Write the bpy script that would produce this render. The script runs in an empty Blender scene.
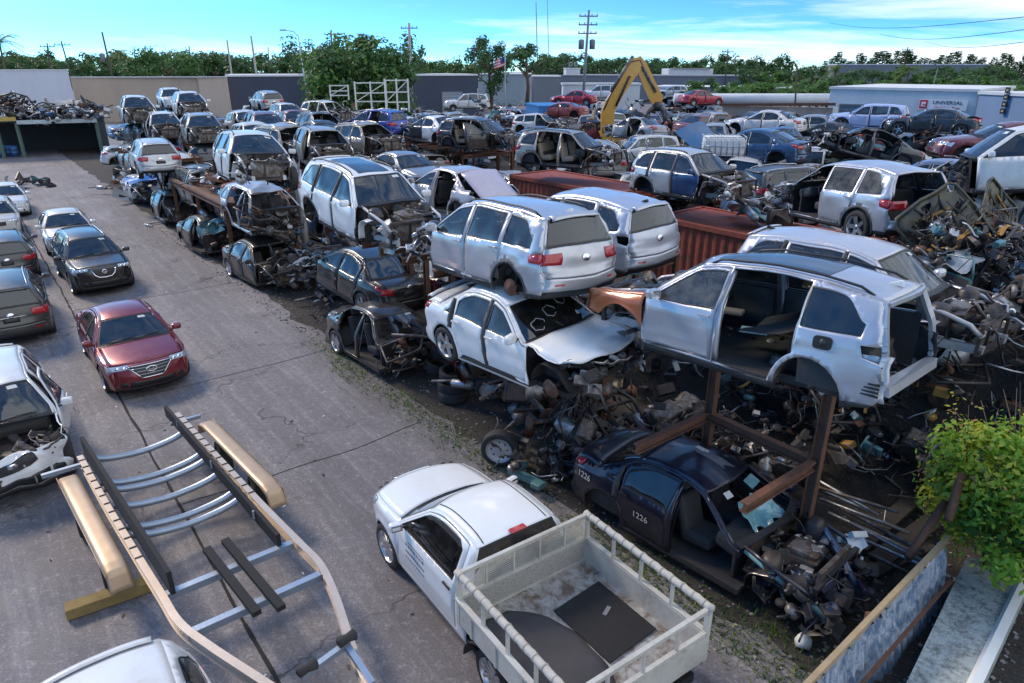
import bpy, bmesh, math, random
from mathutils import Vector, Matrix, noise
from mathutils.geometry import delaunay_2d_cdt
S = bpy.context.scene
COL = S.collection
R_ = math.radians
pi = math.pi
# ---------------------------------------------------------------- yard frame
YAW = R_(128)
AX = Vector((math.cos(YAW), math.sin(YAW), 0))       # along the lane, away from the camera
BX = Vector((AX.y, -AX.x, 0))                        # across the lane, to the right
def ab(a, b, z=0.0):
    return AX * a + BX * b + Vector((0, 0, z))
CAMH, FPX, HORV = 7.0, 683.0, 66.0
TH = math.atan((341.5 - HORV) / FPX)
def px(u, v, z=None, D=None):
    """world point seen at a photo pixel, on height z or at forward distance D"""
    x = (u - 512) / FPX; y = (341.5 - v) / FPX
    c, s = math.cos(TH), math.sin(TH)
    d = Vector((x, c + y * s, -s + y * c))
    t = (z - CAMH) / d.z if z is not None else D / d.y
    return Vector((0, 0, CAMH)) + d * t
# ---------------------------------------------------------------- objects
def tag(o, label=None, cat=None, group=None, kind=None):
    if label: o['label'] = label
    if cat:
        o['category'] = cat
        if not kind: o['kind'] = 'thing'
    if group: o['group'] = group
    if kind: o['kind'] = kind
    return o
def empty(name, loc=(0, 0, 0), rot=(0, 0, 0), parent=None):
    o = bpy.data.objects.new(name, None); COL.objects.link(o)
    o.location = loc; o.rotation_euler = rot; o.empty_display_size = .2
    if parent: o.parent = parent
    return o
def link(name, me, parent=None, loc=None, rot=None):
    o = bpy.data.objects.new(name, me); COL.objects.link(o)
    if parent: o.parent = parent
    if loc is not None: o.location = loc
    if rot is not None: o.rotation_euler = rot
    return o
def copy_tree(o, parent=None):
    c = o.copy(); COL.objects.link(c); c.parent = parent
    for ch in list(o.children): copy_tree(ch, c)
    return c
class MB:
    """mesh builder: collects shapes with materials, links one mesh object"""
    def __init__(s): s.v = []; s.f = []; s.m = []; s.sm = []; s.mats = []
    def mi(s, mat):
        if mat not in s.mats: s.mats.append(mat)
        return s.mats.index(mat)
    def add(s, vs, fs, mat, smooth=False):
        n = len(s.v); s.v += [tuple(v) for v in vs]
        i = s.mi(mat)
        for f in fs:
            s.f.append([n + k for k in f]); s.m.append(i); s.sm.append(smooth)
    def box(s, c, d, mat, rot=None, bev=0.0):
        hx, hy, hz = d[0] / 2, d[1] / 2, d[2] / 2
        if bev > 0:
            b = min(bev, hx * .9, hy * .9, hz * .9)
            bm = bmesh.new(); bmesh.ops.create_cube(bm, size=1)
            for v in bm.verts: v.co = Vector((v.co.x * d[0], v.co.y * d[1], v.co.z * d[2]))
            bmesh.ops.bevel(bm, geom=bm.edges[:], offset=b, segments=2, affect='EDGES', profile=.5)
            vs = [v.co.copy() for v in bm.verts]; fs = [[v.index for v in f.verts] for f in bm.faces]
            bm.free()
        else:
            vs = [Vector((x, y, z)) for x in (-hx, hx) for y in (-hy, hy) for z in (-hz, hz)]
            fs = [(0, 1, 3, 2), (4, 6, 7, 5), (0, 4, 5, 1), (2, 3, 7, 6), (0, 2, 6, 4), (1, 5, 7, 3)]
        M = rot if rot is not None else Matrix.Identity(3)
        c = Vector(c)
        s.add([M @ v + c for v in vs], fs, mat, False)
    def bar(s, p, q, w, h, mat, up=(0, 0, 1)):
        p, q = Vector(p), Vector(q); d = q - p; L = d.length
        if L < 1e-6: return
        x = d / L; u = Vector(up)
        y = u.cross(x)
        if y.length < 1e-4: y = Vector((0, 1, 0)).cross(x)
        y.normalize(); z = x.cross(y)
        M = Matrix((x, y, z)).transposed()
        s.box((p + q) / 2, (L, w, h), mat, M)
    def ibeam(s, p, q, w, h, t, mat, up=(0, 0, 1)):
        p, q, u = Vector(p), Vector(q), Vector(up).normalized()
        s.bar(p, q, t, h - 2 * t, mat, up)
        for k in (-1, 1): s.bar(p + u * k * (h - t) / 2, q + u * k * (h - t) / 2, w, t, mat, up)
    def tube(s, pts, r, mat, n=8, cap=True, r2=None):
        pts = [Vector(p) for p in pts]; rings = []; N = len(pts)
        prev = None
        for i, p in enumerate(pts):
            t = (pts[min(i + 1, N - 1)] - pts[max(i - 1, 0)])
            if t.length < 1e-7: t = Vector((0, 0, 1))
            t.normalize()
            if prev is None:
                a = Vector((0, 0, 1)) if abs(t.z) < .9 else Vector((1, 0, 0))
                y = t.cross(a).normalized()
            else:
                y = (prev - t * prev.dot(t))
                y = y.normalized() if y.length > 1e-5 else t.orthogonal().normalized()
            prev = y; z = t.cross(y)
            rr = r if r2 is None else r + (r2 - r) * i / max(1, N - 1)
            rings.append([p + (y * math.cos(2 * pi * k / n) + z * math.sin(2 * pi * k / n)) * rr for k in range(n)])
        vs = [v for rg in rings for v in rg]; fs = []
        for i in range(N - 1):
            for k in range(n):
                a, b = i * n + k, i * n + (k + 1) % n
                fs.append((a, b, b + n, a + n))
        if cap:
            fs.append(tuple(range(n))[::-1]); fs.append(tuple(range((N - 1) * n, N * n)))
        s.add(vs, fs, mat, True)
    def lathe(s, prof, mat, n=24, M=None, c=(0, 0, 0), closed=False):
        """profile (r, h) turned about local Z"""
        M = M or Matrix.Identity(3); c = Vector(c); vs = []; fs = []
        P = len(prof)
        for r, h in prof:
            for k in range(n):
                vs.append(M @ Vector((r * math.cos(2 * pi * k / n), r * math.sin(2 * pi * k / n), h)) + c)
        for i in range(P - 1 if not closed else P):
            j = (i + 1) % P
            for k in range(n):
                fs.append((i * n + k, i * n + (k + 1) % n, j * n + (k + 1) % n, j * n + k))
        s.add(vs, fs, mat, True)
    def quad(s, a, b, c, d, mat, smooth=False): s.add([a, b, c, d], [(0, 1, 2, 3)], mat, smooth)
    def sheet(s, fn, nu, nv, mat, smooth=True, flip=False):
        vs = [fn(i / nu, j / nv) for i in range(nu + 1) for j in range(nv + 1)]
        fs = [(i * (nv + 1) + j, (i + 1) * (nv + 1) + j, (i + 1) * (nv + 1) + j + 1, i * (nv + 1) + j + 1) for i in range(nu) for j in range(nv)]
        s.add(vs, [f[::-1] for f in fs] if flip else fs, mat, smooth)
    def prism(s, poly, h0, h1, mat, M=None, c=(0, 0, 0)):
        M = M or Matrix.Identity(3); c = Vector(c); n = len(poly)
        vs = [M @ Vector((x, y, h0)) + c for x, y in poly] + [M @ Vector((x, y, h1)) + c for x, y in poly]
        fs = [tuple(range(n))[::-1], tuple(range(n, 2 * n))] + [(i, (i + 1) % n, n + (i + 1) % n, n + i) for i in range(n)]
        s.add(vs, fs, mat)
    def deform(s, fn): s.v = [tuple(fn(Vector(v))) for v in s.v]
    def mesh(s, name):
        me = bpy.data.meshes.new(name)
        me.from_pydata(s.v, [], s.f)
        for m in s.mats: me.materials.append(m)
        me.polygons.foreach_set('material_index', s.m)
        me.polygons.foreach_set('use_smooth', s.sm)
        me.update(); return me
    def build(s, name, parent=None, loc=None, rot=None, solid=0.0, fixn=False):
        me = s.mesh(name)
        if fixn:
            bm = bmesh.new(); bm.from_mesh(me); bmesh.ops.recalc_face_normals(bm, faces=bm.faces[:]); bm.to_mesh(me); bm.free()
        o = link(name, me, parent, loc, rot)
        if solid:
            md = o.modifiers.new('thickness', 'SOLIDIFY'); md.thickness = solid; md.offset = -1; md.use_even_offset = False
        return o
def RZ(a): return Matrix.Rotation(a, 3, 'Z')
def RX(a): return Matrix.Rotation(a, 3, 'X')
def RY(a): return Matrix.Rotation(a, 3, 'Y')
# ---------------------------------------------------------------- materials
class NT:
    def __init__(s, name):
        s.m = bpy.data.materials.new(name); s.m.use_nodes = True; s.t = s.m.node_tree; s.t.nodes.clear()
        s.out = s.n('ShaderNodeOutputMaterial')
    def n(s, typ, **kw):
        nd = s.t.nodes.new(typ)
        for k, v in kw.items(): setattr(nd, k, v)
        return nd
    def l(s, a, b): s.t.links.new(a, b)
    def val(s, sock, v):
        if hasattr(v, 'is_linked') or hasattr(v, 'links'): s.l(v, sock)
        else: sock.default_value = v
    def coords(s, kind='Object'):
        return s.n('ShaderNodeTexCoord').outputs[kind]
    def noise(s, vec, scale, detail=4, rough=.55, dist=0, dim='3D'):
        nd = s.n('ShaderNodeTexNoise'); nd.inputs['Scale'].default_value = scale; nd.inputs['Detail'].default_value = detail
        nd.inputs['Roughness'].default_value = rough; nd.inputs['Distortion'].default_value = dist
        if vec is not None: s.l(vec, nd.inputs['Vector'])
        return nd.outputs['Fac']
    def ramp(s, fac, stops):
        nd = s.n('ShaderNodeValToRGB'); s.l(fac, nd.inputs['Fac']); cr = nd.color_ramp
        while len(cr.elements) > 1: cr.elements.remove(cr.elements[-1])
        for i, (p, c) in enumerate(stops):
            e = cr.elements[0] if i == 0 else cr.elements.new(p)
            e.position = p
            if not isinstance(c, (tuple, list)): c = (c, c, c)
            e.color = tuple(c[:3]) + (1,)
        return nd.outputs['Color']
    def mix(s, fac, a, b, blend='MIX'):
        nd = s.n('ShaderNodeMix', data_type='RGBA', blend_type=blend)
        s.val(nd.inputs[0], fac)
        for sock, v in ((nd.inputs[6], a), (nd.inputs[7], b)):
            if isinstance(v, tuple): v = tuple(v[:3]) + (1,)
            s.val(sock, v)
        return nd.outputs[2]
    def math(s, op, a, b=0.0, c=0.0):
        nd = s.n('ShaderNodeMath', operation=op); s.val(nd.inputs[0], a); s.val(nd.inputs[1], b); s.val(nd.inputs[2], c)
        return nd.outputs[0]
    def mapping(s, vec, scale=(1, 1, 1), rot=(0, 0, 0), loc=(0, 0, 0)):
        nd = s.n('ShaderNodeMapping'); s.l(vec, nd.inputs['Vector'])
        nd.inputs['Scale'].default_value = scale; nd.inputs['Rotation'].default_value = rot; nd.inputs['Location'].default_value = loc
        return nd.outputs[0]
    def bump(s, h, strength=.3, dist=.02):
        nd = s.n('ShaderNodeBump'); nd.inputs['Strength'].default_value = strength; nd.inputs['Distance'].default_value = dist
        s.l(h, nd.inputs['Height']); return nd.outputs[0]
    def bsdf(s, color, rough=.5, metal=0.0, coat=0.0, normal=None, spec=.5, coatr=.05, trans=0.0):
        nd = s.n('ShaderNodeBsdfPrincipled')
        if isinstance(color, tuple): color = tuple(color[:3]) + (1,)
        s.val(nd.inputs['Base Color'], color); s.val(nd.inputs['Roughness'], rough); s.val(nd.inputs['Metallic'], metal)
        s.val(nd.inputs['Coat Weight'], coat); nd.inputs['Coat Roughness'].default_value = coatr
        nd.inputs['Specular IOR Level'].default_value = spec
        if normal is not None: s.l(normal, nd.inputs['Normal'])
        s.l(nd.outputs[0], s.out.inputs['Surface']); s.b = nd
        return s.m
_M = {}
def paint(col, metal=.0, dirt=.35, rough=.32, key=None, chips=False):
    k = ('paint', tuple(round(c, 3) for c in col), metal, dirt, rough)
    if k in _M: return _M[k]
    t = NT('car_paint'); co = t.coords()
    n1 = t.noise(co, 2.2, 6, .65); n2 = t.noise(co, 14, 5, .6)
    f = t.math('MULTIPLY', t.ramp(n1, [(.40, 0), (.72, 1)]), t.ramp(n2, [(.3, .25), (.65, 1)]))
    f = t.math('MULTIPLY', f, min(1.0, dirt * 1.25))
    dust = (.20, .165, .13) if sum(col) > .5 else (.17, .14, .115)
    c = t.mix(f, col, dust)
    sp = t.ramp(t.noise(co, 55, 2, .5), [(.70, 0), (.74, 1)])
    c = t.mix(t.math('MULTIPLY', sp, .45 * min(1, dirt * 2)), c, (.07, .05, .04))
    ro = t.math('ADD', t.math('MULTIPLY', f, .5), rough)
    t.bsdf(c, ro, t.math('MULTIPLY', t.math('SUBTRACT', 1.0, f), metal), t.math('SUBTRACT', .7, f), coatr=.12,
           normal=t.bump(t.noise(co, 3.0, 2), .05, .05))
    _M[k] = t.m; return t.m
def plain(name, col, rough=.5, metal=0.0, var=.3, scale=8, bump=.2, coat=0.0):
    k = ('plain', name, col, rough, metal)
    if k in _M: return _M[k]
    t = NT(name); co = t.coords()
    n = t.noise(co, scale, 6, .6)
    c = t.mix(n, tuple(x * (1 - var) for x in col), tuple(min(1, x * (1 + var)) for x in col))
    t.bsdf(c, rough, metal, coat, t.bump(t.noise(co, scale * 4, 4), bump, .01) if bump else None)
    _M[k] = t.m; return t.m
def rusty(name, base, rust=(.13, .048, .02), amount=.5, metal=.3, rough=.6):
    k = ('rust', name, base, amount)
    if k in _M: return _M[k]
    t = NT(name); co = t.coords()
    n = t.noise(co, 5, 8, .7, .5); f = t.ramp(n, [(max(0, .62 - amount * .5), 0), (min(1, .78 - amount * .4), 1)])
    r = t.mix(t.noise(co, 25, 5), tuple(x * .5 for x in rust), tuple(x * 1.5 for x in rust))
    c = t.mix(f, base, r)
    t.bsdf(c, rough, t.math('MULTIPLY', t.math('SUBTRACT', 1.0, f), metal), 0, t.bump(n, .4, .02))
    _M[k] = t.m; return t.m
def glass_mat(name, tint=(.30, .36, .36), refl=1.0, dirt=.25):
    k = ('glass', name)
    if k in _M: return _M[k]
    t = NT(name); co = t.coords()
    tr = t.n('ShaderNodeBsdfTransparent'); tr.inputs[0].default_value = tuple(tint) + (1,)
    gl = t.n('ShaderNodeBsdfGlossy'); gl.inputs['Color'].default_value = (.9, .95, 1, 1); gl.inputs['Roughness'].default_value = .04
    fr = t.n('ShaderNodeFresnel'); fr.inputs['IOR'].default_value = 1.75
    m1 = t.n('ShaderNodeMixShader'); t.l(t.math('MULTIPLY', fr.outputs[0], refl), m1.inputs[0]); t.l(tr.outputs[0], m1.inputs[1]); t.l(gl.outputs[0], m1.inputs[2])
    df = t.n('ShaderNodeBsdfDiffuse'); df.inputs[0].default_value = (.22, .21, .19, 1)
    d = t.math('MULTIPLY', t.ramp(t.noise(co, 3.5, 7, .65), [(.38, .15), (.75, 1)]), dirt)
    m2 = t.n('ShaderNodeMixShader'); t.l(d, m2.inputs[0]); t.l(m1.outputs[0], m2.inputs[1]); t.l(df.outputs[0], m2.inputs[2])
    t.l(m2.outputs[0], t.out.inputs['Surface'])
    _M[k] = t.m; return t.m
GLASS = glass_mat('window_glass', (.42, .50, .50))
WSGLASS = glass_mat('windscreen_glass', (.50, .60, .60), 1.15, .22)
DARKGLASS = glass_mat('privacy_glass', (.06, .07, .08), 1.2, .12)
TRIM = plain('black_trim', (.018, .018, .02), .45, 0, .3, 10, .05)
CLAD = plain('grey_cladding', (.035, .035, .037), .6, 0, .35, 9, .1)
INTERIOR = plain('dark_interior', (.040, .040, .043), .75, 0, .4, 12, .2)
INTBEIGE = plain('beige_interior', (.30, .24, .18), .75, 0, .3, 9, .2)
INTGREY = plain('grey_interior', (.10, .10, .105), .75, 0, .4, 9, .2)
CHROME = plain('chrome', (.75, .75, .77), .14, 1.0, .05, 8, 0)
ALLOY = plain('alloy', (.52, .53, .55), .32, .9, .15, 8, .05)
STEELRIM = plain('steel_rim', (.55, .55, .56), .45, .3, .2, 8, .1)
RUBBER = plain('tyre_rubber', (.032, .031, .031), .8, 0, .35, 14, .3)
UNDER = plain('underbody', (.034, .032, .031), .85, 0, .5, 7, .4)
LAMP = plain('headlamp_lens', (.55, .58, .60), .12, .35, .35, 16, .1, .8)
REDLAMP = plain('red_lens', (.38, .012, .018), .15, 0, .35, 14, .1, .8)
AMBER = plain('amber_lens', (.6, .2, .03), .2, 0, .2, 14, .05, .5)
PLATE = plain('plate_white', (.6, .6, .58), .5, 0, .25, 8, .05)
ALU = rusty('aluminium', (.42, .43, .44), (.14, .10, .07), .3, .8, .42)
DIRTYMETAL = rusty('dirty_metal', (.24, .245, .25), (.07, .045, .03), .55, .6, .5)
GREASE = rusty('greasy_black', (.042, .042, .045), (.075, .05, .035), .35, .4, .45)
RUST = rusty('rusted_steel', (.075, .044, .034), (.14, .062, .036), .62, .1, .8)
GALV = plain('galvanised', (.42, .46, .50), .42, .6, .2, 6, .1)
WHITEPL = plain('white_plastic', (.66, .66, .64), .5, 0, .2, 8, .05)
BLUEPL = plain('blue_plastic', (.03, .17, .42), .45, 0, .3, 8, .05)
WOOD = plain('old_timber', (.19, .12, .065), .85, 0, .45, 12, .5)
PAINTWHITE = (.74, .75, .75)
# ---------------------------------------------------------------- the car generator
def lerp_table(T, x):
    if x <= T[0][0]: return T[0][1]
    for (x0, y0), (x1, y1) in zip(T, T[1:]):
        if x <= x1: return y0 + (y1 - y0) * (x - x0) / (x1 - x0 or 1)
    return T[-1][1]
def sst(a, b, x):
    t = max(0, min(1, (x - a) / (b - a))); return t * t * (3 - 2 * t)
TYPES = {}
TYPES['suv'] = dict(L=4.68, W=1.86, H=1.68, xf=1.40, xr=-1.36, r=.36,
    keys=[(2.26,.26,.20,0),(2.33,.46,.24,0),(2.33,.68,.25,.0),(2.28,.86,.24,.02),(2.17,.97,.22,.05),(1.85,1.03,.12,.07),(1.45,1.07,.08,.07),
          (1.10,1.10,.15,.05),(.42,1.58,.09,.05),(.0,1.645,.02,.05),(-.7,1.665,0,.05),(-1.5,1.625,0,.05),(-2.0,1.55,-.05,.04),
          (-2.18,1.12,-.09,.03),(-2.25,.95,-.13,.02),(-2.28,.77,-.16,0),(-2.34,.62,-.18,0),(-2.34,.45,-.18,0),(-2.25,.30,-.16,0)],
    rr=12, gb=13, te=13, bt=16, belt=[(-2.3,1.12),(-1,1.075),(1.1,1.02)], xA=1.0, xB=-.12, xC=-1.05, dlo=-1.86, sill=.36,
    sec=[(.2,.93),(.36,.965),(.6,1.0),(.86,.99),(1.05,.955),(1.14,.925),(1.58,.665),(1.7,.6)], roof_rail=True, clad=True)
TYPES['sedan'] = dict(L=4.78, W=1.84, H=1.46, xf=1.42, xr=-1.38, r=.325,
    keys=[(2.29,.20,.22,0),(2.37,.38,.27,0),(2.37,.55,.28,0),(2.30,.69,.27,.02),(2.15,.79,.25,.05),(1.82,.865,.13,.06),(1.4,.925,.08,.06),
          (1.04,.965,.16,.05),(.33,1.355,.10,.05),(.0,1.425,.03,.05),(-.45,1.445,0,.05),(-.95,1.40,-.03,.05),(-1.66,1.06,-.10,.045),
          (-2.1,1.03,-.14,.04),(-2.22,.97,-.17,.02),(-2.27,.75,-.18,0),(-2.33,.60,-.19,0),(-2.34,.42,-.19,0),(-2.25,.24,-.17,0)],
    rr=11, gb=12, te=14, bt=16, belt=[(-2.3,1.0),(-1.2,.965),(1.1,.90)], xA=.98, xB=-.12, xC=-1.02, dlo=-1.42, sill=.26,
    sec=[(.15,.93),(.28,.965),(.5,1.0),(.75,.99),(.92,.955),(1.0,.925),(1.36,.66),(1.5,.58)], roof_rail=False, clad=False)
TYPES['hatch'] = dict(TYPES['suv'], L=4.25, H=1.52, W=1.78, roof_rail=False, clad=False)
TYPES['pickup'] = dict(L=5.3, W=1.98, H=1.86, xf=1.95, xr=-1.6, r=.39,
    keys=[(2.78,.36,.18,0),(2.86,.55,.22,0),(2.86,.80,.22,0),(2.82,1.0,.21,.02),(2.68,1.11,.19,.05),(2.35,1.17,.10,.07),(1.95,1.21,.07,.07),
          (1.58,1.235,.14,.05),(.86,1.75,.09,.05),(.5,1.83,.02,.05),(.1,1.85,0,.05),(-.25,1.83,0,.05),(-.45,1.78,-.03,.04),
          (-.58,1.28,-.04,.02),(-.60,1.1,-.04,.0),(-.61,.9,-.04,0),(-.61,.7,-.04,0),(-.61,.5,-.04,0),(-.60,.40,-.04,0)],
    rr=12, gb=13, te=13, bt=16, belt=[(-2.3,1.23),(-1,1.22),(1.5,1.17)], xA=1.46, xB=.02, xC=.02, dlo=-.40, sill=.44,
    sec=[(.2,.93),(.42,.965),(.75,1.0),(1.0,.99),(1.2,.955),(1.28,.93),(1.75,.72),(1.9,.66)], roof_rail=False, clad=False, cab=True)
def hermite_keys(K, sharp):
    n = len(K); out = []
    def sec(i): return [K[i + 1][j] - K[i][j] for j in range(4)]
    def ev(k):
        i = min(int(k), n - 2); t = k - i
        s = sec(i)
        def tan(j, side):
            if j in sharp or j == 0 or j == n - 1: return s
            a, b = sec(j - 1), sec(j)
            la = math.hypot(a[0], a[1]) or 1e-6; lb = math.hypot(b[0], b[1]) or 1e-6
            ls = math.hypot(s[0], s[1])
            return [ls * (a[q] / la * lb + b[q] / lb * la) / (la + lb) for q in range(4)]
        m0, m1 = tan(i, 1), tan(i + 1, 0)
        h00 = 2*t**3 - 3*t*t + 1; h10 = t**3 - 2*t*t + t; h01 = -2*t**3 + 3*t*t; h11 = t**3 - t*t
        return [h00 * K[i][q] + h10 * m0[q] + h01 * K[i + 1][q] + h11 * m1[q] for q in range(4)]
    return ev
def pip(poly, x, y):
    c = False; n = len(poly); j = n - 1
    for i in range(n):
        xi, yi = poly[i]; xj, yj = poly[j]
        if (yi > y) != (yj > y) and x < (xj - xi) * (y - yi) / (yj - yi) + xi: c = not c
        j = i
    return c
def cdt_regions(outline, polys, grid, classify):
    """triangulate `outline` with constraint polygons; returns points and {region: tris}"""
    pts = []; edges = []
    def addpoly(P):
        n = len(pts)
        for p in P: pts.append(Vector(p))
        for i in range(len(P)): edges.append((n + i, n + (i + 1) % len(P)))
    addpoly(outline)
    for P in polys: addpoly(P)
    for g in grid: pts.append(Vector(g))
    r = delaunay_2d_cdt(pts, edges, [], 0, 1e-5)
    V = r[0]; reg = {}
    for f in r[2]:
        cx = sum(V[i][0] for i in f) / len(f); cy = sum(V[i][1] for i in f) / len(f)
        if not pip(outline, cx, cy): continue
        k = classify(cx, cy)
        if k is None: continue
        reg.setdefault(k, []).append(list(f))
    return V, reg
class Shell:
    """the surface of one car type, in car space: x forward, y left, z up"""
    def __init__(s, typ, L=None, W=None, H=None, res=1.0, **kw):
        T = dict(TYPES[typ]); T.update(kw)
        sx = (L or T['L']) / TYPES[typ]['L'] if L or typ == 'hatch' else 1.0
        base = TYPES['suv'] if typ == 'hatch' else TYPES[typ]
        if typ == 'hatch': sx = (L or 4.25) / 4.68
        sz = (H or T['H']) / base['H']
        if T.get('cab'): sx = 1.0
        s.T = T; s.typ = typ; s.res = res
        s.keys = [(k[0] * sx, .02 + (k[1] - .02) * sz, k[2], k[3]) for k in T['keys']]
        for q in ('xf', 'xr', 'xA', 'xB', 'xC', 'dlo'): setattr(s, q, T[q] * sx)
        s.r = T['r']; s.sx, s.sz = sx, sz
        s.sill = T['sill'] * sz; s.hw = (W or T['W']) / 2
        s.belt = [(a * sx, b * sz) for a, b in T['belt']]
        s.sec = [(a * sz, b) for a, b in T['sec']]
        s.rr, s.gb, s.te, s.bt = T['rr'], T['gb'], T['te'], T['bt']
        s.ev = hermite_keys(s.keys, {7, 8, s.rr, s.gb})
        N = 18 * 12
        s.edge = []
        for i in range(N + 1):
            x, z, b, c = s.ev(i * 18 / N); s.edge.append((x - b, z - c))
        s.ex0 = max(e[0] for e in s.edge); s.ex1 = min(e[0] for e in s.edge)
        s.tab = []
        M = 160
        for i in range(M + 1):
            x = s.ex1 + (s.ex0 - s.ex1) * i / M; zm = 0
            for (x0, z0), (x1, z1) in zip(s.edge, s.edge[1:]):
                if (x0 - x) * (x1 - x) <= 0:
                    t = (x - x0) / (x1 - x0) if abs(x1 - x0) > 1e-6 else 0
                    zm = max(zm, z0 + (z1 - z0) * t)
            s.tab.append((x, zm))
    def top(s, x):
        i = (x - s.ex1) / (s.ex0 - s.ex1) * (len(s.tab) - 1)
        i = max(0, min(len(s.tab) - 1.001, i)); k = int(i); t = i - k
        return s.tab[k][1] * (1 - t) + s.tab[k + 1][1] * t
    def Y(s, x, z):
        T = s.T
        tf = max(0, (x - (s.ex0 - 1.0)) / 1.0); tr = max(0, ((s.ex1 + 1.0) - x) / 1.0) if not T.get('cab') else 0
        p = 1 - .14 * tf ** 2.6 - .10 * tr ** 2.6
        y = s.hw * p * lerp_table(s.sec, z)
        # shoulder crease and door dish
        if not T.get('cab'): y -= .012 * math.exp(-((z - .62 * s.sz - .02 * x) / .09) ** 2)
        y += .014 * math.exp(-((z - (lerp_table(s.belt, x) - .12)) / .05) ** 2)
        for xw in (s.xf, s.xr):
            d = math.hypot(x - xw, z - s.r)
            y += .018 * math.exp(-((d - s.r - .07) / .05) ** 2)
        d = s.top(x) - z
        if d < .11: y -= .055 * (1 - max(d, 0) / .11) ** 2
        return y
    def side(s, x, z, sg, off=0.0): return Vector((x, sg * (s.Y(x, z) + off), z))
    def strip(s, k, v, off=0.0):
        x, z, b, c = s.ev(max(0, min(18, k)))
        w = s.Y(x - b, z - c)
        q = 1 - abs(v) ** 2.4
        P = Vector((x - b + b * q, v * w, z - c + c * q))
        if off:
            e = .02
            a = s.ev(max(0, k - e)); d = s.ev(min(18, k + e))
            t = Vector((d[0] - a[0], 0, d[1] - a[1]))
            nrm = Vector((-t.z, 0, t.x)); nrm = -nrm if nrm.z * 1 + nrm.x * (1 if k < 9 else -1) < 0 else nrm
            if nrm.length > 1e-6:
                nrm.normalize()
                if abs(k) < 6 or k > 13: nrm = (nrm + Vector((0, v * .5, 0))).normalized()
                P += nrm * off
        return P
def rim_mesh(mb, c, r, w, side, style, mat):
    M = RX(-pi / 2 * side)
    n = 20
    ri = r * .70
    mb.lathe([(ri * 1.02, w * .5), (ri, w * .44), (ri * .93, w * .30), (ri * .90, -.02), (ri * .86, -w * .4)], mat, n, M, c)
    mb.lathe([(.001, w * .02), (ri * .9, w * .0)], UNDER, n, M, c)
    if style == 'steel':
        mb.lathe([(.001, w * .30), (.04, w * .30), (ri * .3, w * .32), (ri * .45, w * .22), (ri * .85, w * .26), (ri * .93, w * .34)], mat, n, M, c)
        for k in range(8):
            a = 2 * pi * k / 8
            mb.lathe([(.018, w * .27), (.001, w * .285)], UNDER, 6, M, Vector(c) + M @ Vector((math.cos(a) * ri * .62, math.sin(a) * ri * .62, 0)))
    elif style == 'disc':
        pass
    else:
        ns = 5 if style == 'five' else 10
        mb.lathe([(.001, w * .36), (ri * .2, w * .36), (ri * .26, w * .26)], mat, 12, M, c)
        for k in range(ns):
            a = 2 * pi * k / ns
            wd = ri * (.20 if ns == 5 else .11)
            e1 = Vector((math.cos(a), math.sin(a), 0)); e2 = Vector((-e1.y, e1.x, 0))
            vs = []
            for rad, ww, h in ((ri * .15, wd * .8, w * .35), (ri * .95, wd * .75, w * .42)):
                for sg in (-1, 1): vs.append(M @ (e1 * rad + e2 * sg * ww + Vector((0, 0, h))) + Vector(c))
                for sg in (-1, 1): vs.append(M @ (e1 * rad + e2 * sg * ww * 1.2 + Vector((0, 0, h - w * .14))) + Vector(c))
            mb.add(vs, [(0, 1, 5, 4), (0, 4, 6, 2), (1, 3, 7, 5)], mat)
def tyre_prof(r, w):
    ri = r * .70
    return [(ri, -w * .45), (ri * 1.08, -w * .5), (r * .92, -w * .5), (r * .98, -w * .42), (r, -w * .3), (r, w * .3), (r * .98, w * .42), (r * .92, w * .5), (ri * 1.08, w * .5), (ri, w * .45)]
def wheel(parent, c, r, w, side, style='five', mat=None, n=26, steer=0, part=True):
    """wheel > tyre + rim as one part with two pieces"""
    t = MB(); t.lathe(tyre_prof(r, w), RUBBER, n, RX(-pi / 2 * side))
    o = t.build('wheel', parent, c)
    m = MB(); rim_mesh(m, (0, 0, 0), r, w, side, style, mat or ALLOY)
    m.build('rim', o)
    if steer: o.rotation_euler.z = steer
    return o
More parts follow.
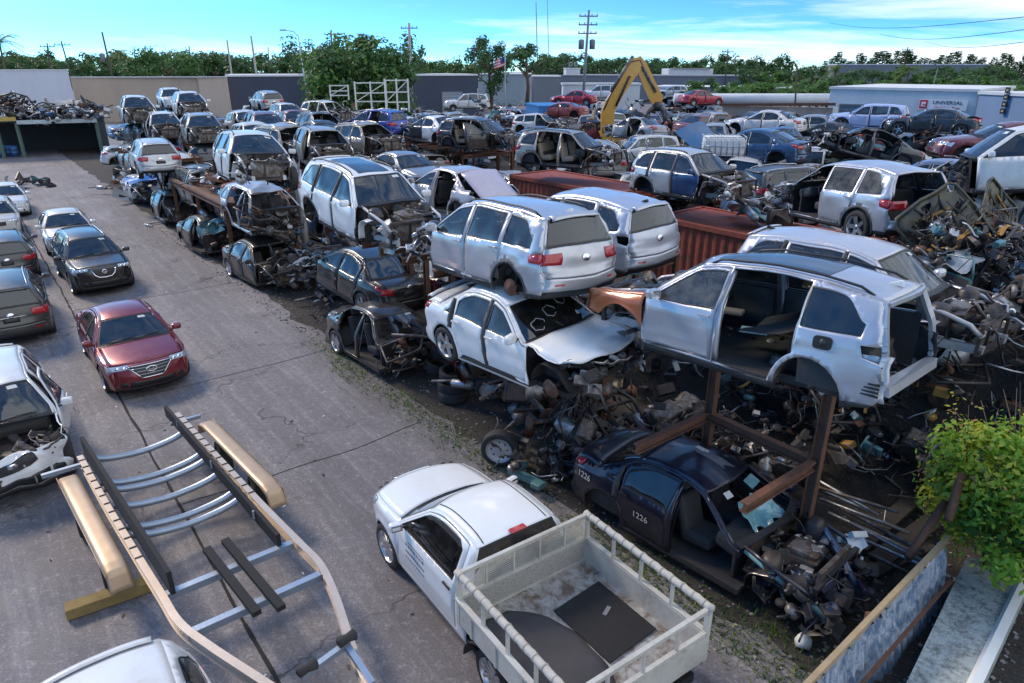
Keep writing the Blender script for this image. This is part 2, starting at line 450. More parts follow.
def junk(mb, c, size, n, rnd, mats=None, scale=1.0):
    """loose mechanical clutter: blocks, hoses, brackets, torn sheet"""
    mats = mats or [GREASE, GREASE, DIRTYMETAL, DIRTYMETAL, ALU, UNDER, TRIM]
    c = Vector(c)
    for i in range(n):
        p = c + Vector((rnd.uniform(-.5, .5) * size[0], rnd.uniform(-.5, .5) * size[1], rnd.uniform(-.5, .5) * size[2]))
        m = rnd.choice(mats); k = rnd.random()
        Rm = RZ(rnd.uniform(0, 6.3)) @ RX(rnd.uniform(-.9, .9)) @ RY(rnd.uniform(-.5, .5))
        if k < .34:
            mb.box(p, (rnd.uniform(.05, .28) * scale, rnd.uniform(.05, .2) * scale, rnd.uniform(.03, .16) * scale), m, Rm, bev=.012)
        elif k < .68:
            q = [p]
            d = Rm @ Vector((1, 0, 0))
            for j in range(4):
                d = (d + Vector((rnd.uniform(-.7, .7), rnd.uniform(-.7, .7), rnd.uniform(-.8, .6)))).normalized()
                q.append(q[-1] + d * rnd.uniform(.06, .16) * scale)
            mb.tube(q, rnd.uniform(.008, .024) * scale, m, 5)
        elif k < .82:
            mb.lathe([(.001, .04), (.07, .04), (.085, .02), (.085, -.03), (.001, -.03)], m, 10, Rm @ Matrix.Scale(rnd.uniform(.5, 1.3) * scale, 3), p)
        else:
            a, b = rnd.uniform(.12, .38) * scale, rnd.uniform(.08, .26) * scale; ph = rnd.uniform(0, 6)
            mb.sheet(lambda u, v: Rm @ Vector(((u - .5) * a, (v - .5) * b, .05 * math.sin(u * 5 + ph) + .03 * math.cos(v * 7 + ph))) + p, 5, 4, m)
def seat(mb, c, w, mat, back=.62):
    x, y, z = c
    mb.box((x, y, z + .12), (.50, w, .20), mat, RY(-.08), bev=.06)
    mb.box((x - .27, y, z + .12 + back * .5), (.15, w * .95, back), mat, RY(-.26), bev=.06)
def headrest(mb, c, mat, back=.62):
    x, y, z = c
    mb.box((x - .39, y, z + .12 + back + .09), (.10, .26, .17), mat, RY(-.2), bev=.04)
def make_car(name, typ, color, loc, yaw, pitch=0, roll=0, label='', cat='car', group=None, L=None, W=None, H=None, res=1.0,
             metal=.0, dirt=.3, front='full', wheels='1111', missing=(), open_doors=None, colors=None, glass=None, rim='five', rimmat=None,
             crumple=(), seats=INTERIOR, squash=1.0, seed=0, sunroof=False, rail=None, emblem=None, grille='wide', spoiler=False, details=True, floor=True,
             antenna=False, tailmat=None, ghood=None, scale=1.0, archclad=True, liner=None):
    """front: full | stripped | cut.  wheels: four flags FL FR RL RR.  missing: set of part keys."""
    rnd = random.Random(seed * 7 + 13)
    sh = Shell(typ, L, W, H, res); T = sh.T
    missing = set(missing); open_doors = open_doors or {}; colors = colors or {}; glass = glass or {}
    MP = paint(color, metal, dirt)
    def cm(key): return paint(colors[key], metal if key not in ('prime',) else 0, dirt) if key in colors else MP
    root = empty(name, loc, (0, 0, yaw))
    root.rotation_mode = 'XYZ'
    mtx = Matrix.Rotation(yaw, 3, 'Z') @ Matrix.Rotation(pitch, 3, 'Y') @ Matrix.Rotation(roll, 3, 'X')
    root.rotation_euler = mtx.to_euler()
    root.scale = (scale,) * 3
    tag(root, label, cat, group)
    cr = [(Vector(c), r, a, rnd.uniform(0, 50)) for c, r, a in crumple]
    dent = 0.0 if name in ('parked_car', 'pickup_truck', 'parked_van') else .030
    so = Vector((seed * 3.7, seed * 1.3, seed * 2.1))
    def DF(v):
        v = Vector(v)
        if dent: v = v + noise.noise_vector(v * 1.5 + so) * dent + noise.noise_vector(v * 4.5 + so) * dent * .28
        for c, r, a, o in cr:
            d = (v - c).length
            if d < r:
                f = (1 - d / r) ** 1.3 * a
                q = v * 2.6 + Vector((o, o * 1.3, 0))
                v = v + Vector((noise.noise(q) - .35 * (1 if c.x > 0 else -1), noise.noise(q + Vector((7, 3, 1))), noise.noise(q + Vector((2, 9, 5))))) * f
                q = v * 8 + Vector((o, 0, o)); v = v + noise.noise_vector(q) * f * .22
        if squash != 1.0:
            v.z = v.z if v.z < .9 * sh.sz else .9 * sh.sz + (v.z - .9 * sh.sz) * squash
        return v
    sh.DF = DF
    def place(mb, nm, parent=root, solid=0.0, pivot=None, rot=0.0):
        if not mb.f: return None
        mb.deform(DF)
        if pivot is not None: mb.deform(lambda v: v - pivot)
        o = mb.build(nm, parent, pivot, (0, 0, rot) if pivot is not None else None, solid)
        return o
    # ---- the side panels, cut in the (x, z) plane
    TOPG = .055
    def zu(x):
        z = sh.top(x) - TOPG - .008
        if typ == 'sedan': z -= .10 * sst(-.55, -1.2, x) if x < -.55 else 0
        if typ != 'sedan': z -= .22 * sst(sh.dlo + .35, sh.dlo, x) ** 1.5 if x < sh.dlo + .35 else 0
        return z
    def zl(x): return lerp_table(sh.belt, x)
    def band(x0, x1, lo, hi, n=14):
        xs = [x0 + (x1 - x0) * i / n for i in range(n + 1)]
        a = [(x, lo(x)) for x in xs]; b = [(x, hi(x)) for x in reversed(xs) if hi(x) > lo(x) + .004]
        a = [(x, lo(x)) for x in xs if hi(x) > lo(x) + .002]
        return a + b if len(a) > 2 else None
    def arch(xw, r):
        return [(xw + r * math.cos(t), sh.r + r * math.sin(t)) for t in [2 * pi * i / 26 for i in range(26)]]
    ra = sh.r + .055
    archF, archR = arch(sh.xf, ra), arch(sh.xr, ra)
    gap = .007
    def door_lo(x):
        z = sh.sill
        d = abs(x - sh.xr)
        if d < ra + .06: z = max(z, sh.r + math.sqrt(max(0, (ra + .06) ** 2 - d * d)))
        d = abs(x - sh.xf)
        if d < ra + .06: z = max(z, sh.r + math.sqrt(max(0, (ra + .06) ** 2 - d * d)))
        return z
    two = T.get('cab')
    spans = [('front', sh.xA, sh.xB + .01)] + ([] if two else [('rear', sh.xB - .01, sh.xC - .10)])
    if two: spans = [('front', sh.xA, -.30)]
    DOORS = {}; WIN = {}; WIN2 = {}
    for nm, x1, x0 in spans:
        DOORS[nm] = band(x0 + gap, x1 - gap, lambda x: door_lo(x) + gap, lambda x: sh.top(x) - TOPG + .022, 18)
        DOORS[nm + '_out'] = band(x0, x1, door_lo, lambda x: sh.top(x) - TOPG + .03, 18)
    wins = [('front', sh.xA - .02, sh.xB + .05)]
    if two: wins = [('front', sh.xA - .02, -.22)]
    else:
        wins.append(('rear', sh.xB - .05, max(sh.xC + (.0 if typ == 'sedan' else -.02), sh.dlo + .04)))
        wins.append(('quarter', sh.xC - .12, sh.dlo))
    for nm, x1, x0 in wins:
        if x1 - x0 < .08: continue
        b = band(x0, x1, zl, zu, 14)
        if not b or len(b) < 5: continue
        WIN[nm] = b
        cx = sum(p[0] for p in b) / len(b); cz = sum(p[1] for p in b) / len(b)
        g = .016
        WIN2[nm] = band(x0 + g, x1 - g, lambda x: zl(x) + g, lambda x: zu(x) - g, 14) or b
    edge = sh.edge[::2]
    outline = [(x, max(z, .18)) for x, z in edge]
    zb = sh.sill - .12
    outline = edge + [(sh.ex1 + .25, zb + .05), (sh.xr - ra - .02, zb + .02), (sh.xf + ra + .02, zb + .02), (sh.ex0 - .2, zb + .05)]
    if two: outline = edge + [(sh.ex1 + .02, zb + .02), (sh.xf + ra + .02, zb + .02), (sh.ex0 - .2, zb + .05)]
    HL = [(sh.ex0 + .2, .70 * sh.sz), (sh.ex0 + .2, sh.keys[3][1] + .045), (sh.ex0 - .32, sh.keys[4][1] - .03), (sh.ex0 - .22, sh.keys[3][1] - .07)]
    zt = sh.keys[14][1]
    TL = [(sh.ex1 - .2, zt - .13), (sh.ex1 - .2, zt + .085), (sh.ex1 + .30, zt + .07), (sh.ex1 + .26, zt - .06)]
    FUEL = [(sh.xr + .02 + .09 * math.cos(t) * (1 if abs(math.cos(t)) < .9 else 1), lerp_table(sh.belt, sh.xr) - .16 + .07 * math.sin(t)) for t in [2 * pi * i / 12 for i in range(12)]]
    st = .13 / res
    grid = []
    x = sh.ex1
    while x < sh.ex0:
        z = .15
        while z < sh.keys[10][1]:
            grid.append((x + .003, z + .001)); z += st * .75
        x += st
    polys = [archF] + ([archR] if not two else []) + [p for p in DOORS.values() if p] + list(WIN.values()) + list(WIN2.values()) + [HL] + ([TL] if not two else []) + \
            [band(sh.xA + .01, sh.ex0 - .12, lambda x: .2, lambda x: .3, 2) or HL][:0]
    archC1, archC2 = arch(sh.xf, ra + .055), arch(sh.xr, ra + .055)
    if T['clad']: polys += [archC1, archC2, [(-3, sh.sill - .002), (3, sh.sill - .002), (3, sh.sill - .4), (-3, sh.sill - .4)]]
    xfend = sh.xA
    polys.append([(xfend, -.5), (xfend + .001, 3), (xfend + .004, 3), (xfend + .003, -.5)])
    bumpF = sh.ex0 - .20; bumpR = sh.ex1 + .22
    def cls(x, z):
        if pip(archF, x, z): return None
        if not two and pip(archR, x, z): return None
        for nm in WIN:
            if pip(WIN[nm], x, z):
                return ('glass_' if pip(WIN2[nm], x, z) else 'wtrim_') + nm
        for nm, a, b in spans:
            if DOORS.get(nm) and pip(DOORS[nm], x, z): return 'door_' + nm
            if DOORS.get(nm + '_out') and pip(DOORS[nm + '_out'], x, z) and not pip(DOORS[nm], x, z): return None
        if pip(HL, x, z): return 'headlight'
        if not two and pip(TL, x, z): return 'taillight'
        if T['clad'] and (z < sh.sill - .002 or (archclad and (pip(archC1, x, z) or pip(archC2, x, z)))):
            return 'clad_f' if x > xfend else 'clad'
        if x > xfend: return 'fender'
        return 'body'
    V, REG = cdt_regions(outline, polys, grid, cls)
    def regmesh(mb, key, mat, sg, off=0.0):
        if key not in REG: return
        used = {}; vs = []; fs = []
        for f in REG[key]:
            q = []
            for i in f:
                if i not in used: used[i] = len(vs); vs.append(sh.side(V[i][0], V[i][1], sg, off))
                q.append(used[i])
            fs.append(q if sg < 0 else q[::-1])
        mb.add(vs, fs, mat, True)
    # orientation: outward normals; V ccw in (x,z) seen from -y side
    full = front == 'full'
    body = MB(); 
    for sg in (-1, 1):
        regmesh(body, 'body', MP, sg)
        if T['clad']: regmesh(body, 'clad', CLAD, sg)
    def stripreg(k0, k1, v0, v1, mat, mb, nk=None, nv=None, off=0.0):
        nk = nk or max(2, int((k1 - k0) * 5 * min(1, res) + 1)); nv = nv or max(4, int((v1 - v0) * 7 * min(1.2, res)))
        mb.sheet(lambda a, b: sh.strip(k0 + (k1 - k0) * a, v0 + (v1 - v0) * b, off), nk, nv, mat, True, True)
    # A pillars + rails along the strips
    for sg in (-1, 1):
        a, b = (.935, 1.0) if sg > 0 else (-1.0, -.935)
        stripreg(7, 8, a, b, MP, body, 4, 2)
        stripreg(sh.rr, sh.gb, a if sg > 0 else -1, b if sg > 0 else -.935, MP, body, 4, 2)
    door_glass = {}
    if 'body' not in missing: place(body, 'body_shell', solid=.02)
    for sg, sn in ((1, 'L'), (-1, 'R')):
        # fender
        if full and 'fender' + sn not in missing:
            f = MB(); regmesh(f, 'fender', cm('fender' + sn), sg)
            if T['clad']: regmesh(f, 'clad_f', CLAD, sg)
            place(f, 'fender', solid=.015)
        for nm, x1, x0 in spans:
            key = nm + sn
            dm = cm(key)
            if key in missing: continue
            piv = sh.side(x1, .7 * sh.sz, sg)
            d = MB(); regmesh(d, 'door_' + nm, dm, sg); regmesh(d, 'wtrim_' + nm, TRIM, sg, -.004)
            if not d.f: continue
            if details:
                # inner trim panel
                xs0, xs1 = x0 + .1, x1 - .08
                d.sheet(lambda a, b: sh.side(xs0 + (xs1 - xs0) * a, sh.sill + .1 + (zl(xs0) - sh.sill - .14) * b, sg, -.075), 4, 3, INTGREY)
            od = place(d, 'door', solid=.022, pivot=piv, rot=-sg * open_doors.get(key, 0) if nm != 'x' else 0)
            if key in colors: od['label'] = 'door panel of another colour than the body'
            if details:
                h = MB(); xh = x0 + .16; zh = zl(xh) - .10
                p = sh.side(xh, zh, sg)
                h.bar(p + Vector((-.09, sg * .028, 0)), p + Vector((.09, sg * .028, .004)), .022, .03, dm if typ != 'pickup' else TRIM)
                h.bar(p + Vector((-.08, sg * .010, 0)), p + Vector((-.07, sg * .028, 0)), .02, .02, TRIM)
                h.bar(p + Vector((.08, sg * .010, 0)), p + Vector((.07, sg * .028, 0)), .02, .02, TRIM)
                place(h, 'handle', od, pivot=None); h_o = od.children[-1] if od.children else None
                for c in od.children:
                    if c.name.startswith('handle'): c.location = -piv
                if nm == 'front' and 'mirror' + sn not in missing:
                    mr = MB(); p = sh.side(x1 - .22, zl(x1 - .2) + .06, sg)
                    mr.box(p + Vector((.0, sg * .03, -.02)), (.05, .09, .04), TRIM, bev=.01)
                    bm_c = p + Vector((0, sg * .15, .03))
                    mr.box(bm_c, (.13, .21, .145), dm, RZ(-sg * .2), bev=.045)
                    mr.box(bm_c + Vector((-.062, 0, 0)), (.008, .17, .11), CHROME, RZ(-sg * .2))
                    place(mr, 'mirror', od)
                    for c in od.children:
                        if c.name.startswith('mirror'): c.location = -piv
            if 'glass_' + nm in REG and 'glass_' + key not in missing:
                g = MB(); regmesh(g, 'glass_' + nm, glass.get(nm, GLASS), sg, -.012)
                place(g, 'window', od)
                for c in od.children:
                    if c.name.startswith('window'): c.location = -piv
        if 'quarter' in WIN and 'glass_quarter' + sn not in missing:
            g = MB(); regmesh(g, 'glass_quarter', glass.get('quarter', glass.get('rear', GLASS)), sg, -.012); regmesh(g, 'wtrim_quarter', TRIM, sg, -.004)
            place(g, 'quarter_window')
    # ---- the strips
    bs, be = .03, .97
    if full and 'hood' not in missing:
        h = MB(); stripreg(4.08, 6.88, -.965, .965, ghood or cm('hood'), h)
        place(h, 'hood', solid=.02)
    if full:
        f = MB()
        for sg in (-1, 1):
            a = sorted((sg * .972, sg * 1.0)); stripreg(4.0, 6.95, a[0], a[1], MP, f, 6, 1)
        stripreg(6.9, 7.0, -.97, .97, TRIM, f, 1, 8)
        place(f, 'cowl')
    if 'windshield' not in missing:
        w = MB(); stripreg(7.02, 7.97, -.93, .93, glass.get('windshield', WSGLASS), w, 6, 10)
        wo = place(w, 'windshield')
        if details:
            tr = MB()
            stripreg(7.0, 7.05, -.93, .93, TRIM, tr, 1, 10, .004); stripreg(7.95, 8.0, -.93, .93, TRIM, tr, 1, 10, .004)
            for sg in (-1, 1):
                a = sorted((sg * .905, sg * .94)); stripreg(7.0, 8.0, a[0], a[1], TRIM, tr, 5, 1, .004)
            place(tr, 'seal', wo)
            sk = MB(); stripreg(7.83, 7.92, .36 if seed % 2 else .5, .62 if seed % 2 else .78, PLATE, sk, 1, 2, .007)
            place(sk, 'sticker', wo)
            if full:
                wi = MB()
                for y0, y1 in ((-.75, -.02), (-.05, .68)):
                    wi.tube([sh.strip(7.03, y0, .02), sh.strip(7.08, (y0 + y1) / 2, .02), sh.strip(7.10, y1, .02)], .010, TRIM, 4)
                place(wi, 'wiper', wo)
    if 'roof' not in missing:
        r = MB(); stripreg(8.0, sh.rr, -1, 1, ghood and MP or cm('roof'), r, None, 12)
        ro = place(r, 'roof', solid=.03)
        if sunroof:
            sr = MB(); sr.sheet(lambda a, b: sh.strip(8.35 + (sh.rr - 1.35 - 8.35) * a, -.66 + 1.32 * b, .006), 10, 8, DARKGLASS if sunroof is True else paint((.02,.02,.022), 0, .2))
            place(sr, 'sunroof', ro)
        if (T['roof_rail'] if rail is None else rail):
            for sg in (-1, 1):
                rl = MB()
                pts = [sh.strip(8.3 + (sh.rr - .35 - 8.3) * i / 10, sg * .93, .045 if 0 < i < 10 else .0) for i in range(11)]
                rl.tube(pts, .017, TRIM if color[0] > .3 or rail == 'black' else ALLOY, 6)
                place(rl, 'roof_rail', ro)
        if antenna:
            an = MB(); p = sh.strip(sh.rr - .35, 0)
            an.prism([(-.09, 0), (.09, .0), (-.05, .06), (-.08, .06)], -.022, .022, WHITEPL if antenna == 'w' else TRIM, RX(pi / 2), p + Vector((0, 0, .0)))
            place(an, 'antenna', ro)
    if 'rear_window' not in missing:
        w = MB(); stripreg(sh.rr + .08, sh.gb - .06, -.92, .92, glass.get('back', glass.get('rear', DARKGLASS if typ != 'sedan' else WSGLASS)), w, 5, 10)
        wo = place(w, 'rear_window')
        tr = MB()
        for k0, k1 in ((sh.rr, sh.rr + .1), (sh.gb - .08, sh.gb)): stripreg(k0, k1, -.935, .935, TRIM, tr, 1, 10, .003)
        if wo: place(tr, 'seal', wo)
    if not two and 'tailgate' not in missing:
        t = MB(); tm = cm('tailgate')
        stripreg(sh.gb + .03, sh.bt - .06, -.96, .96, tm, t, int(10 * res) + 3, 12)
        for sg in (-1, 1):
            a = sorted((sg * .966, sg * 1.0)); stripreg(sh.gb, sh.bt, a[0], a[1], MP, t, 8, 1)
        # plate recess + trim bar
        if details and 'plate' not in missing:
            stripreg(14.55, 15.3, -.22, .22, TRIM, t, 2, 4, .004)
            stripreg(14.45, 14.52, -.42, .42, CHROME if seed % 2 else tm, t, 1, 6, .012)
        to = place(t, 'tailgate' if typ != 'sedan' else 'trunk_lid', solid=.02)
        if details:
            e = MB(); p = sh.strip(14.15, 0, .012)
            e.lathe([(.001, .012), (.05, .01), (.06, 0)], CHROME, 14, RY(-pi / 2 + .25) @ Matrix.Diagonal((1, 1.45, 1)), p)
            place(e, 'emblem', to)
            if 'plate' in colors:
                pm = MB(); stripreg(14.6, 15.25, -.17, .17, PLATE, pm, 1, 2, .012); place(pm, 'license_plate', to)
    if not two and 'bumper_rear' not in missing:
        b = MB(); stripreg(sh.bt, 17.2, -1, 1, cm('bumper_rear'), b, 5, 14); stripreg(17.2, 18, -1, 1, TRIM, b, 3, 14)
        bo = place(b, 'rear_bumper', solid=.015)
        if details:
            for sg in (-1, 1):
                q = MB(); a = sorted((sg * .62, sg * .82)); stripreg(16.5, 16.68, a[0], a[1], REDLAMP, q, 1, 3, .007); place(q, 'reflector', bo)
    if typ == 'suv' or spoiler:
        sp = MB(); 
        if typ == 'sedan': sp.sheet(lambda a, b: sh.strip(sh.te - .75 + .6 * a, -.85 + 1.7 * b, .02 + .05 * math.sin(a * pi * .6)), 4, 10, MP)
        else: sp.sheet(lambda a, b: sh.strip(sh.rr - .12 + .24 * a, -.86 + 1.72 * b, .012 + .035 * a), 3, 10, MP)
        if 'spoiler' not in missing: place(sp, 'spoiler', solid=.02)
    if not two:
        for sg, sn in ((1, 'L'), (-1, 'R')):
            if 'tail' + sn in missing: continue
            t = MB(); lm = tailmat or REDLAMP
            regmesh(t, 'taillight', lm, sg, .010)
            a = sorted((sg * .60, sg * 1.0))
            stripreg(13.55 if typ != 'sedan' else 14.05, 14.62 if typ != 'sedan' else 14.8, a[0], a[1], lm, t, 3, 5, .010)
            place(t, 'taillight', solid=.012)
    # ---- the nose
    if full:
        if 'bumper_front' not in missing:
            f = MB(); bc = cm('bumper_front')
            stripreg(.0, .45, -1, 1, TRIM, f, 2, 16); stripreg(.45, 4.0, -1, 1, bc, f, 12, 16)
            stripreg(.55, 1.3, -.62, .62, TRIM, f, 3, 10, .006)
            for sg in (-1, 1):
                a = sorted((sg * .68, sg * .86)); stripreg(.7, 1.25, a[0], a[1], TRIM, f, 2, 3, .006)
            fo = place(f, 'front_bumper', solid=.015)
            g = MB()
            if grille == 'hex':
                hexp = lambda a: (.50 - .30 * abs(a - .0))
                def gp(a, b, off):   # chevron: wide at the top, narrow at the bottom
                    hw_ = .30 + .34 * a; return sh.strip(1.75 + 1.75 * a, -hw_ + 2 * hw_ * b, off)
                g.sheet(lambda a, b: gp(a, b, .008), 5, 12, TRIM)
                for a in (.0, .98):
                    g.tube([gp(a, b / 10, .018) for b in range(11)], .014, CHROME, 5)
                for b in (0, 1): g.tube([gp(a / 5, b, .018) for a in range(6)], .013, CHROME, 5)
                for a in (.25, .5, .75): g.tube([gp(a, b / 10, .016) for b in range(11)], .007, ALLOY, 4)
            else:
                gk = (2.15, 3.2) if grille == 'wide' else (1.6, 3.3)
                stripreg(gk[0], gk[1], -.46, .46, TRIM, g, 4, 10, .008)
                for q in range(5):
                    k = gk[0] + (gk[1] - gk[0]) * (q + .5) / 5
                    g.tube([sh.strip(k, -.45 + .9 * b / 10, .014) for b in range(11)], .007, CLAD, 4)
                if grille == 'vmotion':
                    pts = [sh.strip(3.25, -.46, .02), sh.strip(2.3, -.38, .025), sh.strip(1.9, -.24, .03), sh.strip(1.85, 0, .03), sh.strip(1.9, .24, .03), sh.strip(2.3, .38, .025), sh.strip(3.25, .46, .02)]
                    g.tube(pts, .022, CHROME, 6)
                elif grille != 'dark':
                    g.tube([sh.strip(gk[1], -.46 + .92 * b / 10, .014) for b in range(11)], .013, CHROME, 5)
            go = place(g, 'grille', fo or root)
            e = MB(); p = sh.strip(2.75, 0, .03); Me = RY(pi / 2 - .12)
            if emblem == 'bar':
                e.lathe([(.05, .008), (.065, .012), (.075, 0)], CHROME, 18, Me, p); e.box(p + Vector((.008, 0, 0)), (.01, .17, .028), CHROME)
            elif emblem == 'slanted':
                e.lathe([(.052, .006), (.062, .012), (.07, 0)], CHROME, 18, Me @ Matrix.Diagonal((1, 1.8, 1)), p)
                for yy in (-.045, .045): e.box(p + Vector((.008, yy, 0)), (.01, .022, .09), CHROME, RX(.35))
                e.box(p + Vector((.008, 0, 0)), (.01, .08, .02), CHROME, RX(-.15))
            else:
                e.lathe([(.001, .014), (.05, .012), (.06, 0)], CHROME, 14, Me, p)
            place(e, 'emblem', fo or root)
        for sg, sn in ((1, 'L'), (-1, 'R')):
            if 'head' + sn in missing: continue
            t = MB(); regmesh(t, 'headlight', LAMP, sg, .008)
            t.sheet(lambda a, b: sh.strip(2.95 + (.25 * (1 - b)) + (3.95 - 2.95 - .25 * (1 - b)) * a, sg * (.56 + .44 * b), .010), 4, 7, LAMP)
            for vv in (.68, .84):
                t.lathe([(.001, .018), (.035, .016), (.05, 0)], CHROME, 12, RY(pi / 2 - .3) @ Matrix.Identity(3), sh.strip(3.4, sg * vv, .006))
            place(t, 'headlight')
    else:
        xa = sh.xA
        zc = sh.keys[7][1]
        if front == 'stripped':
            en = MB(); ex = xa + .52
            en.box((ex, .05, zc - .42), (.55, .62, .42), GREASE, RZ(.1), bev=.05)
            en.box((ex + .02, .02, zc - .19), (.42, .40, .10), DIRTYMETAL, RZ(.1), bev=.03)
            for i in range(4): en.tube([(ex - .2 + i * .12, .15, zc - .14), (ex - .2 + i * .12, .36, zc - .22), (ex - .2 + i * .12, .42, zc - .5)], .026, ALU, 6)
            en.lathe([(.001, .03), (.1, .03), (.1, -.03), (.001, -.03)], DIRTYMETAL, 12, RX(pi / 2), (ex + .1, -.3, zc - .4))
            junk(en, (ex, 0, zc - .35), (.9, 1.15, .5), int(46 * min(1, res)), rnd)
            place(en, 'engine')
            fr = MB(); fc = paint(tuple(c * .8 for c in color), metal, .6)
            for sg in (-1, 1):
                fr.bar((xa - .1, sg * .48, .40), (xa + 1.05, sg * .46, .46), .09, .13, fc)
                fr.tube([(xa, sg * .70, zc - .06), (xa + .45, sg * .72, zc - .12), (xa + .85, sg * .70, zc - .22), (xa + 1.0, sg * .62, zc - .38)], .035, fc, 6)
                fr.lathe([(.001, .05), (.10, .05), (.15, 0), (.17, -.25)], GREASE, 12, None, (xa + .38, sg * .60, zc - .08))
            fr.bar((xa + .98, -.62, zc - .22), (xa + .98, .62, zc - .24), .06, .05, GREASE)
            fr.bar((xa + 1.0, -.6, .42), (xa + 1.0, .6, .42), .07, .08, GREASE)
            for yy in (-.6, -.1, .6): fr.bar((xa + .98, yy, .42), (xa + .98, yy, zc - .22), .05, .04, GREASE)
            fr.deform(lambda v: v + noise.noise_vector(v * 1.7 + Vector((seed, 0, 0))) * .05 * max(0, v.x - xa))
            place(fr, 'front_frame')
            rd = MB(); rd.box((xa + .93, 0, .68 * sh.sz), (.05, .9, .42), DIRTYMETAL); place(rd, 'radiator')
            for sg in (-1, 1):
                if rnd.random() < .85:
                    fl = MB(); o = rnd.uniform(0, 30); fm = cm('fenderL' if sg > 0 else 'fenderR')
                    def fs(a, b):
                        t = -.1 + a * 1.9; p = Vector((sh.xf - math.cos(t) * (ra - .02), sg * (sh.hw - .30 + .22 * b), sh.r + .05 + math.sin(t) * (ra + .02)))
                        return p + noise.noise_vector(p * 3 + Vector((o, 0, 0))) * .07
                    fl.sheet(fs, 9, 4, fm if rnd.random() < .6 else fc); place(fl, 'inner_fender', solid=.01)
            if rnd.random() < .8:
                ha = MB(); junk(ha, (xa + .9, rnd.choice((-.6, .6)), .6), (.4, .4, .6), 14, rnd, [fc, WHITEPL, ALU, TRIM]); place(ha, 'loose_bracket')
        elif front == 'cut':
            en = MB(); junk(en, (xa + .25, 0, zc - .4), (.5, 1.3, .6), int(40 * min(1, res)), rnd); place(en, 'engine')
        fw = MB(); fw.sheet(lambda a, b: Vector((xa + .06 + .03 * math.sin(b * 9), (-.72 + 1.44 * b), .34 + (zc - .36) * a)), 3, 8, GREASE)
        junk(fw, (xa + .1, 0, zc - .3), (.1, 1.2, .4), 10, rnd)
        fw.sheet(lambda a, b: sh.strip(6.8 + .25 * a, -.95 + 1.9 * b), 2, 8, TRIM)
        place(fw, 'firewall')
    # ---- inside and below
    xr_ = sh.ex1 + .25 if not two else -.55
    if floor:
        u = MB()
        x1_ = (sh.ex0 - .35) if full else sh.xA + .05
        zf = sh.sill - .03
        u.box(((x1_ + xr_) / 2, 0, zf), (x1_ - xr_, sh.hw * 1.5, .10), UNDER)
        for sg in (-1, 1): u.box(((sh.xf - ra + sh.xr + ra) / 2, sg * sh.hw * .86, zf + .02), (sh.xf - sh.xr - 2 * ra, sh.hw * .20, .09), UNDER)
        u.box((sh.xf - ra - .30 + .1, 0, zf + .30), (.04, sh.hw * 1.55, .55), UNDER)
        if not two: u.box((sh.xr + .02, 0, zf + .28), (.9, sh.hw * 1.05, .40), UNDER)
        for xw in ((sh.xf,) if two else (sh.xf, sh.xr)):
            if not full and xw > 0: continue
            for sg in (-1, 1):
                def wl(a, b, xw=xw, sg=sg):
                    t = pi * a; rr_ = ra + .012
                    return Vector((xw + rr_ * math.cos(t), sg * (sh.hw * .90 - .28 * b), sh.r + rr_ * math.sin(t)))
                u.sheet(wl, 10, 1, liner or UNDER)
                u.sheet(lambda a, b, xw=xw, sg=sg: Vector((xw + (ra + .01) * b * math.cos(pi * a), sg * (sh.hw * .90 - .28), sh.r + (ra + .01) * b * math.sin(pi * a))), 10, 1, UNDER)
        u.tube([(sh.xf, -sh.hw + .2, sh.r), (sh.xf, sh.hw - .2, sh.r)], .035, GREASE, 6)
        if not two: u.tube([(sh.xr, -sh.hw + .2, sh.r), (sh.xr, sh.hw - .2, sh.r)], .045, GREASE, 6)
        place(u, 'underbody')
        if details:
            ds = MB(); xd = sh.xA - .28; zd = zl(xd) - .12
            ds.box((xd, 0, zd - .05), (.42, sh.hw * 1.52, .24), INTERIOR, RY(.2), bev=.07)
            ds.box((xd - .12, 0, zd - .3), (.3, .3, .34), INTERIOR, bev=.04)
            place(ds, 'dashboard')
            sw = MB(); Mw = RY(-1.15); cw = Vector((xd - .34, sh.hw * .42, zd + .02))
            sw.tube([Mw @ Vector((.18 * math.cos(t), .18 * math.sin(t), 0)) + cw for t in [2 * pi * i / 14 for i in range(15)]], .017, INTERIOR, 5, False)
            sw.box(cw, (.14, .14, .05), INTERIOR, Mw, bev=.02); sw.bar(cw, cw + Vector((.25, 0, -.1)), .05, .05, INTERIOR)
            place(sw, 'steering_wheel')
            if 'seats' not in missing:
                zs_ = sh.sill + .02
                for sg in (-1, 1):
                    se = MB(); seat(se, (sh.xB + .28 if not two else .45, sg * sh.hw * .42, zs_ + .08), .50, seats); headrest(se, (sh.xB + .28 if not two else .45, sg * sh.hw * .42, zs_ + .08), seats)
                    place(se, 'seat')
                if not two:
                    se = MB(); seat(se, (sh.xC + .22, 0, zs_ + .08), sh.hw * 1.4, seats, .55)
                    for sg in (-1, 1): headrest(se, (sh.xC + .22, sg * .36, zs_ + .08), seats, .55)
                    place(se, 'rear_seat')
    if not two and floor and details and missing & {'frontL', 'frontR', 'rearL', 'rearR', 'tailgate', 'rear_window'}:
        it = MB()
        for sg in (-1, 1):
            sn = 'L' if sg > 0 else 'R'
            x0_, x1_ = sh.ex1 + .22, sh.xC - .16
            if 'rear' + sn not in missing: x1_ = sh.xB - .05
            if 'rear' + sn not in missing and 'front' + sn not in missing: x1_ = sh.xA
            it.sheet(lambda a, b: sh.side(x0_ + (x1_ - x0_) * a, sh.sill + .05 + (zl(x0_ + (x1_ - x0_) * a) - sh.sill - .06) * b, sg, -.085), 8, 4, INTERIOR)
        place(it, 'inner_trim')
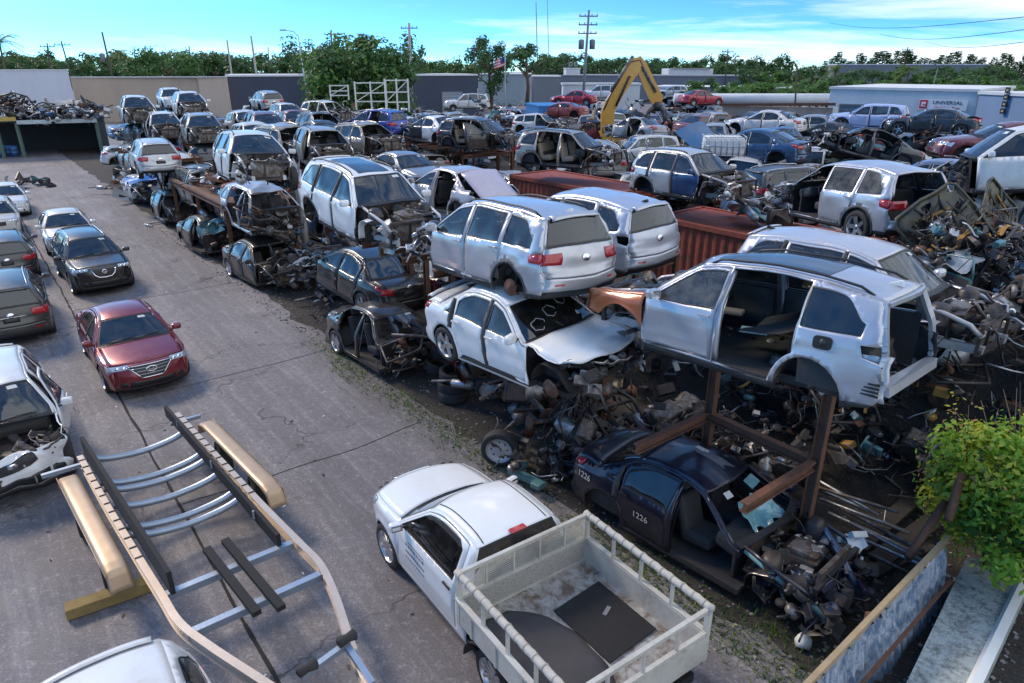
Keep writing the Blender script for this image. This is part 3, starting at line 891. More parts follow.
        hl = MB(); stripreg(8.05, sh.rr - .05, -.93, .93, INTGREY, hl, None, None, -.045); place(hl, 'headliner')
    if not two and 'pillar' not in missing:      # posts between the doors, a mesh each
        for sg in (-1, 1):
            sn = 'L' if sg > 0 else 'R'
            for xq, nb in ((sh.xB, ('front', 'rear')), (sh.xC - .12, ('rear',))):
                if res < .6 and not any(n_ + sn in missing for n_ in nb): continue
                z0 = max(sh.sill, door_lo(xq))
                bare = any(n_ + sn in missing for n_ in nb)
                pb = MB()
                def pf(a, b, xq=xq, sg=sg, z0=z0):
                    z = z0 + (sh.top(xq) - TOPG - z0) * a
                    return sh.side(xq + (.05 if z < zl(xq) else .03) * (2 * b - 1), z, sg, -.045)
                pb.sheet(pf, 8, 1, MP if bare else INTERIOR)
                place(pb, 'pillar', solid=.05)
    wy = sh.hw - .115
    for i, (xw, sg) in enumerate(((sh.xf, 1), (sh.xf, -1), (sh.xr, 1), (sh.xr, -1))):
        if two and i > 1: continue
        if wheels[i] == '1':
            wheel(root, (xw, sg * wy, sh.r), sh.r, .21, sg, rim, rimmat, int(26 * min(1, res)))
        elif wheels[i] == 'd' or wheels[i] == 'r':
            h = MB(); h.lathe([(.001, .05), (.05, .05), (.06, .02), (.15, .015), (.15, -.01), (.04, -.02)], RUST if wheels[i] == 'r' else DIRTYMETAL, 16, RX(-pi / 2 * sg), (xw, sg * (wy + .02), sh.r))
            h.tube([(xw + .05, sg * (wy - .15), sh.r), (xw + .03, sg * (wy - .2), sh.r + .45)], .04, GREASE, 6)
            h.bar((xw - .1, sg * (wy - .05), sh.r - .1), (xw - .35 if i < 2 else xw + .35, sg * .35, sh.r - .08), .05, .05, GREASE)
            place(h, 'brake_disc')
    return root, sh
# ================================================================ the place
def foliage(name, c1, c2, tr=.45):
    t = NT(name); co = t.coords()
    n = t.noise(co, 1.1, 3); n2 = t.noise(co, 7, 2)
    c = t.mix(t.math('MULTIPLY', t.math('ADD', n, n2), .5), c1, c2)
    b = t.n('ShaderNodeBsdfPrincipled'); t.l(c, b.inputs['Base Color']); b.inputs['Roughness'].default_value = .55
    tl = t.n('ShaderNodeBsdfTranslucent'); t.l(c, tl.inputs[0])
    m = t.n('ShaderNodeMixShader'); m.inputs[0].default_value = tr
    t.l(b.outputs[0], m.inputs[1]); t.l(tl.outputs[0], m.inputs[2]); t.l(m.outputs[0], t.out.inputs['Surface'])
    return t.m
LEAF = foliage('leaf_green', (.042, .10, .03), (.10, .21, .06))
LEAFD = foliage('leaf_dark', (.030, .070, .028), (.075, .15, .05))
LEAFB = foliage('leaf_bright', (.055, .14, .022), (.13, .27, .045))
LEAFY = foliage('leaf_yellow', (.16, .25, .025), (.32, .34, .04))
BARK = plain('bark', (.10, .075, .055), .9, 0, .4, 6, .6)
def leafcloud(mb, c, rad, n, size, rnd, mats, clumps=14, flat=.8, fill=.5):
    c = Vector(c); cl = []
    for i in range(clumps):
        d = Vector((rnd.gauss(0, 1), rnd.gauss(0, 1), rnd.gauss(0, 1) * flat)).normalized()
        k = rnd.uniform(fill, 1.0)
        cl.append((Vector((d.x * rad[0] * k, d.y * rad[1] * k, d.z * rad[2] * k)), rnd.uniform(.22, .42), rnd.choice(mats)))
    for i in range(n):
        p, r, m = rnd.choice(cl)
        d = Vector((rnd.gauss(0, 1), rnd.gauss(0, 1), rnd.gauss(0, 1))).normalized() * rnd.random() ** .45
        q = c + p + Vector((d.x * rad[0], d.y * rad[1], d.z * rad[2])) * r
        nrm = (d + Vector((rnd.uniform(-.6, .6), rnd.uniform(-.6, .6), rnd.uniform(0, .9)))).normalized()
        a = nrm.orthogonal().normalized(); b = nrm.cross(a); w = rnd.uniform(0, 6.28)
        e1 = (a * math.cos(w) + b * math.sin(w)) * size * rnd.uniform(.6, 1.3); e2 = nrm.cross(e1) * .6
        mm = m if rnd.random() < .75 else rnd.choice(mats)
        mb.add([q - e1, q + e2 * .8 + e1 * .1, q + e1, q - e2 * .8 + e1 * .1], [(0, 1, 2, 3)], mm)
def tree(loc, h, r, n, size, seed, mats, label, name='tree', group=None, flat=.8, clumps=16, trunk_h=.35):
    rnd = random.Random(seed)
    o = empty(name, loc); tag(o, label, 'tree', group)
    t = MB(); t.tube([(0, 0, -.1), (.02 * h, .01 * h, h * trunk_h * .5), (-.01 * h, 0, h * trunk_h), (.0, .02 * h, h * .75)], .035 * h, BARK, 8, r2=.01 * h)
    for i in range(7):
        a = rnd.uniform(0, 6.3); z = h * rnd.uniform(trunk_h * .7, .6)
        t.tube([(0, 0, z), (math.cos(a) * r * .4, math.sin(a) * r * .4, z + h * .10), (math.cos(a) * r * .8, math.sin(a) * r * .8, z + h * .18)], .014 * h, BARK, 5, r2=.003 * h)
    t.build('trunk', o)
    m = MB(); leafcloud(m, (0, 0, h * (.5 + trunk_h * .42)), (r, r, h * (.5 - trunk_h * .38)), n, size, rnd, mats, clumps, flat)
    m.build('crown', o)
    return o
def palm(loc, h, seed, label, group=None, fr=2.4):
    rnd = random.Random(seed)
    o = empty('palm_tree', loc); tag(o, label, 'palm tree', group)
    t = MB(); t.tube([(0, 0, -.1), (.1, 0, h * .5), (.25, .05, h)], .19, BARK, 8, r2=.11); t.build('trunk', o)
    m = MB()
    for i in range(22):
        a = rnd.uniform(0, 6.28); el = rnd.uniform(-.5, 1.1); L = fr * rnd.uniform(.8, 1.1); pts = []
        for k in range(9):
            s = k / 8
            pts.append(Vector((.25 + math.cos(a) * math.cos(el) * L * s, .05 + math.sin(a) * math.cos(el) * L * s, h + math.sin(el) * L * s - .55 * L * s * s)))
        m.tube(pts, .025, LEAFY, 4, r2=.006)
        sd = Vector((-math.sin(a), math.cos(a), 0))
        for k in range(1, 9):
            for j in range(4):
                p = pts[k - 1].lerp(pts[k], j / 4)
                for sg in (-1, 1):
                    tip = p + sd * sg * .42 * (1 - .6 * k / 9) + (pts[k] - pts[k - 1]) * .7 + Vector((0, 0, -.20))
                    m.add([p, p + (pts[k] - pts[k - 1]) * .16, tip], [(0, 1, 2)], rnd.choice([LEAF, LEAF, LEAFD, LEAFY]))
    m.build('crown', o)
    return o
# ---------------------------------------------------------------- ground
def ground_mat():
    t = NT('worn_asphalt'); co = t.coords()
    big = t.noise(co, .16, 5, .6); mid = t.noise(co, .9, 6, .65, .4); fine = t.noise(co, 30, 5, .7); spk = t.noise(co, 140, 2, .5)
    base = t.mix(t.ramp(big, [(.35, 0), (.68, 1)]), (.19, .178, .190), (.345, .325, .342))
    # darker worn tracks run along the lane
    lane = t.mapping(co, (1, 1, 1), (0, 0, -YAW)); tr = t.noise(t.mapping(lane, (.06, .8, 1)), 1.0, 4, .6)
    base = t.mix(t.ramp(tr, [(.42, .55), (.62, 0)]), base, (.115, .105, .110))
    stain = t.ramp(mid, [(.56, 0), (.70, 1)])
    base = t.mix(t.math('MULTIPLY', stain, .6), base, (.085, .077, .082))
    pat = t.ramp(t.noise(co, .28, 3, .5, 1.2), [(.52, 0), (.57, 1)])
    base = t.mix(t.math('MULTIPLY', pat, .35), base, (.13, .118, .124))
    pale = t.ramp(t.noise(co, 2.3, 7, .7), [(.58, 0), (.75, 1)])
    base = t.mix(t.math('MULTIPLY', pale, .35), base, (.38, .36, .36))
    base = t.mix(t.math('MULTIPLY', t.ramp(fine, [(.4, 1), (.62, 0)]), .6), base, (.07, .064, .066))
    base = t.mix(t.ramp(spk, [(.70, 0), (.76, .7)]), base, (.45, .43, .42))
    base = t.mix(t.ramp(t.noise(co, 60, 2), [(.70, 0), (.74, .8)]), base, (.025, .023, .023))
    st1 = t.noise(t.mapping(lane, (.35, 5.0, 1)), 1.0, 6, .7)
    base = t.mix(t.math('MULTIPLY', t.ramp(st1, [(.50, 0), (.72, 1)]), .28), base, (.48, .45, .45))
    st2 = t.noise(t.mapping(lane, (.5, 3.2, 1), (0, 0, .12), (3, 7, 0)), 1.3, 6, .75)
    base = t.mix(t.math('MULTIPLY', t.ramp(st2, [(.52, 0), (.70, 1)]), .32), base, (.10, .09, .094))
    mot = t.noise(co, 7.5, 6, .75)
    base = t.mix(t.ramp(mot, [(.38, .42), (.56, 0)]), base, (.11, .10, .103))
    base = t.mix(t.ramp(mot, [(.54, 0), (.72, .38)]), base, (.50, .47, .47))
    oil = t.ramp(t.noise(co, .55, 4, .6, .8), [(.64, 0), (.72, 1)])
    base = t.mix(t.math('MULTIPLY', oil, .6), base, (.045, .041, .043))
    # cracks
    vo = t.n('ShaderNodeTexVoronoi', feature='DISTANCE_TO_EDGE'); vo.inputs['Scale'].default_value = .35
    wv = t.n('ShaderNodeVectorMath', operation='ADD'); nz = t.n('ShaderNodeTexNoise'); nz.inputs['Scale'].default_value = 1.6; nz.inputs['Detail'].default_value = 5
    t.l(co, nz.inputs['Vector']); sc = t.n('ShaderNodeVectorMath', operation='SCALE'); t.l(nz.outputs['Color'], sc.inputs[0]); sc.inputs['Scale'].default_value = 1.3
    t.l(co, wv.inputs[0]); t.l(sc.outputs[0], wv.inputs[1]); t.l(wv.outputs[0], vo.inputs['Vector'])
    crack = t.ramp(vo.outputs['Distance'], [(.0, 1), (.006, 1), (.012, 0)])
    crack = t.math('MULTIPLY', crack, t.ramp(t.noise(co, .5, 3), [(.45, 0), (.6, .8)]))
    base = t.mix(crack, base, (.03, .028, .028))
    h = t.math('ADD', t.math('ADD', t.math('MULTIPLY', fine, .5), t.math('MULTIPLY', mot, .6)), t.math('MULTIPLY', crack, -1.0))
    ro = t.ramp(mid, [(.3, .85), (.7, .6)])
    return t.bsdf(base, ro, 0, 0, t.bump(h, .5, .012))
def dirt_mat(name, c1, c2, sc=1.0):
    t = NT(name); co = t.coords()
    n = t.noise(co, .8 * sc, 7, .7); f = t.noise(co, 22 * sc, 6, .75); g = t.noise(co, 70 * sc, 3, .6)
    c = t.mix(n, c1, c2); c = t.mix(t.ramp(g, [(.60, 0), (.70, .8)]), c, (.30, .28, .26)); c = t.mix(t.ramp(f, [(.35, .7), (.55, 0)]), c, (.02, .018, .016))
    c = t.mix(t.ramp(t.noise(co, 1.7, 5), [(.58, 0), (.7, .8)]), c, (.018, .016, .016))
    return t.bsdf(c, .9, 0, 0, t.bump(t.math('ADD', f, g), .8, .03))
GM = ground_mat()
g = MB()
NX = 24
g.quad((-420, -40, 0), (420, -40, 0), (420, 900, 0), (-420, 900, 0), GM)
tag(g.build('ground'), kind='structure')
DIRT = dirt_mat('oily_dirt', (.030, .026, .023), (.085, .072, .06))
rnd0 = random.Random(5)
def ragged(a0, a1, b, amp, n):
    return [(a0 + (a1 - a0) * i / n, b + amp * (noise.noise(Vector((i * .55, b, 2))) + .6 * noise.noise(Vector((i * 2.1, b, 5))))) for i in range(n + 1)]
d = MB(); near = ragged(1.0, 75, 6.75, .28, 150)
vs = [ab(a, b, .006) for a, b in near] + [ab(a, 75, .006) for a, b in near]
n_ = len(near)
d.add(vs, [(i, n_ + i, n_ + i + 1, i + 1) for i in range(n_ - 1)], DIRT)
tag(d.build('dirt_ground'), kind='structure')
# seam of the concrete apron in the lane
sm = MB(); pts = [ab(a, 1.55 + .05 * noise.noise(Vector((a * .8, 0, 0))), .004) for a in [4 + i * .35 for i in range(110)]]
for p, q in zip(pts, pts[1:]):
    w_ = BX * (.018 + .012 * rnd0.random()); sm.quad(p - w_, p + w_, q + w_, q - w_, plain('seam_dirt', (.02, .018, .018), .95, 0, .4, 6, .3))
for a0 in (11.2, 16.2, 24.0):
    pts = [ab(a0 + .25 * noise.noise(Vector((b * .5, a0, 0))), b, .004) for b in [1.6 + i * .25 for i in range(20)]]
    for p, q in zip(pts, pts[1:]):
        w_ = AX * .012; sm.quad(p - w_, p + w_, q + w_, q - w_, plain('seam_dirt', (.02, .018, .018), .95, 0, .4, 6, .3))
tag(sm.build('pavement_seam'), kind='structure')
# loose stones and glass crumbs along the edge
gr = MB(); STONE = [plain('stone_grey', (.16, .15, .145), .85, 0, .4, 5, .3), plain('stone_pale', (.28, .265, .245), .85, 0, .3, 5, .3), plain('stone_dark', (.06, .055, .05), .9, 0, .4, 5, .3)]
for i in range(4200):
    a = 1.2 + rnd0.random() ** 1.4 * 34; b = 6.3 + abs(rnd0.gauss(0, 1.6)) if i % 3 else rnd0.uniform(8.5, 12)
    s_ = rnd0.uniform(.006, .024)
    p = ab(a, b, s_ * .4); R3 = RZ(rnd0.uniform(0, 6.3))
    vs = [p + R3 @ Vector((x * s_ * rnd0.uniform(.7, 1.3), y * s_ * rnd0.uniform(.7, 1.3), z * s_ * .7)) for x in (-1, 1) for y in (-1, 1) for z in (-1, 1)]
    gr.add(vs, [(0, 1, 3, 2), (4, 6, 7, 5), (0, 4, 5, 1), (2, 3, 7, 6), (0, 2, 6, 4), (1, 5, 7, 3)], rnd0.choice(STONE))
tag(gr.build('gravel'), 'loose gravel and crumbs at the edge of the lane', None, None, 'stuff')
wd = MB()
for i in range(4200):
    c_ = rnd0.choice([(15.9, 6.6), (14.6, 6.3), (10.6, 6.5), (8.9, 6.6), (6.6, 6.4), (4.2, 6.5), (5.4, 6.6), (12.4, 6.5), (3.0, 6.5), (3.3, 7.0)])
    a = c_[0] + rnd0.gauss(0, .6); b = c_[1] + rnd0.gauss(0, .22); p = ab(a, b, .01)
    e = Vector((rnd0.gauss(0, .05), rnd0.gauss(0, .05), rnd0.uniform(.02, .11))); w_ = Vector((rnd0.uniform(-.012, .012), rnd0.uniform(-.012, .012), .004))
    wd.add([p - w_, p + w_, p + e], [(0, 1, 2)], rnd0.choice([LEAF, LEAFB, LEAFY, LEAFD]))
tag(wd.build('weeds'), 'low weeds growing along the edge of the lane', None, None, 'stuff')
# ---------------------------------------------------------------- far walls and buildings
def wallmat(name, col, stain=.25):
    t = NT(name); co = t.coords()
    n = t.noise(t.mapping(co, (.25, .25, .06)), 2.5, 6, .65); f = t.noise(co, 3, 5, .6)
    c = t.mix(t.math('MULTIPLY', t.ramp(n, [(.42, 0), (.75, 1)]), stain), col, tuple(x * .45 for x in col))
    c = t.mix(t.math('MULTIPLY', t.ramp(f, [(.5, 0), (.7, 1)]), .2), c, tuple(min(1, x * 1.2) for x in col))
    return t.bsdf(c, .85, 0, 0, t.bump(f, .2, .02))
WBLUE = wallmat('pale_blue_wall', (.50, .53, .61)); WBEIGE = wallmat('beige_wall', (.44, .345, .27)); WSLATE = wallmat('slate_wall', (.050, .062, .095))
WGREY = wallmat('grey_wall', (.17, .185, .21)); WWHITE = wallmat('white_wall', (.60, .62, .64)); WLIGHTB = wallmat('light_blue_wall', (.54, .60, .65), .35); WSHADEB = wallmat('shaded_blue_wall', (.19, .28, .42), .35)  # last one: pale blue wall's unlit side, shade painted in as darker blue
ROOFG = plain('roof_felt', (.24, .25, .27), .9, 0, .25, 1, .2)
DOORG = plain('roller_door', (.16, .19, .23), .6, .2, .15, 3, .1)
def flat(p): return Vector((p.x, p.y, 0))
def wallseg(mb, p, q, z0, z1, th, mat):
    p, q = flat(p), flat(q); d = (q - p).normalized(); n = Vector((-d.y, d.x, 0))
    mb.add([p + Vector((0, 0, z0)), q + Vector((0, 0, z0)), q + n * th + Vector((0, 0, z0)), p + n * th + Vector((0, 0, z0)),
            p + Vector((0, 0, z1)), q + Vector((0, 0, z1)), q + n * th + Vector((0, 0, z1)), p + n * th + Vector((0, 0, z1))],
           [(3, 2, 1, 0), (4, 5, 6, 7), (0, 1, 5, 4), (1, 2, 6, 5), (2, 3, 7, 6), (3, 0, 4, 7)], mat)
def zat(v, D):
    return px(512, v, D=D).z
# pale wall, far left
o = empty('perimeter_wall', flat(px(30, 90, D=88))); tag(o, 'tall pale blue wall behind the scrap heap at far left', 'wall')
A0, A1 = px(-60, 90, D=84), px(72, 90, D=90); base = Vector(o.location)
m = MB(); wallseg(m, A0, A1, -.2, zat(70.5, 88), .35, WBLUE); m.deform(lambda v: v - base); m.build('wall_panel', o)
m = MB(); wallseg(m, A0 - Vector((0, .1, 0)), A1 - Vector((0, .1, 0)), zat(70.5, 88) + .004, zat(70.5, 88) + .12, .55, WWHITE); m.deform(lambda v: v - base); m.build('coping', o)
o = empty('perimeter_wall', flat(px(150, 90, D=97))); tag(o, 'long beige wall with a paler right end behind the cars', 'wall'); base = Vector(o.location)
m = MB(); wallseg(m, px(73, 90, D=96), px(199, 90, D=98), -.2, zat(77.5, 97), .35, WBEIGE); m.deform(lambda v: v - base); m.build('wall_panel', o)
m = MB(); wallseg(m, px(199.2, 90, D=97.8), px(228, 90, D=98), -.2, zat(77.8, 97), .35, wallmat('sand_wall', (.52, .41, .32))); m.deform(lambda v: v - base); m.build('wall_panel', o)
m = MB(); wallseg(m, px(73, 90, D=95.9), px(228, 90, D=97.9), zat(77.5, 97) + .004, zat(77.5, 97) + .12, .5, WWHITE); m.deform(lambda v: v - base); m.build('coping', o)
def building(name, label, p, q, z1, depth, wmat, doors=(), windows=(), parapet=True, cat='building', roofm=None, z0=-.2):
    """a flat-roofed block whose front runs from p to q (left to right as seen)"""
    p, q = flat(p), flat(q); o = empty(name, (p + q) / 2); tag(o, label, cat)
    c0 = (p + q) / 2; d = (q - p).normalized(); n = Vector((-d.y, d.x, 0)); L = (q - p).length
    def W(u, z, off=0): return p + d * (L * u) - n * off + Vector((0, 0, z)) - c0
    m = MB(); wallseg(m, p, q, z0, z1, depth, wmat); m.deform(lambda v: v - c0); m.build('wall', o)
    m = MB(); r0 = p - d * .12 - n * .12; r1 = q + d * .12 - n * .12
    wallseg(m, r0, r1, z1 + .004, z1 + .22, depth + .3, roofm or WWHITE); m.deform(lambda v: v - c0); m.build('roof', o)
    for u0, u1, za, zb, mat, nm in doors:
        k = MB(); 
        for i in range(9):
            zz = za + (zb - za) * i / 9; k.add([W(u0, zz, .03), W(u1, zz, .03), W(u1, zz + (zb - za) / 9 * .9, .06), W(u0, zz + (zb - za) / 9 * .9, .06)], [(0, 1, 2, 3)], mat)
        dr = k.build(nm, o)
        f = MB()
        for a_, b_ in (((u0, za), (u0, zb)), ((u1, za), (u1, zb)), ((u0, zb), (u1, zb))): f.bar(W(a_[0], a_[1], .05), W(b_[0], b_[1], .05), .12, .12, WGREY)
        f.build('frame', dr)
    for u0, u1, za, zb in windows:
        k = MB(); k.add([W(u0, za, .02), W(u1, za, .02), W(u1, zb, .02), W(u0, zb, .02)], [(0, 1, 2, 3)], DARKGLASS2)
        wo = k.build('window', o); f = MB()
        for a_, b_ in (((u0, za), (u1, za)), ((u0, zb), (u1, zb)), ((u0, za), (u0, zb)), ((u1, za), (u1, zb))): f.bar(W(a_[0], a_[1], .04), W(b_[0], b_[1], .04), .08, .08, WWHITE)
        f.build('frame', wo)
    return o
DARKGLASS2 = plain('dark_pane', (.02, .025, .03), .08, 0, .2, 3, 0)
building('warehouse', 'long dark slate warehouse with a small pale roller door', px(228, 90, D=99), px(447 + 30, 90, D=110), zat(76, 106), 14, WSLATE, doors=[(.845, .935, 0, 3.4, plain('pale_door', (.28, .33, .38), .6, .1, .1, 3, .1), 'roller_door')])
building('warehouse', 'low white building with pale blue front behind the flagpole', px(478, 90, D=140), px(533, 90, D=140), zat(75, 140), 18, wallmat('pale_teal_wall', (.38, .47, .52)), roofm=WWHITE)
building('workshop', 'small dark grey shed between the flagpole and the white wall', px(533, 90, D=118), px(560, 90, D=118), zat(77, 118), 8, WGREY)
building('warehouse', 'long low grey warehouse behind the yellow digger arm', px(560, 90, D=150), px(775, 90, D=138), zat(76.5, 144), 16, WGREY, roofm=ROOFG)
building('warehouse', 'long white building with a row of small windows beyond the red cars', px(652, 90, D=112), px(788, 90, D=104), zat(88.5, 108), 9, WWHITE, windows=[(.04 + .075 * i, .04 + .075 * i + .045, 1.6, 2.7) for i in range(9)] + [(.83, .86, 1.2, 2.4), (.88, .91, 1.2, 2.4)], roofm=WWHITE)
building('trailer_box', 'long plain white box trailer behind the left red car', px(563, 90, D=92), px(640, 90, D=92), zat(85, 92), 2.6, WWHITE, z0=1.0)
building('shed', 'grey flat roofed shed on the skyline at far right', px(835, 80, D=190), px(985, 80, D=180), zat(65, 185), 20, WGREY, roofm=WWHITE)
building('house', 'small white house with square windows above the grey warehouse', px(566, 75, D=165), px(580, 75, D=165), zat(69, 165), 8, WWHITE, windows=[(.2, .4, 7.0, 7.8), (.6, .8, 7.0, 7.8)])
# the hip-roofed house
c0 = flat(px(691, 75, D=155)); o = empty('house', c0); tag(o, 'white house with a small hipped roof rising over the grey warehouse', 'house')
m = MB(); m.box((0, 4, 3.2), (9.5, 7, 6.6), WWHITE); m.build('wall', o)
m = MB(); zt = zat(72.5, 155); m.add([(-4.2, 0, 6.5), (4.2, 0, 6.5), (4.2, 8, 6.5), (-4.2, 8, 6.5), (-1.5, 3, zt), (1.5, 3, zt), (1.5, 5, zt), (-1.5, 5, zt)], [(0, 1, 5, 4), (1, 2, 6, 5), (2, 3, 7, 6), (3, 0, 4, 7), (4, 5, 6, 7)], ROOFG); m.build('roof', o)
# right-hand workshop
P0, P1, P2 = px(829, 100, D=66), px(977, 100, D=58), px(1120, 100, D=46)
Z1 = zat(89, 66)
wb = building('workshop', 'pale blue workshop with a grey roller door and a parts sign', P0, P1, Z1, 14, WLIGHTB, doors=[(.09, .27, .3, 3.8, DOORG, 'roller_door')], roofm=WWHITE)
P1b = flat(P1) + (flat(P2) - flat(P1)).normalized() * .15
wb2 = building('workshop', 'workshop end beside the sign, its shaded side painted darker blue', P1b, P2, Z1 - .15, 12, WSHADEB, roofm=WWHITE)
def text(body, size, mat, parent, loc, rot, name='lettering', ext=.01, align='CENTER', sx=1.0):
    cu = bpy.data.curves.new(name, 'FONT'); cu.body = body; cu.size = size; cu.extrude = ext; cu.align_x = align; cu.align_y = 'CENTER'
    cu.materials.append(mat); tmp = bpy.data.objects.new(name + '_curve', cu); COL.objects.link(tmp); bpy.context.view_layer.update()
    me = bpy.data.meshes.new_from_object(tmp.evaluated_get(bpy.context.evaluated_depsgraph_get())); bpy.data.objects.remove(tmp); o = bpy.data.objects.new(name, me); COL.objects.link(o); o.parent = parent; o.location = loc; o.rotation_euler = rot; o.scale = (sx, 1, 1); return o
dW = (flat(P1) - flat(P0)).normalized(); nW = Vector((dW.y, -dW.x, 0)); angW = math.atan2(dW.y, dW.x)
sgc = flat(P0).lerp(flat(P1), .80) + nW * .16; zs = zat(104, 61)
o = empty('shop_sign', sgc + Vector((0, 0, zs)), (0, 0, angW)); o.scale = (.82, 1, .85); tag(o, 'white parts sign with black and red lettering on the workshop wall', 'sign')
m = MB(); m.box((0, 0, 0), (4.3, .10, .98), plain('sign_white', (.72, .72, .72), .5, 0, .06, 4, 0)); m.build('board', o)
SR = plain('sign_red', (.55, .03, .05), .5, 0, .1, 4, 0); SK = plain('sign_black', (.02, .02, .025), .5, 0, .1, 4, 0)
m = MB(); m.box((-1.72, -.06, .02), (.72, .03, .80), SR); m.box((-1.72, -.08, .02), (.40, .03, .44), plain('sign_white', (.72, .72, .72), .5, 0, .06, 4, 0)); m.box((-1.66, -.10, -.02), (.26, .03, .10), SR); m.build('logo_square', o)
text('UNIVERSAL', .46, SK, o, (.42, -.06, .20), (pi / 2, 0, 0), sx=1.15)
text('Used Auto Parts', .34, SR, o, (.42, -.06, -.25), (pi / 2, 0, 0))
dV = (flat(P2) - P1b).normalized() if False else (flat(P2) - flat(P1)).normalized(); nV = Vector((dV.y, -dV.x, 0))
o = empty('wall_sign', flat(P1) + dV * 3.1 + nV * .2 + Vector((0, 0, zat(100, 56))), (0, 0, math.atan2(dV.y, dV.x))); tag(o, 'column of four dark letter blocks on the blue end wall', 'sign')
for i in range(4):
    m = MB(); m.box((0, 0, .75 - i * .5), (.42, .08, .40), SK); m.box((.02, -.05, .75 - i * .5), (.2, .03, .10), plain('sign_gold', (.5, .42, .15), .5, 0, .1, 4, 0)); m.build('letter_block', o)
# old stained yard wall behind the white coupe
o = empty('yard_wall', flat(px(775, 115, D=56))); base = Vector(o.location); tag(o, 'old stained yard wall with rusty top rail behind the white coupe', 'wall')
m = MB(); wallseg(m, px(722, 115, D=58), px(832, 115, D=55), 0, zat(107, 56), .3, wallmat('stained_wall', (.36, .31, .27), .9)); m.deform(lambda v: v - base); m.build('wall_panel', o)
m = MB(); m.bar(px(720, 115, D=57.8) * 1 + Vector((0, 0, 0)), px(834, 115, D=54.8), .2, .2, RUST); zz = zat(106, 56)
m.deform(lambda v: Vector((v.x, v.y, zz + (v.z - px(720, 115, D=57.8).z))) - base); m.build('top_rail', o)
o = empty('tank', flat(px(800, 98, D=75)) + Vector((0, 0, 0))); tag(o, 'long pale horizontal tank beside the blue workshop', 'tank')
m = MB(); zz = zat(99, 75); m.tube([(-13, 0, zz), (8, 0, zz)], .55, WWHITE, 14); m.build('barrel', o)
m = MB(); m.box((-9, 0, zz / 2 - .2), (.3, .8, zz), RUST); m.build('support', o); m = MB(); m.box((4, 0, zz / 2 - .2), (.3, .8, zz), RUST); m.build('support', o)
o = empty('white_panel', flat(px(820, 118, D=56))); tag(o, 'plain white gate panel left of the blue workshop', 'gate'); m = MB(); m.box((0, 0, 2.0), (2.6, .12, 4.0), WWHITE); m.build('panel', o); m = MB(); m.tube([(-1.35, 0, 0), (-1.35, 0, 4.1)], .06, GALV, 8); m.build('post', o)
# ---------------------------------------------------------------- trees
rt = random.Random(11)
big = tree(flat(px(358, 100, D=76)), zat(39, 76), 5.9, 15000, .30, 3, [LEAF, LEAF, LEAFD, LEAFB], 'big round dark green tree in front of the slate warehouse', clumps=90, trunk_h=.06, flat=1.0)
tree(flat(px(316, 80, D=105)), zat(37, 105), 4.2, 4000, .25, 4, [LEAFD, LEAFD, LEAF], 'tall dark tree behind the left side of the round tree', clumps=22)
tree(flat(px(408, 80, D=115)), zat(35, 115), 3.6, 1300, .3, 5, [LEAFD, LEAF], 'thin feathery tree beside the tall concrete pole', clumps=18)
tree(flat(px(490, 80, D=125)), zat(33, 125), 4.0, 4200, .26, 6, [LEAFD, LEAF], 'upright leafy tree left of the flagpole', clumps=22, trunk_h=.3)
tree(flat(px(527, 80, D=135)), zat(35, 135), 4.6, 1500, .3, 7, [LEAFD, LEAF], 'sparse spreading tree right of the flagpole', clumps=12, trunk_h=.55)
tree(flat(px(166, 85, D=112)), zat(43, 112), 5.6, 5500, .26, 8, [LEAF, LEAFB, LEAF], 'bright broad tree rising over the beige wall', clumps=26)
tree(flat(px(436, 85, D=125)), zat(58, 125), 3.8, 2600, .26, 9, [LEAFB, LEAF], 'low bright tree above the slate warehouse roof', clumps=16)
palm(flat(px(8, 85, D=98)), zat(42, 98), 1, 'tall coconut palm at the far left edge', fr=3.6)
palm(flat(px(124, 85, D=118)), zat(54, 118), 2, 'palm top peeping over the beige wall', fr=2.6)
palm(flat(px(905, 85, D=105)), zat(69, 105), 3, 'palm among bright trees behind the blue workshop', fr=2.4)
palm(flat(px(832, 85, D=108)), zat(70, 108), 6, 'palm just left of the blue workshop roof', fr=2.4)
kinds = []
for k, (h, r, n, sz, mats, fl) in enumerate([(9, 4.2, 1500, .36, [LEAFD, LEAF], .8), (8, 4.0, 1500, .36, [LEAF, LEAFD, LEAFB], .8), (7.5, 4.2, 1500, .34, [LEAFB, LEAF, LEAFB], .8), (10, 3.0, 1200, .34, [LEAFD, LEAFD, LEAF], 1.0)]):
    kinds.append((h, r, n, sz, mats, fl))
first = {}
def skyline_tree(u, vtop, D, k, lab, grp):
    h, r, n, sz, mats, fl = kinds[k]
    p = flat(px(u, 85, D=D)); H_ = zat(vtop, D)
    if k not in first:
        o = tree(p, h, r, n, sz, 40 + k, mats, lab, 'tree', grp, fl); first[k] = o
    else:
        o = copy_tree(first[k]); o.location = p; o['label'] = lab; o['group'] = grp
    s_ = H_ / h; o.scale = (s_ * rt.uniform(.9, 1.25), s_ * rt.uniform(.9, 1.25), s_); o.rotation_euler.z = rt.uniform(0, 6.3)
for i in range(42):
    u = -20 + i * 12.5 + rt.uniform(-6, 6); skyline_tree(u, rt.uniform(50, 60) if u < 340 else rt.uniform(57, 64), rt.uniform(120, 170), rt.choice([0, 0, 1, 3]), 'dark green tree in the belt behind the left walls', 'trees behind the left walls')
for i in range(34):
    u = 535 + i * 7.5 + rt.uniform(-5, 5); skyline_tree(u, rt.uniform(52, 63), rt.uniform(170, 220), rt.choice([0, 1, 3, 0]), 'dark tree on the skyline behind the yellow digger arm', 'skyline trees behind the digger')
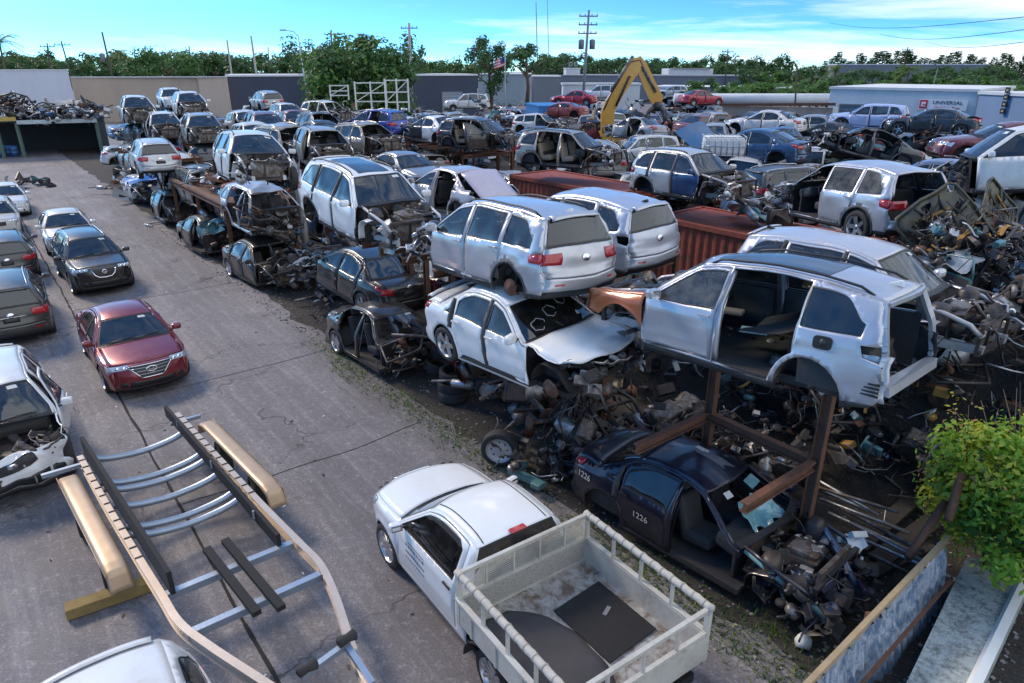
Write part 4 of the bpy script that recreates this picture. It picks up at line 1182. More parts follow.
for i in range(16):
    u = 705 + i * 21 + rt.uniform(-7, 7); skyline_tree(u, rt.uniform(70, 77), rt.uniform(88, 118), rt.choice([2, 2, 1]), 'bright bushy tree in the row behind the blue workshop', 'bright trees behind the blue workshop')
for i in range(12):
    u = 745 + i * 26 + rt.uniform(-7, 7); skyline_tree(u, rt.uniform(64, 69), rt.uniform(125, 150), rt.choice([1, 0]), 'mid green tree in the second row behind the blue workshop', 'second row of trees behind the workshop')
# casuarina line far right
def conifer(loc, h, seed, lab):
    r_ = random.Random(seed); o = empty('pine_tree', loc); tag(o, lab, 'tree', 'far line of feathery pines')
    t = MB(); t.tube([(0, 0, 0), (0, 0, h)], .25, BARK, 6, r2=.03); t.build('trunk', o)
    m = MB()
    for i in range(420):
        z = h * (.2 + .8 * r_.random()); rr = (1 - z / h) * h * .20 + .35; a = r_.uniform(0, 6.3); q = Vector((math.cos(a) * rr * r_.random() ** .5, math.sin(a) * rr * r_.random() ** .5, z))
        e = Vector((math.cos(a), math.sin(a), .5)) * .7; w_ = Vector((-math.sin(a), math.cos(a), 0)) * .28
        m.add([q - w_, q + w_, q + e], [(0, 1, 2)], r_.choice([LEAFD, LEAFD, LEAF]))
    m.build('crown', o); return o
c1 = None
for i in range(46):
    u = 822 + i * 4.6 + rt.uniform(-1.5, 1.5); D = rt.uniform(230, 260); p = flat(px(u, 85, D=D)); H_ = zat(rt.uniform(50, 61) + abs(i - 18) * .14, D)
    if c1 is None: c1 = conifer(p, 12, 3, 'slender dark pine in the long line behind the far grey shed'); o = c1
    else: o = copy_tree(c1); o.location = p
    s_ = H_ / 12; o.scale = (s_ * rt.uniform(1.3, 2.2), s_ * rt.uniform(1.3, 2.2), s_); o.rotation_euler.z = rt.uniform(0, 6.3)
# ---------------------------------------------------------------- poles, lamps, masts, wires
CONC = plain('pole_concrete', (.33, .31, .29), .85, 0, .2, 3, .2); POLEW = plain('pole_wood', (.07, .055, .045), .9, 0, .3, 3, .3)
def pole(u0, v0, u1, v1, D, r, mat, label, kind='pole', cross=0, trans=0, lamp=0):
    a = px(u0, v0, D=D); b = px(u1, v1, D=D); b0 = Vector((b.x + (b.x - a.x) * (b.z / max(.5, (a.z - b.z))), b.y, 0))
    o = empty({'lamp': 'street_lamp', 'mast': 'radio_mast'}.get(kind, 'utility_pole'), b0); tag(o, label, {'lamp': 'street lamp', 'mast': 'radio mast'}.get(kind, 'utility pole'))
    T = a - b0
    m = MB(); m.tube([(0, 0, 0), T], r, mat, 8, r2=r * .65); m.build('shaft', o)
    for i in range(cross):
        m = MB(); p = T * (1 - .05 - .07 * i); m.bar(p + Vector((-1.1, 0, 0)), p + Vector((1.1, 0, 0)), .12, .12, POLEW); co_ = m.build('crossarm', o)
        for x in (-1, -.4, .4, 1):
            m = MB(); m.lathe([(.04, 0), (.07, .06), (.05, .12), (.07, .18), (.001, .22)], CONC, 8, None, p + Vector((x, 0, .06))); m.build('insulator', co_)
    for i in range(trans):
        m = MB(); p = T * .72 + Vector(((-.65, .65, 0)[i], -.1, 0)); m.lathe([(.001, -.55), (.32, -.55), (.34, .4), (.25, .5), (.001, .55)], WGREY, 12, None, p); m.build('transformer', o)
    if lamp:
        m = MB(); m.tube([T, T + Vector((-.5, 0, .5)), T + Vector((-1.5, 0, .75))], .07, mat, 6); m.build('lamp_arm', o)
        m = MB(); m.box(T + Vector((-1.9, 0, .72)), (.9, .35, .16), WGREY, bev=.05); m.build('lamp_head', o)
    return o
pole(102, 32, 112, 76, 100, .17, POLEW, 'leaning dark pole with a transformer above the beige wall', trans=1)
pole(61, 41, 70, 72, 104, .14, POLEW, 'thin leaning pole left of the transformer pole', cross=1)
pole(47, 43, 50, 72, 110, .14, POLEW, 'short dark pole in the trees at far left', cross=1)
pole(134, 48, 137, 76, 118, .13, POLEW, 'small dark pole over the beige wall beside the palm')
pole(145, 46, 147, 76, 118, .13, POLEW, 'small dark pole just right of the beige wall palm')
pole(189, 46, 191, 76, 118, .15, POLEW, 'small dark pole right of the bright broad tree')
pole(227, 40, 232, 78, 112, .19, CONC, 'pale concrete pole at the right end of the beige wall')
pole(251, 36, 257, 78, 108, .21, CONC, 'taller pale concrete pole near the left end of the slate warehouse')
pole(268, 47, 269, 76, 118, .13, POLEW, 'thin dark pole between the concrete pole and the street lamp')
pole(298, 36, 304, 76, 100, .14, GALV, 'white street lamp with a bent arm left of the round tree', 'lamp', lamp=1)
pole(331, 30, 332, 60, 118, .18, POLEW, 'dark pole standing behind the round tree', cross=1)
pole(409, 23, 411, 76, 98, .24, CONC, 'thick concrete pole right of the round tree', cross=1)
pole(474, 45, 476, 80, 112, .12, POLEW, 'thin pole at the right corner of the slate warehouse', cross=1)
pole(589, 10, 584, 84, 88, .19, WGREY, 'tall grey pole with two transformers and crossarms', cross=3, trans=2)
pole(728, 49, 726, 73, 140, .16, POLEW, 'dark pole with one crossarm right of the hipped house', cross=1)
pole(757, 55, 757, 74, 150, .14, POLEW, 'short dark pole right of the crossarm pole')
pole(908, 47, 903, 69, 150, .16, POLEW, 'leaning pole in front of the far grey shed', cross=1)
pole(797, 66, 795, 108, 62, .10, POLEW, 'thin black post in front of the stained yard wall')
pole(536, 2, 537, 44, 230, .18, WGREY, 'slender radio mast above the sparse tree', 'mast')
pole(547, -8, 548, 30, 300, .16, WGREY, 'very thin distant radio mast right of the slender one', 'mast')
pole(938, 68, 932, 90, 95, .09, WGREY, 'short street lamp behind the workshop roof', 'lamp', lamp=1)
# flag
p = px(505, 50, D=120); o = empty('flagpole', flat(p)); tag(o, 'white flagpole with a small red and white flag', 'flagpole')
m = MB(); m.tube([(0, 0, 0), (0, 0, p.z)], .09, WWHITE, 8, r2=.05); m.build('shaft', o)
m = MB()
for i in range(7):
    zt_ = p.z - 1.0 - i * .2
    m.sheet(lambda a, b, zt_=zt_: Vector((-.05 - 1.7 * a, .12 * math.sin(a * 7), zt_ - .2 * b - .55 * a)), 8, 1, SR if i % 2 == 0 else WWHITE)
m.sheet(lambda a, b: Vector((-.05 - .7 * a, .12 * math.sin(a * 2.9) - .02, p.z - 1.0 - .8 * b - .23 * a)), 4, 2, plain('flag_blue', (.03, .05, .2), .7, 0, .1, 4, 0))
m.build('flag', o)
for i, (u0, v0, u1, v1, lab) in enumerate(((830, 23, 1060, 13, 'highest'), (880, 34, 1060, 25, 'middle'), (925, 41, 1060, 37, 'lowest'))):
    a, b = px(u0, v0, D=150), px(u1, v1, D=48)
    m = MB(); pts = [a.lerp(b, t_ / 16) - Vector((0, 0, .9 * math.sin(pi * t_ / 16))) for t_ in range(17)]
    m.tube(pts, .028, TRIM, 5); tag(m.build('power_line'), lab + ' of the three dark cables crossing the sky at right', 'power line')
# ================================================================ vehicles
D_, U_ = YAW, YAW - pi            # away from / towards the camera along the lane
WHITE = (.66, .67, .68); SILVER = (.40, .41, .43); GREY = (.10, .105, .11); BLACK = (.012, .012, .014); PALE = (.56, .57, .57)
def slide(p, f): c = Vector((0, 0, CAMH)); return c + (Vector(p) - c) * f
def pxz(u, vb, D, dz=0.0):
    """base of a car whose wheels touch photo row vb at distance D"""
    return px(u, vb, D=D) + Vector((0, 0, dz))
# --- parked along the left of the lane
make_car('parked_car', 'sedan', (.20, .017, .026), (-9.59, 15.9, 0), R_(-51.4), label='dark red sedan parked in the lane nose towards the trailer', cat='car', emblem='slanted', grille='hex', metal=.35, dirt=.22, seed=1, H=1.47, res=1.3, ghood=None)
make_car('parked_car', 'suv', BLACK, (-14.7, 23.16, 0), R_(-50), label='black crossover with a chrome V grille parked behind the red sedan', emblem='bar', grille='vmotion', metal=.1, dirt=.3, seed=2, res=1.1)
make_car('parked_car', 'sedan', (.58, .57, .55), (-18.7, 28.36, 0), R_(-54.5), label='silver white sedan parked behind the black crossover', dirt=.3, seed=3, metal=.2, res=.8)
make_car('damaged_car', 'suv', WHITE, (-9.75, 11.55, 0), R_(-51.6), label='white crossover with a smashed front and swung out door at left edge', front='full', missing={'hood', 'fenderL', 'headL', 'headR', 'grille'}, open_doors={'frontL': .16}, seed=5, dirt=.3, crumple=[((1.8, .7, .7), 1.2, .28), ((2.2, 0, .9), .8, .15)], wheels='1111', rail=False, res=1.1)
m = MB(); junk(m, (1.65, .1, .72), (.9, 1.2, .35), 90, random.Random(13)); m.box((1.5, 0, .55), (.7, .8, .4), GREASE, bev=.05); m.build('engine', bpy.data.objects['damaged_car'])
make_car('parked_car', 'suv', (.045, .048, .046), (-14.5, 18.71, 0), R_(126), label='dark green grey crossover seen from behind at the left edge', metal=.4, dirt=.3, seed=7, res=1.0)
make_car('parked_car', 'hatch', (.05, .055, .06), px(6, 252, z=.7) - Vector((0, 0, .7)), R_(126), label='dark hatchback seen from behind beyond the dark green crossover', metal=.4, dirt=.3, seed=8, glass={'rear': DARKGLASS}, res=.8)
make_car('parked_car', 'hatch', (.50, .50, .49), px(-4, 217, z=.7) - Vector((0, 0, .7)), R_(-54), label='pale hatchback nose outwards at the left edge, nearer of the two', seed=9, dirt=.35, res=.7)
make_car('parked_car', 'sedan', WHITE, px(6, 198, z=.7) - Vector((0, 0, .7)), R_(-54), label='white sedan nose outwards at the left edge, farther of the two', seed=10, dirt=.35, res=.7)
make_car('parked_van', 'suv', WHITE, ab(4.42, -.12, 0), R_(-52), label='white roofed vehicle cut off by the bottom edge beside the trailer tongue', cat='van', H=1.80, seed=11, dirt=.3, rail=False, res=1.2, glass={'rear': DARKGLASS})
# --- first row: stacks beside the lane
r_, _s = make_car('damaged_car', 'sedan', PAINTWHITE, slide((.32, 10.72, 2.25), 1.04), R_(-49.4), R_(-1.9), R_(5.0), label='white sedan with a bent nose propped over the loose wheels', front='full', L=4.38, W=1.74, seed=12, dirt=.16,
         missing={'bumper_front', 'headL', 'headR', 'fenderR', 'windshield', 'grille', 'wiper'}, wheels='drr1', crumple=[((1.7, -.75, .7), 1.0, .20), ((2.1, .1, .5), .6, .16)], spoiler=True, scale=1.04, res=1.3, floor=True)
ws_df = _s.DF
en = MB(); junk(en, (1.75, 0, .55), (.75, 1.3, .45), 60, random.Random(3)); en.build('engine', r_)
ws = MB()
for cx, cy, rr in ((-.0, 0, 0),):
    for i in range(3):
        k, v = 7.25 + .22 * i, (-.55, -.1, .45)[i]; n8 = []
        for q in range(21): n8.append(_s.strip(k + (.15 + .02 * math.sin(q * 1.7 + i)) * math.sin(2 * pi * q / 20), v + (.155 + .02 * math.sin(q + i)) * math.cos(2 * pi * q / 20), .014))
        ws.tube(n8[:18 + i], .004, WHITEPL, 4, False)
wsh = MB(); wsh.sheet(lambda a, b: _s.strip(7.02 + .95 * a, -.93 + 1.86 * b), 6, 10, DARKGLASS, True, True); wsh.deform(ws_df); ws.deform(ws_df); w_o = wsh.build('windshield', r_); ws.build('chalk_circles', w_o)
make_car('damaged_car', 'suv', (.50, .51, .54), slide((-.21, 12.6, 3.1), .965), R_(128.2), R_(2.4), R_(1.6), label='silver three row crossover with broken rear corner above the white sedan', metal=.55, dirt=.22, front='stripped', L=4.77, W=1.89, H=1.70,
         wheels='00r1', scale=.965, seed=13, antenna='w', glass={'rear': GLASS, 'front': GLASS, 'back': DARKGLASS, 'windshield': WSGLASS}, rail='black', crumple=[((-1.7, .95, .95), .55, .14)], res=1.4, missing={'plate'})
make_car('damaged_car', 'suv', PAINTWHITE, (-3.3, 15.87, 3.23), R_(-51.5), R_(3.8), 0, label='white crossover with dark sunroof and stripped nose on the rack', front='stripped', wheels='0000', seed=14, dirt=.18, sunroof='panel', glass={'rear': DARKGLASS, 'front': DARKGLASS}, rail='black', res=1.3)
make_car('wrecked_car', 'suv', WHITE, (-8.14, 21.92, 3.47), R_(-58.4), R_(-1.7), R_(-3.3), label='smaller white crossover with stripped nose beyond the tall steel post', front='stripped', wheels='1010', seed=16, dirt=.22, res=.9)
sf, sfs = make_car('damaged_car', 'suv', (.47, .49, .54), (3.23, 8.99, 2.96), R_(132.7), R_(1.9), R_(2.6), label='silver crossover with orange front fender and missing rear door on the near rack', metal=.55, dirt=.2, L=4.77, W=1.89, H=1.70,
         front='stripped', wheels='0000', seed=17, archclad=False, liner=DIRTYMETAL, missing={'rearL', 'rear_window', 'tailgate', 'tailL', 'tailR', 'bumper_rear', 'spoiler', 'seats'}, antenna='w', sunroof='panel', rail='black',
         glass={'quarter': DARKGLASS, 'rear': DARKGLASS, 'front': glass_mat('pale_green_glass', (.62, .74, .70), 1.0, .75)}, res=1.8, crumple=[((-2.2, .7, .5), .5, .10)])
# orange fender, fuel flap and torn inner rear panels of that car
ORANGE = paint((.42, .10, .02), .1, .35)
m = MB()
def of(a, b):
    x = 1.02 + 1.16 * a; zt_ = sfs.top(min(x, 2.05)) - .02
    dx = x - sfs.xf; lo = max(.52 + .10 * a, sfs.r + math.sqrt(max(0, (sfs.r + .09) ** 2 - dx * dx)) + .02)
    z = lo + (zt_ - lo) * b
    return sfs.side(x, z, 1, .012 + .03 * math.sin(a * 9) * (1 - b))
m.sheet(of, 24, 12, ORANGE); m.sheet(lambda a, b: of(a, 1) + Vector((0, -.30 * b, .02 * math.sin(b * pi) - .05 * b)), 24, 4, ORANGE)
m.deform(sfs.DF); o = m.build('fender', sf, solid=.012); o['label'] = 'bright orange primer fender'
m = MB(); p = sfs.side(-1.52, .98, 1, .006)
m.prism([(.11 * math.copysign(abs(math.cos(t)) ** .5, math.cos(t)), .075 * math.copysign(abs(math.sin(t)) ** .5, math.sin(t))) for t in [2 * pi * i / 20 for i in range(20)]], -.004, .012, TRIM, RX(pi / 2), p)
m.lathe([(.001, .018), (.035, .016), (.045, .0)], GREASE, 12, RX(-pi / 2), p); m.deform(sfs.DF); m.build('fuel_flap', sf)
m = MB()
for sg in (1, -1):
    m.sheet(lambda a, b: Vector((-1.95 - .30 * a + .02 * math.sin(b * 9), sg * (.86 - .05 * a - .1 * b * a), .42 + .52 * b)) + noise.noise_vector(Vector((a * 3, b * 3, sg))) * .03, 8, 8, paint((.47, .49, .54), .4, .3) if sg > 0 else INTERIOR)
for i in range(4): m.box((-2.1, .86, .50 + i * .045), (.2, .03, .02), TRIM)
m.bar((-2.22, -.75, .55), (-2.22, .75, .55), .12, .12, paint((.47, .49, .54), .4, .5)); m.deform(sfs.DF); m.build('rear_panel', sf, solid=.01)
m = MB()
for sg in (1, -1):
    pts = [sfs.strip(12.05 + (16.0 - 12.05) * i / 12, sg * .96, .0) + Vector((.02, 0, 0)) for i in range(13)]
    for p_, q_ in zip(pts, pts[1:]): m.bar(p_, q_, .10, .05, paint((.40, .45, .50), .4, .3), (1, 0, 0))
pts = [sfs.strip(12.1, -.95 + 1.9 * i / 10, -.02) for i in range(11)]
for p_, q_ in zip(pts, pts[1:]): m.bar(p_, q_, .10, .05, paint((.40, .45, .50), .4, .3), (0, 0, 1))
m.deform(sfs.DF); m.build('tail_frame', sf)
m = MB(); m.sheet(lambda a, b: Vector((-.2 - 1.0 * a, -.6 + 1.2 * b, .70 + .32 * a + .05 * math.sin(b * 8 + a * 5))), 8, 8, INTERIOR); m.box((-.35, .3, .72), (.35, .25, .02), plain('pale_paper', (.35, .45, .5), .7, 0, .2, 5, .1), RZ(.4)); m.box((.1, .1, .85), (.3, .2, .06), INTBEIGE, RZ(.3), bev=.02)
m.build('loose_upholstery', sf)
m = MB(); junk(m, (-1.4, 0, .35), (1.4, 1.3, .35), 60, random.Random(31)); junk(m, (.4, 0, .25), (1.6, 1.2, .25), 50, random.Random(32)); m.build('rear_axle', sf)
# dark blue sedan on the ground under the near rack
bl, bls = make_car('wrecked_car', 'sedan', (.006, .008, .026), (3.05, 8.82, 0), R_(-48), 0, 0, label='dark navy sedan with torn off nose under the near rack', front='stripped', wheels='0000', seed=19, metal=.3, dirt=.18, missing={'frontR', 'windshield'}, L=4.82,
         glass={'rear': DARKGLASS}, crumple=[((1.6, 0, .6), 1.0, .16)], res=1.5, seats=INTERIOR)
m = MB(); TEAL = plain('shattered_screen', (.20, .42, .46), .25, 0, .6, 9, .3, .5)
m.sheet(lambda a, b: bls.strip(7.02 + .55 * a + .1 * math.sin(b * 13), -.45 + 1.0 * b, -.04 - .16 * math.sin(a * 3.1) * math.sin(b * 3.1)) + noise.noise_vector(Vector((a * 4, b * 4, 1))) * .05, 9, 12, TEAL)
m.sheet(lambda a, b: bls.strip(7.7 + .2 * a, .3 + .5 * b, -.03), 3, 4, TEAL); m.sheet(lambda a, b: bls.strip(7.75 + .13 * a, -.62 + .2 * b, .012), 2, 2, PLATE); m.deform(bls.DF); m.build('windshield', bl)
CHALK = plain('chalk_paint', (.62, .60, .50), .8, 0, .2, 9, .1)
for k, (x, z, off) in enumerate(((-1.80, .80, .012), (-.62, .62, .014))):
    p = bls.side(x, z, -1, off); q = bls.side(x - .2, z, -1, off); r2 = bls.side(x, z + .1, -1, off)
    ex = (q - bls.side(x + .2, z, -1, off)).normalized() * -1; ez = (r2 - p).normalized(); n_v = ex.cross(ez)
    t_ = text('1226', .15, CHALK, bl, bls.DF(p) + Vector((0, -.012, 0)), (0, 0, 0), 'painted_number', .001); t_.rotation_euler = Matrix((ex, ez, n_v)).transposed().to_euler()
m = MB()
for a_, b_ in (((-.10, .62), (-.10, .80)), ((-.10, .80), (.04, .80)), ((.04, .80), (.04, .62))):
    m.tube([bls.strip(15.2 - (a_[1] - .62) * 4, -.52 - a_[0] * 1.2, .014), bls.strip(15.2 - (b_[1] - .62) * 4, -.52 - b_[0] * 1.2, .014)], .012, CHALK, 4)
m.deform(bls.DF); m.build('chalk_mark', bl)
m = MB(); m.sheet(lambda a, b: bls.strip(8.6 + 1.3 * a + .2 * math.sin(b * 5), .15 + .35 * b, .006), 4, 4, plain('bare_grey', (.16, .16, .19), .4, .2, .3, 5, .1)); m.sheet(lambda a, b: bls.strip(9.6 + .5 * a + .1 * math.sin(b * 9), .35 + .2 * b, .006), 3, 3, PLATE); m.deform(bls.DF); m.build('roof_patch', bl)
m = MB(); rj = random.Random(44); junk(m, (1.75, -.1, .5), (1.2, 1.5, .5), 110, rj, [GREASE, UNDER, UNDER, DIRTYMETAL, TRIM, paint((.010, .013, .045), .3, .18)]);
NB = paint((.05, .11, .22), .3, .3)
m.tube([(1.0, .75, .82), (1.5, .62, .80), (1.95, .25, .72), (2.2, .10, .55)], .05, NB, 6); m.tube([(1.0, -.70, .85), (1.45, -.72, .72), (1.9, -.6, .5), (2.3, -.5, .22)], .045, plain('teal_bracket', (.18, .36, .38), .5, .2, .4, 6, .2), 6)
m.tube([(1.9, .1, .55), (2.1, -.05, .42), (2.05, -.2, .3), (2.25, -.3, .24), (2.2, -.42, .15)], .012, ALU, 5); m.build('wire_loom', bl)
# ground level cars of the first row
make_car('wrecked_car', 'sedan', (.02, .02, .022), ab(14.55, 7.45, 0), R_(-50), 0, R_(-1), label='black sedan shell without doors or nose, lowest at the lane edge', front='cut', wheels='0001', missing={'frontR', 'rearR', 'frontL'}, seed=21, L=4.4, dirt=.35, tailmat=LAMP, res=1.1, rail=False)
make_car('damaged_car', 'sedan', (.010, .010, .011), (-4.25, 18.55, .98), R_(133), R_(-5.5), R_(2.5), label='glossy black sedan seen from behind under the sunroof crossover', wheels='0011', seed=22, front='stripped', dirt=.15, glass={'rear': DARKGLASS, 'front': DARKGLASS, 'back': DARKGLASS}, missing={'frontR'}, res=1.2)
make_car('wrecked_car', 'sedan', (.018, .018, .02), px(268, 261, z=.7) - Vector((0, 0, .7)), R_(-48), label='black sedan with smashed nose facing the lane below the silver shell', front='stripped', wheels='0011', seed=23, dirt=.35, glass={'rear': DARKGLASS}, missing={'windshield'}, res=.9)
make_car('wrecked_car', 'sedan', (.03, .03, .032), px(214, 234, z=.7) - Vector((0, 0, .7)), R_(-50), label='second black sedan along the lane behind the one with smashed nose', front='cut', wheels='0010', seed=24, dirt=.4, missing={'frontR'}, res=.8)
make_car('wrecked_car', 'hatch', (.10, .105, .11), px(178, 208, z=.7) - Vector((0, 0, .7)), R_(-52), label='grey wrecked hatchback along the lane beyond both black sedans', front='stripped', wheels='0000', seed=25, dirt=.5, crumple=[((1, 0, .9), 1.6, .25)], res=.7, missing={'frontR', 'windshield'})
make_car('wrecked_car', 'sedan', WHITE, px(145, 188, z=.7) - Vector((0, 0, .7)), R_(-52), label='white wreck with a blue tarpaulin over its hood at the lane', front='stripped', wheels='0000', seed=26, dirt=.4, crumple=[((1, 0, .9), 1.6, .2)], res=.6)
m = MB(); bp = px(146, 178, z=1.72); m.sheet(lambda a, b: BX * (1.9 * (b - .5)) + AX * (1.7 * (a - .5)) + Vector((0, 0, .12 * math.sin(a * 8) * math.cos(b * 7) - .5 * max(0, .3 - b))), 12, 12, plain('blue_tarp', (.015, .19, .55), .45, 0, .25, 5, .2)); tag(m.build('tarpaulin', None, bp), 'blue tarpaulin lying over a white wreck beside the lane', 'tarpaulin')
# silver shell standing on the smashed black sedan
make_car('car_shell', 'hatch', (.42, .43, .46), px(266, 213, z=2.2) - Vector((0, 0, .72)), R_(-50), R_(2), scale=1.1, label='silver roof shell without doors stacked on the smashed black sedan', cat='car', front='cut', wheels='0000', missing={'frontR', 'rearR', 'frontL', 'rearL', 'windshield', 'rear_window', 'tailgate', 'bumper_rear', 'tailL', 'tailR', 'spoiler'}, seed=28, metal=.4, dirt=.3, res=.9, crumple=[((0, 0, 1.4), 1.5, .10)])
make_car('damaged_car', 'suv', (.50, .51, .53), px(153, 156, D=33) - Vector((0, 0, .82)), R_(124), label='silver crossover seen from behind, farthest stacked beside the lane', metal=.4, dirt=.25, wheels='1111', seed=29, res=.7, front='stripped')
make_car('wrecked_car', 'suv', WHITE, px(164, 127, D=41) - Vector((0, 0, .85)), R_(-56), label='white crossover with doors missing behind the farthest silver crossover', front='stripped', wheels='0000', missing={'frontR', 'rearR'}, seed=30, dirt=.3, res=.6)
make_car('damaged_car', 'suv', (.62, .63, .64), px(138, 111, D=43) - Vector((0, 0, .95)), R_(-58), label='tall white crossover with greenish windscreen near the beige wall', front='stripped', wheels='0000', H=1.85, seed=31, dirt=.25, res=.6)
# --- second row
make_car('damaged_car', 'suv', (.30, .30, .29), px(203, 130, D=37) - Vector((0, 0, .85)), R_(-60), label='grey beige crossover with stripped nose behind the small white crossover', front='stripped', wheels='0000', seed=33, dirt=.35, metal=.3, res=.7)
make_car('damaged_car', 'suv', WHITE, px(190, 105, D=46) - Vector((0, 0, .85)), R_(-58), label='white crossover with dark windscreen just below the beige wall', wheels='0000', front='stripped', seed=34, res=.5, dirt=.3)
make_car('damaged_car', 'suv', (.60, .60, .60), px(172, 99, D=56) - Vector((0, 0, .85)), R_(-58), label='white car half hidden behind others at the foot of the beige wall', wheels='0000', seed=35, res=.4, dirt=.4, details=False)
make_car('damaged_car', 'suv', (.10, .022, .025), px(266, 128, D=38) - Vector((0, 0, .85)), R_(-60), label='maroon crossover with open front in the second row', front='stripped', wheels='0000', seed=36, dirt=.35, res=.7)
make_car('damaged_car', 'suv', (.33, .31, .28), ab(27.9, 11.9, 3.0), R_(-62), label='beige silver crossover without windscreen behind the sunroof crossover', front='stripped', wheels='0000', seed=37, metal=.35, dirt=.35, missing={'windshield', 'frontR'}, res=.8)
make_car('damaged_car', 'sedan', (.26, .28, .31), ab(25.4, 14.3, 2.3), R_(-50), label='low grey sedan between the beige crossover and the open hatch car', wheels='0000', seed=38, metal=.4, dirt=.3, res=.7)
oh, ohs = make_car('damaged_car', 'sedan', (.44, .42, .44), ab(17.3, 11.3, 2.85), R_(130), label='silver sedan with its lavender trunk lid raised behind the silver crossover', wheels='0000', seed=39, metal=.3, dirt=.3, missing={'tailgate', 'tailL', 'tailR', 'rear_window', 'bumper_rear', 'rearL'}, front='stripped', res=.9)
m = MB(); m.sheet(lambda a, b: Vector((-1.25 - 1.0 * a, -.62 + 1.24 * b, 1.38 - .62 * a + .05 * math.sin(b * pi))), 6, 8, paint((.52, .46, .52), .1, .2)); m.box((-1.72, .12, 1.14), (.03, .10, .04), TRIM, RZ(.3)); m.build('trunk_lid', oh, solid=.03)
make_car('damaged_car', 'suv', (.50, .53, .60), (1.57, 15.24, 2.84), R_(129.3), R_(1.1), R_(-1.4), label='pale silver blue crossover with an opened fuel filler beside the silver one', metal=.5, dirt=.2, seed=40, wheels='1111', front='stripped', glass={'back': DARKGLASS, 'rear': GLASS}, missing={'plate', 'tailL', 'tailR'}, antenna='t', rail=False, res=1.2)
make_car('damaged_car', 'suv', (.55, .56, .60), ab(5.1, 11.6, 2.62), R_(-50), R_(0), label='pale silver roof and windscreen directly behind the orange fendered crossover', metal=.4, dirt=.25, seed=41, wheels='0000', front='stripped', rail=False, res=1.2, antenna='t')
# --- third row, on the red containers
make_car('damaged_car', 'suv', (.47, .48, .52), (8.0, 16.25, 3.32), R_(105), R_(3), R_(-.5), label='silver crossover with no front door and an open tail above the red container', metal=.5, dirt=.22, L=4.65, W=1.84, front='stripped', wheels='0010', missing={'frontL', 'rear_window', 'tailgate', 'spoiler'}, seed=43, rail=False, res=1.3, antenna=False, glass={'rear': glass_mat('dusty_glass', (.10, .10, .10), .35, .9), 'quarter': glass_mat('dusty_glass', (.10, .10, .10), .35, .9)})
ek, eks = make_car('damaged_car', 'suv', (.52, .52, .52), (5.61, 21.49, 3.01), R_(-54.4), R_(-1.6), 0, label='small silver crossover with one dark blue front door', metal=.4, dirt=.25, L=4.28, W=1.77, H=1.65, colors={'frontR': (.015, .055, .16)}, front='stripped', wheels='0010', seed=44, rail='black', res=1.1, crumple=[((1.6, 0, .8), .9, .1)])
make_car('damaged_car', 'suv', (.022, .06, .33), ab(38.3, 19.6, 3.0), R_(150), label='bright blue crossover seen from behind with its side door open', cat='car', metal=.2, dirt=.12, wheels='0010', seed=45, open_doors={'rearL': .8}, front='stripped', res=.8, L=4.3)
make_car('damaged_car', 'sedan', WHITE, ab(34.4, 21.2, 2.95), R_(135), label='white sedan with a dark front door seen from behind', wheels='0000', seed=46, dirt=.2, colors={'frontL': (.03, .03, .035)}, front='stripped', res=.8, H=1.52, missing={'bumper_rear', 'tailR'})
make_car('damaged_car', 'suv', (.028, .028, .032), ab(28.3, 20.2, 3.0), R_(-32), label='black crossover with its front door hanging open', wheels='0000', seed=47, front='stripped', open_doors={'frontR': 1.1}, dirt=.3, metal=.3, missing={'rearR'}, seats=INTBEIGE, res=.9)
make_car('damaged_car', 'suv', (.33, .31, .28), ab(21.2, 19.6, 2.95), R_(-30), label='grey beige crossover without side doors showing beige seats', wheels='0000', seed=48, front='stripped', dirt=.35, metal=.4, missing={'rearR', 'frontR'}, seats=INTBEIGE, res=.9, colors={})
make_car('car_shell', 'suv', (.62, .63, .62), ab(49.8, 21.8, 3.0), R_(-35), label='bare white body shell without doors or glass in front of the round tree', front='stripped', wheels='0000', missing={'frontR', 'rearR', 'frontL', 'rearL', 'windshield', 'rear_window', 'tailgate', 'hood'}, seed=49, dirt=.3, res=.7, glass={})
make_car('damaged_car', 'hatch', (.60, .61, .60), ab(51.4, 19.4, 3.0), R_(-55), label='white hatchback with stripped nose left of the bare white shell', front='stripped', wheels='0000', seed=50, dirt=.3, res=.5)
make_car('damaged_car', 'suv', (.34, .35, .37), px(266, 102, D=58) - Vector((0, 0, .8)), R_(124), label='silver grey crossover seen from behind near the slate warehouse', wheels='0000', seed=51, dirt=.3, res=.5, metal=.4)
# --- right-hand rows
make_car('damaged_car', 'sedan', (.035, .085, .17), px(752, 147, D=29) - Vector((0, 0, .7)), R_(139), label='steel blue fastback coupe seen from behind right of the blue hood', metal=.5, dirt=.15, wheels='0000', seed=53, glass={'rear': DARKGLASS, 'back': DARKGLASS, 'front': DARKGLASS, 'windshield': DARKGLASS}, spoiler=True, res=.9)
make_car('damaged_car', 'sedan', (.06, .17, .19), px(830, 148, D=33) - Vector((0, 0, .8)), R_(150), label='teal sedan with a square red tail lamp behind the blue coupe', dirt=.2, wheels='0000', seed=54, res=.7, front='stripped')
make_car('damaged_car', 'sedan', (.62, .60, .58), px(765, 123, D=42) - Vector((0, 0, .7)), R_(140), label='white two door coupe with red tail lamps below the stained wall', dirt=.2, wheels='0000', seed=55, res=.7)
make_car('damaged_car', 'sedan', (.33, .34, .35), px(808, 127, D=43) - Vector((0, 0, .7)), R_(150), label='silver grey sedan with a bare wheel arch below the stained wall', metal=.4, dirt=.25, wheels='1111', seed=56, res=.7)
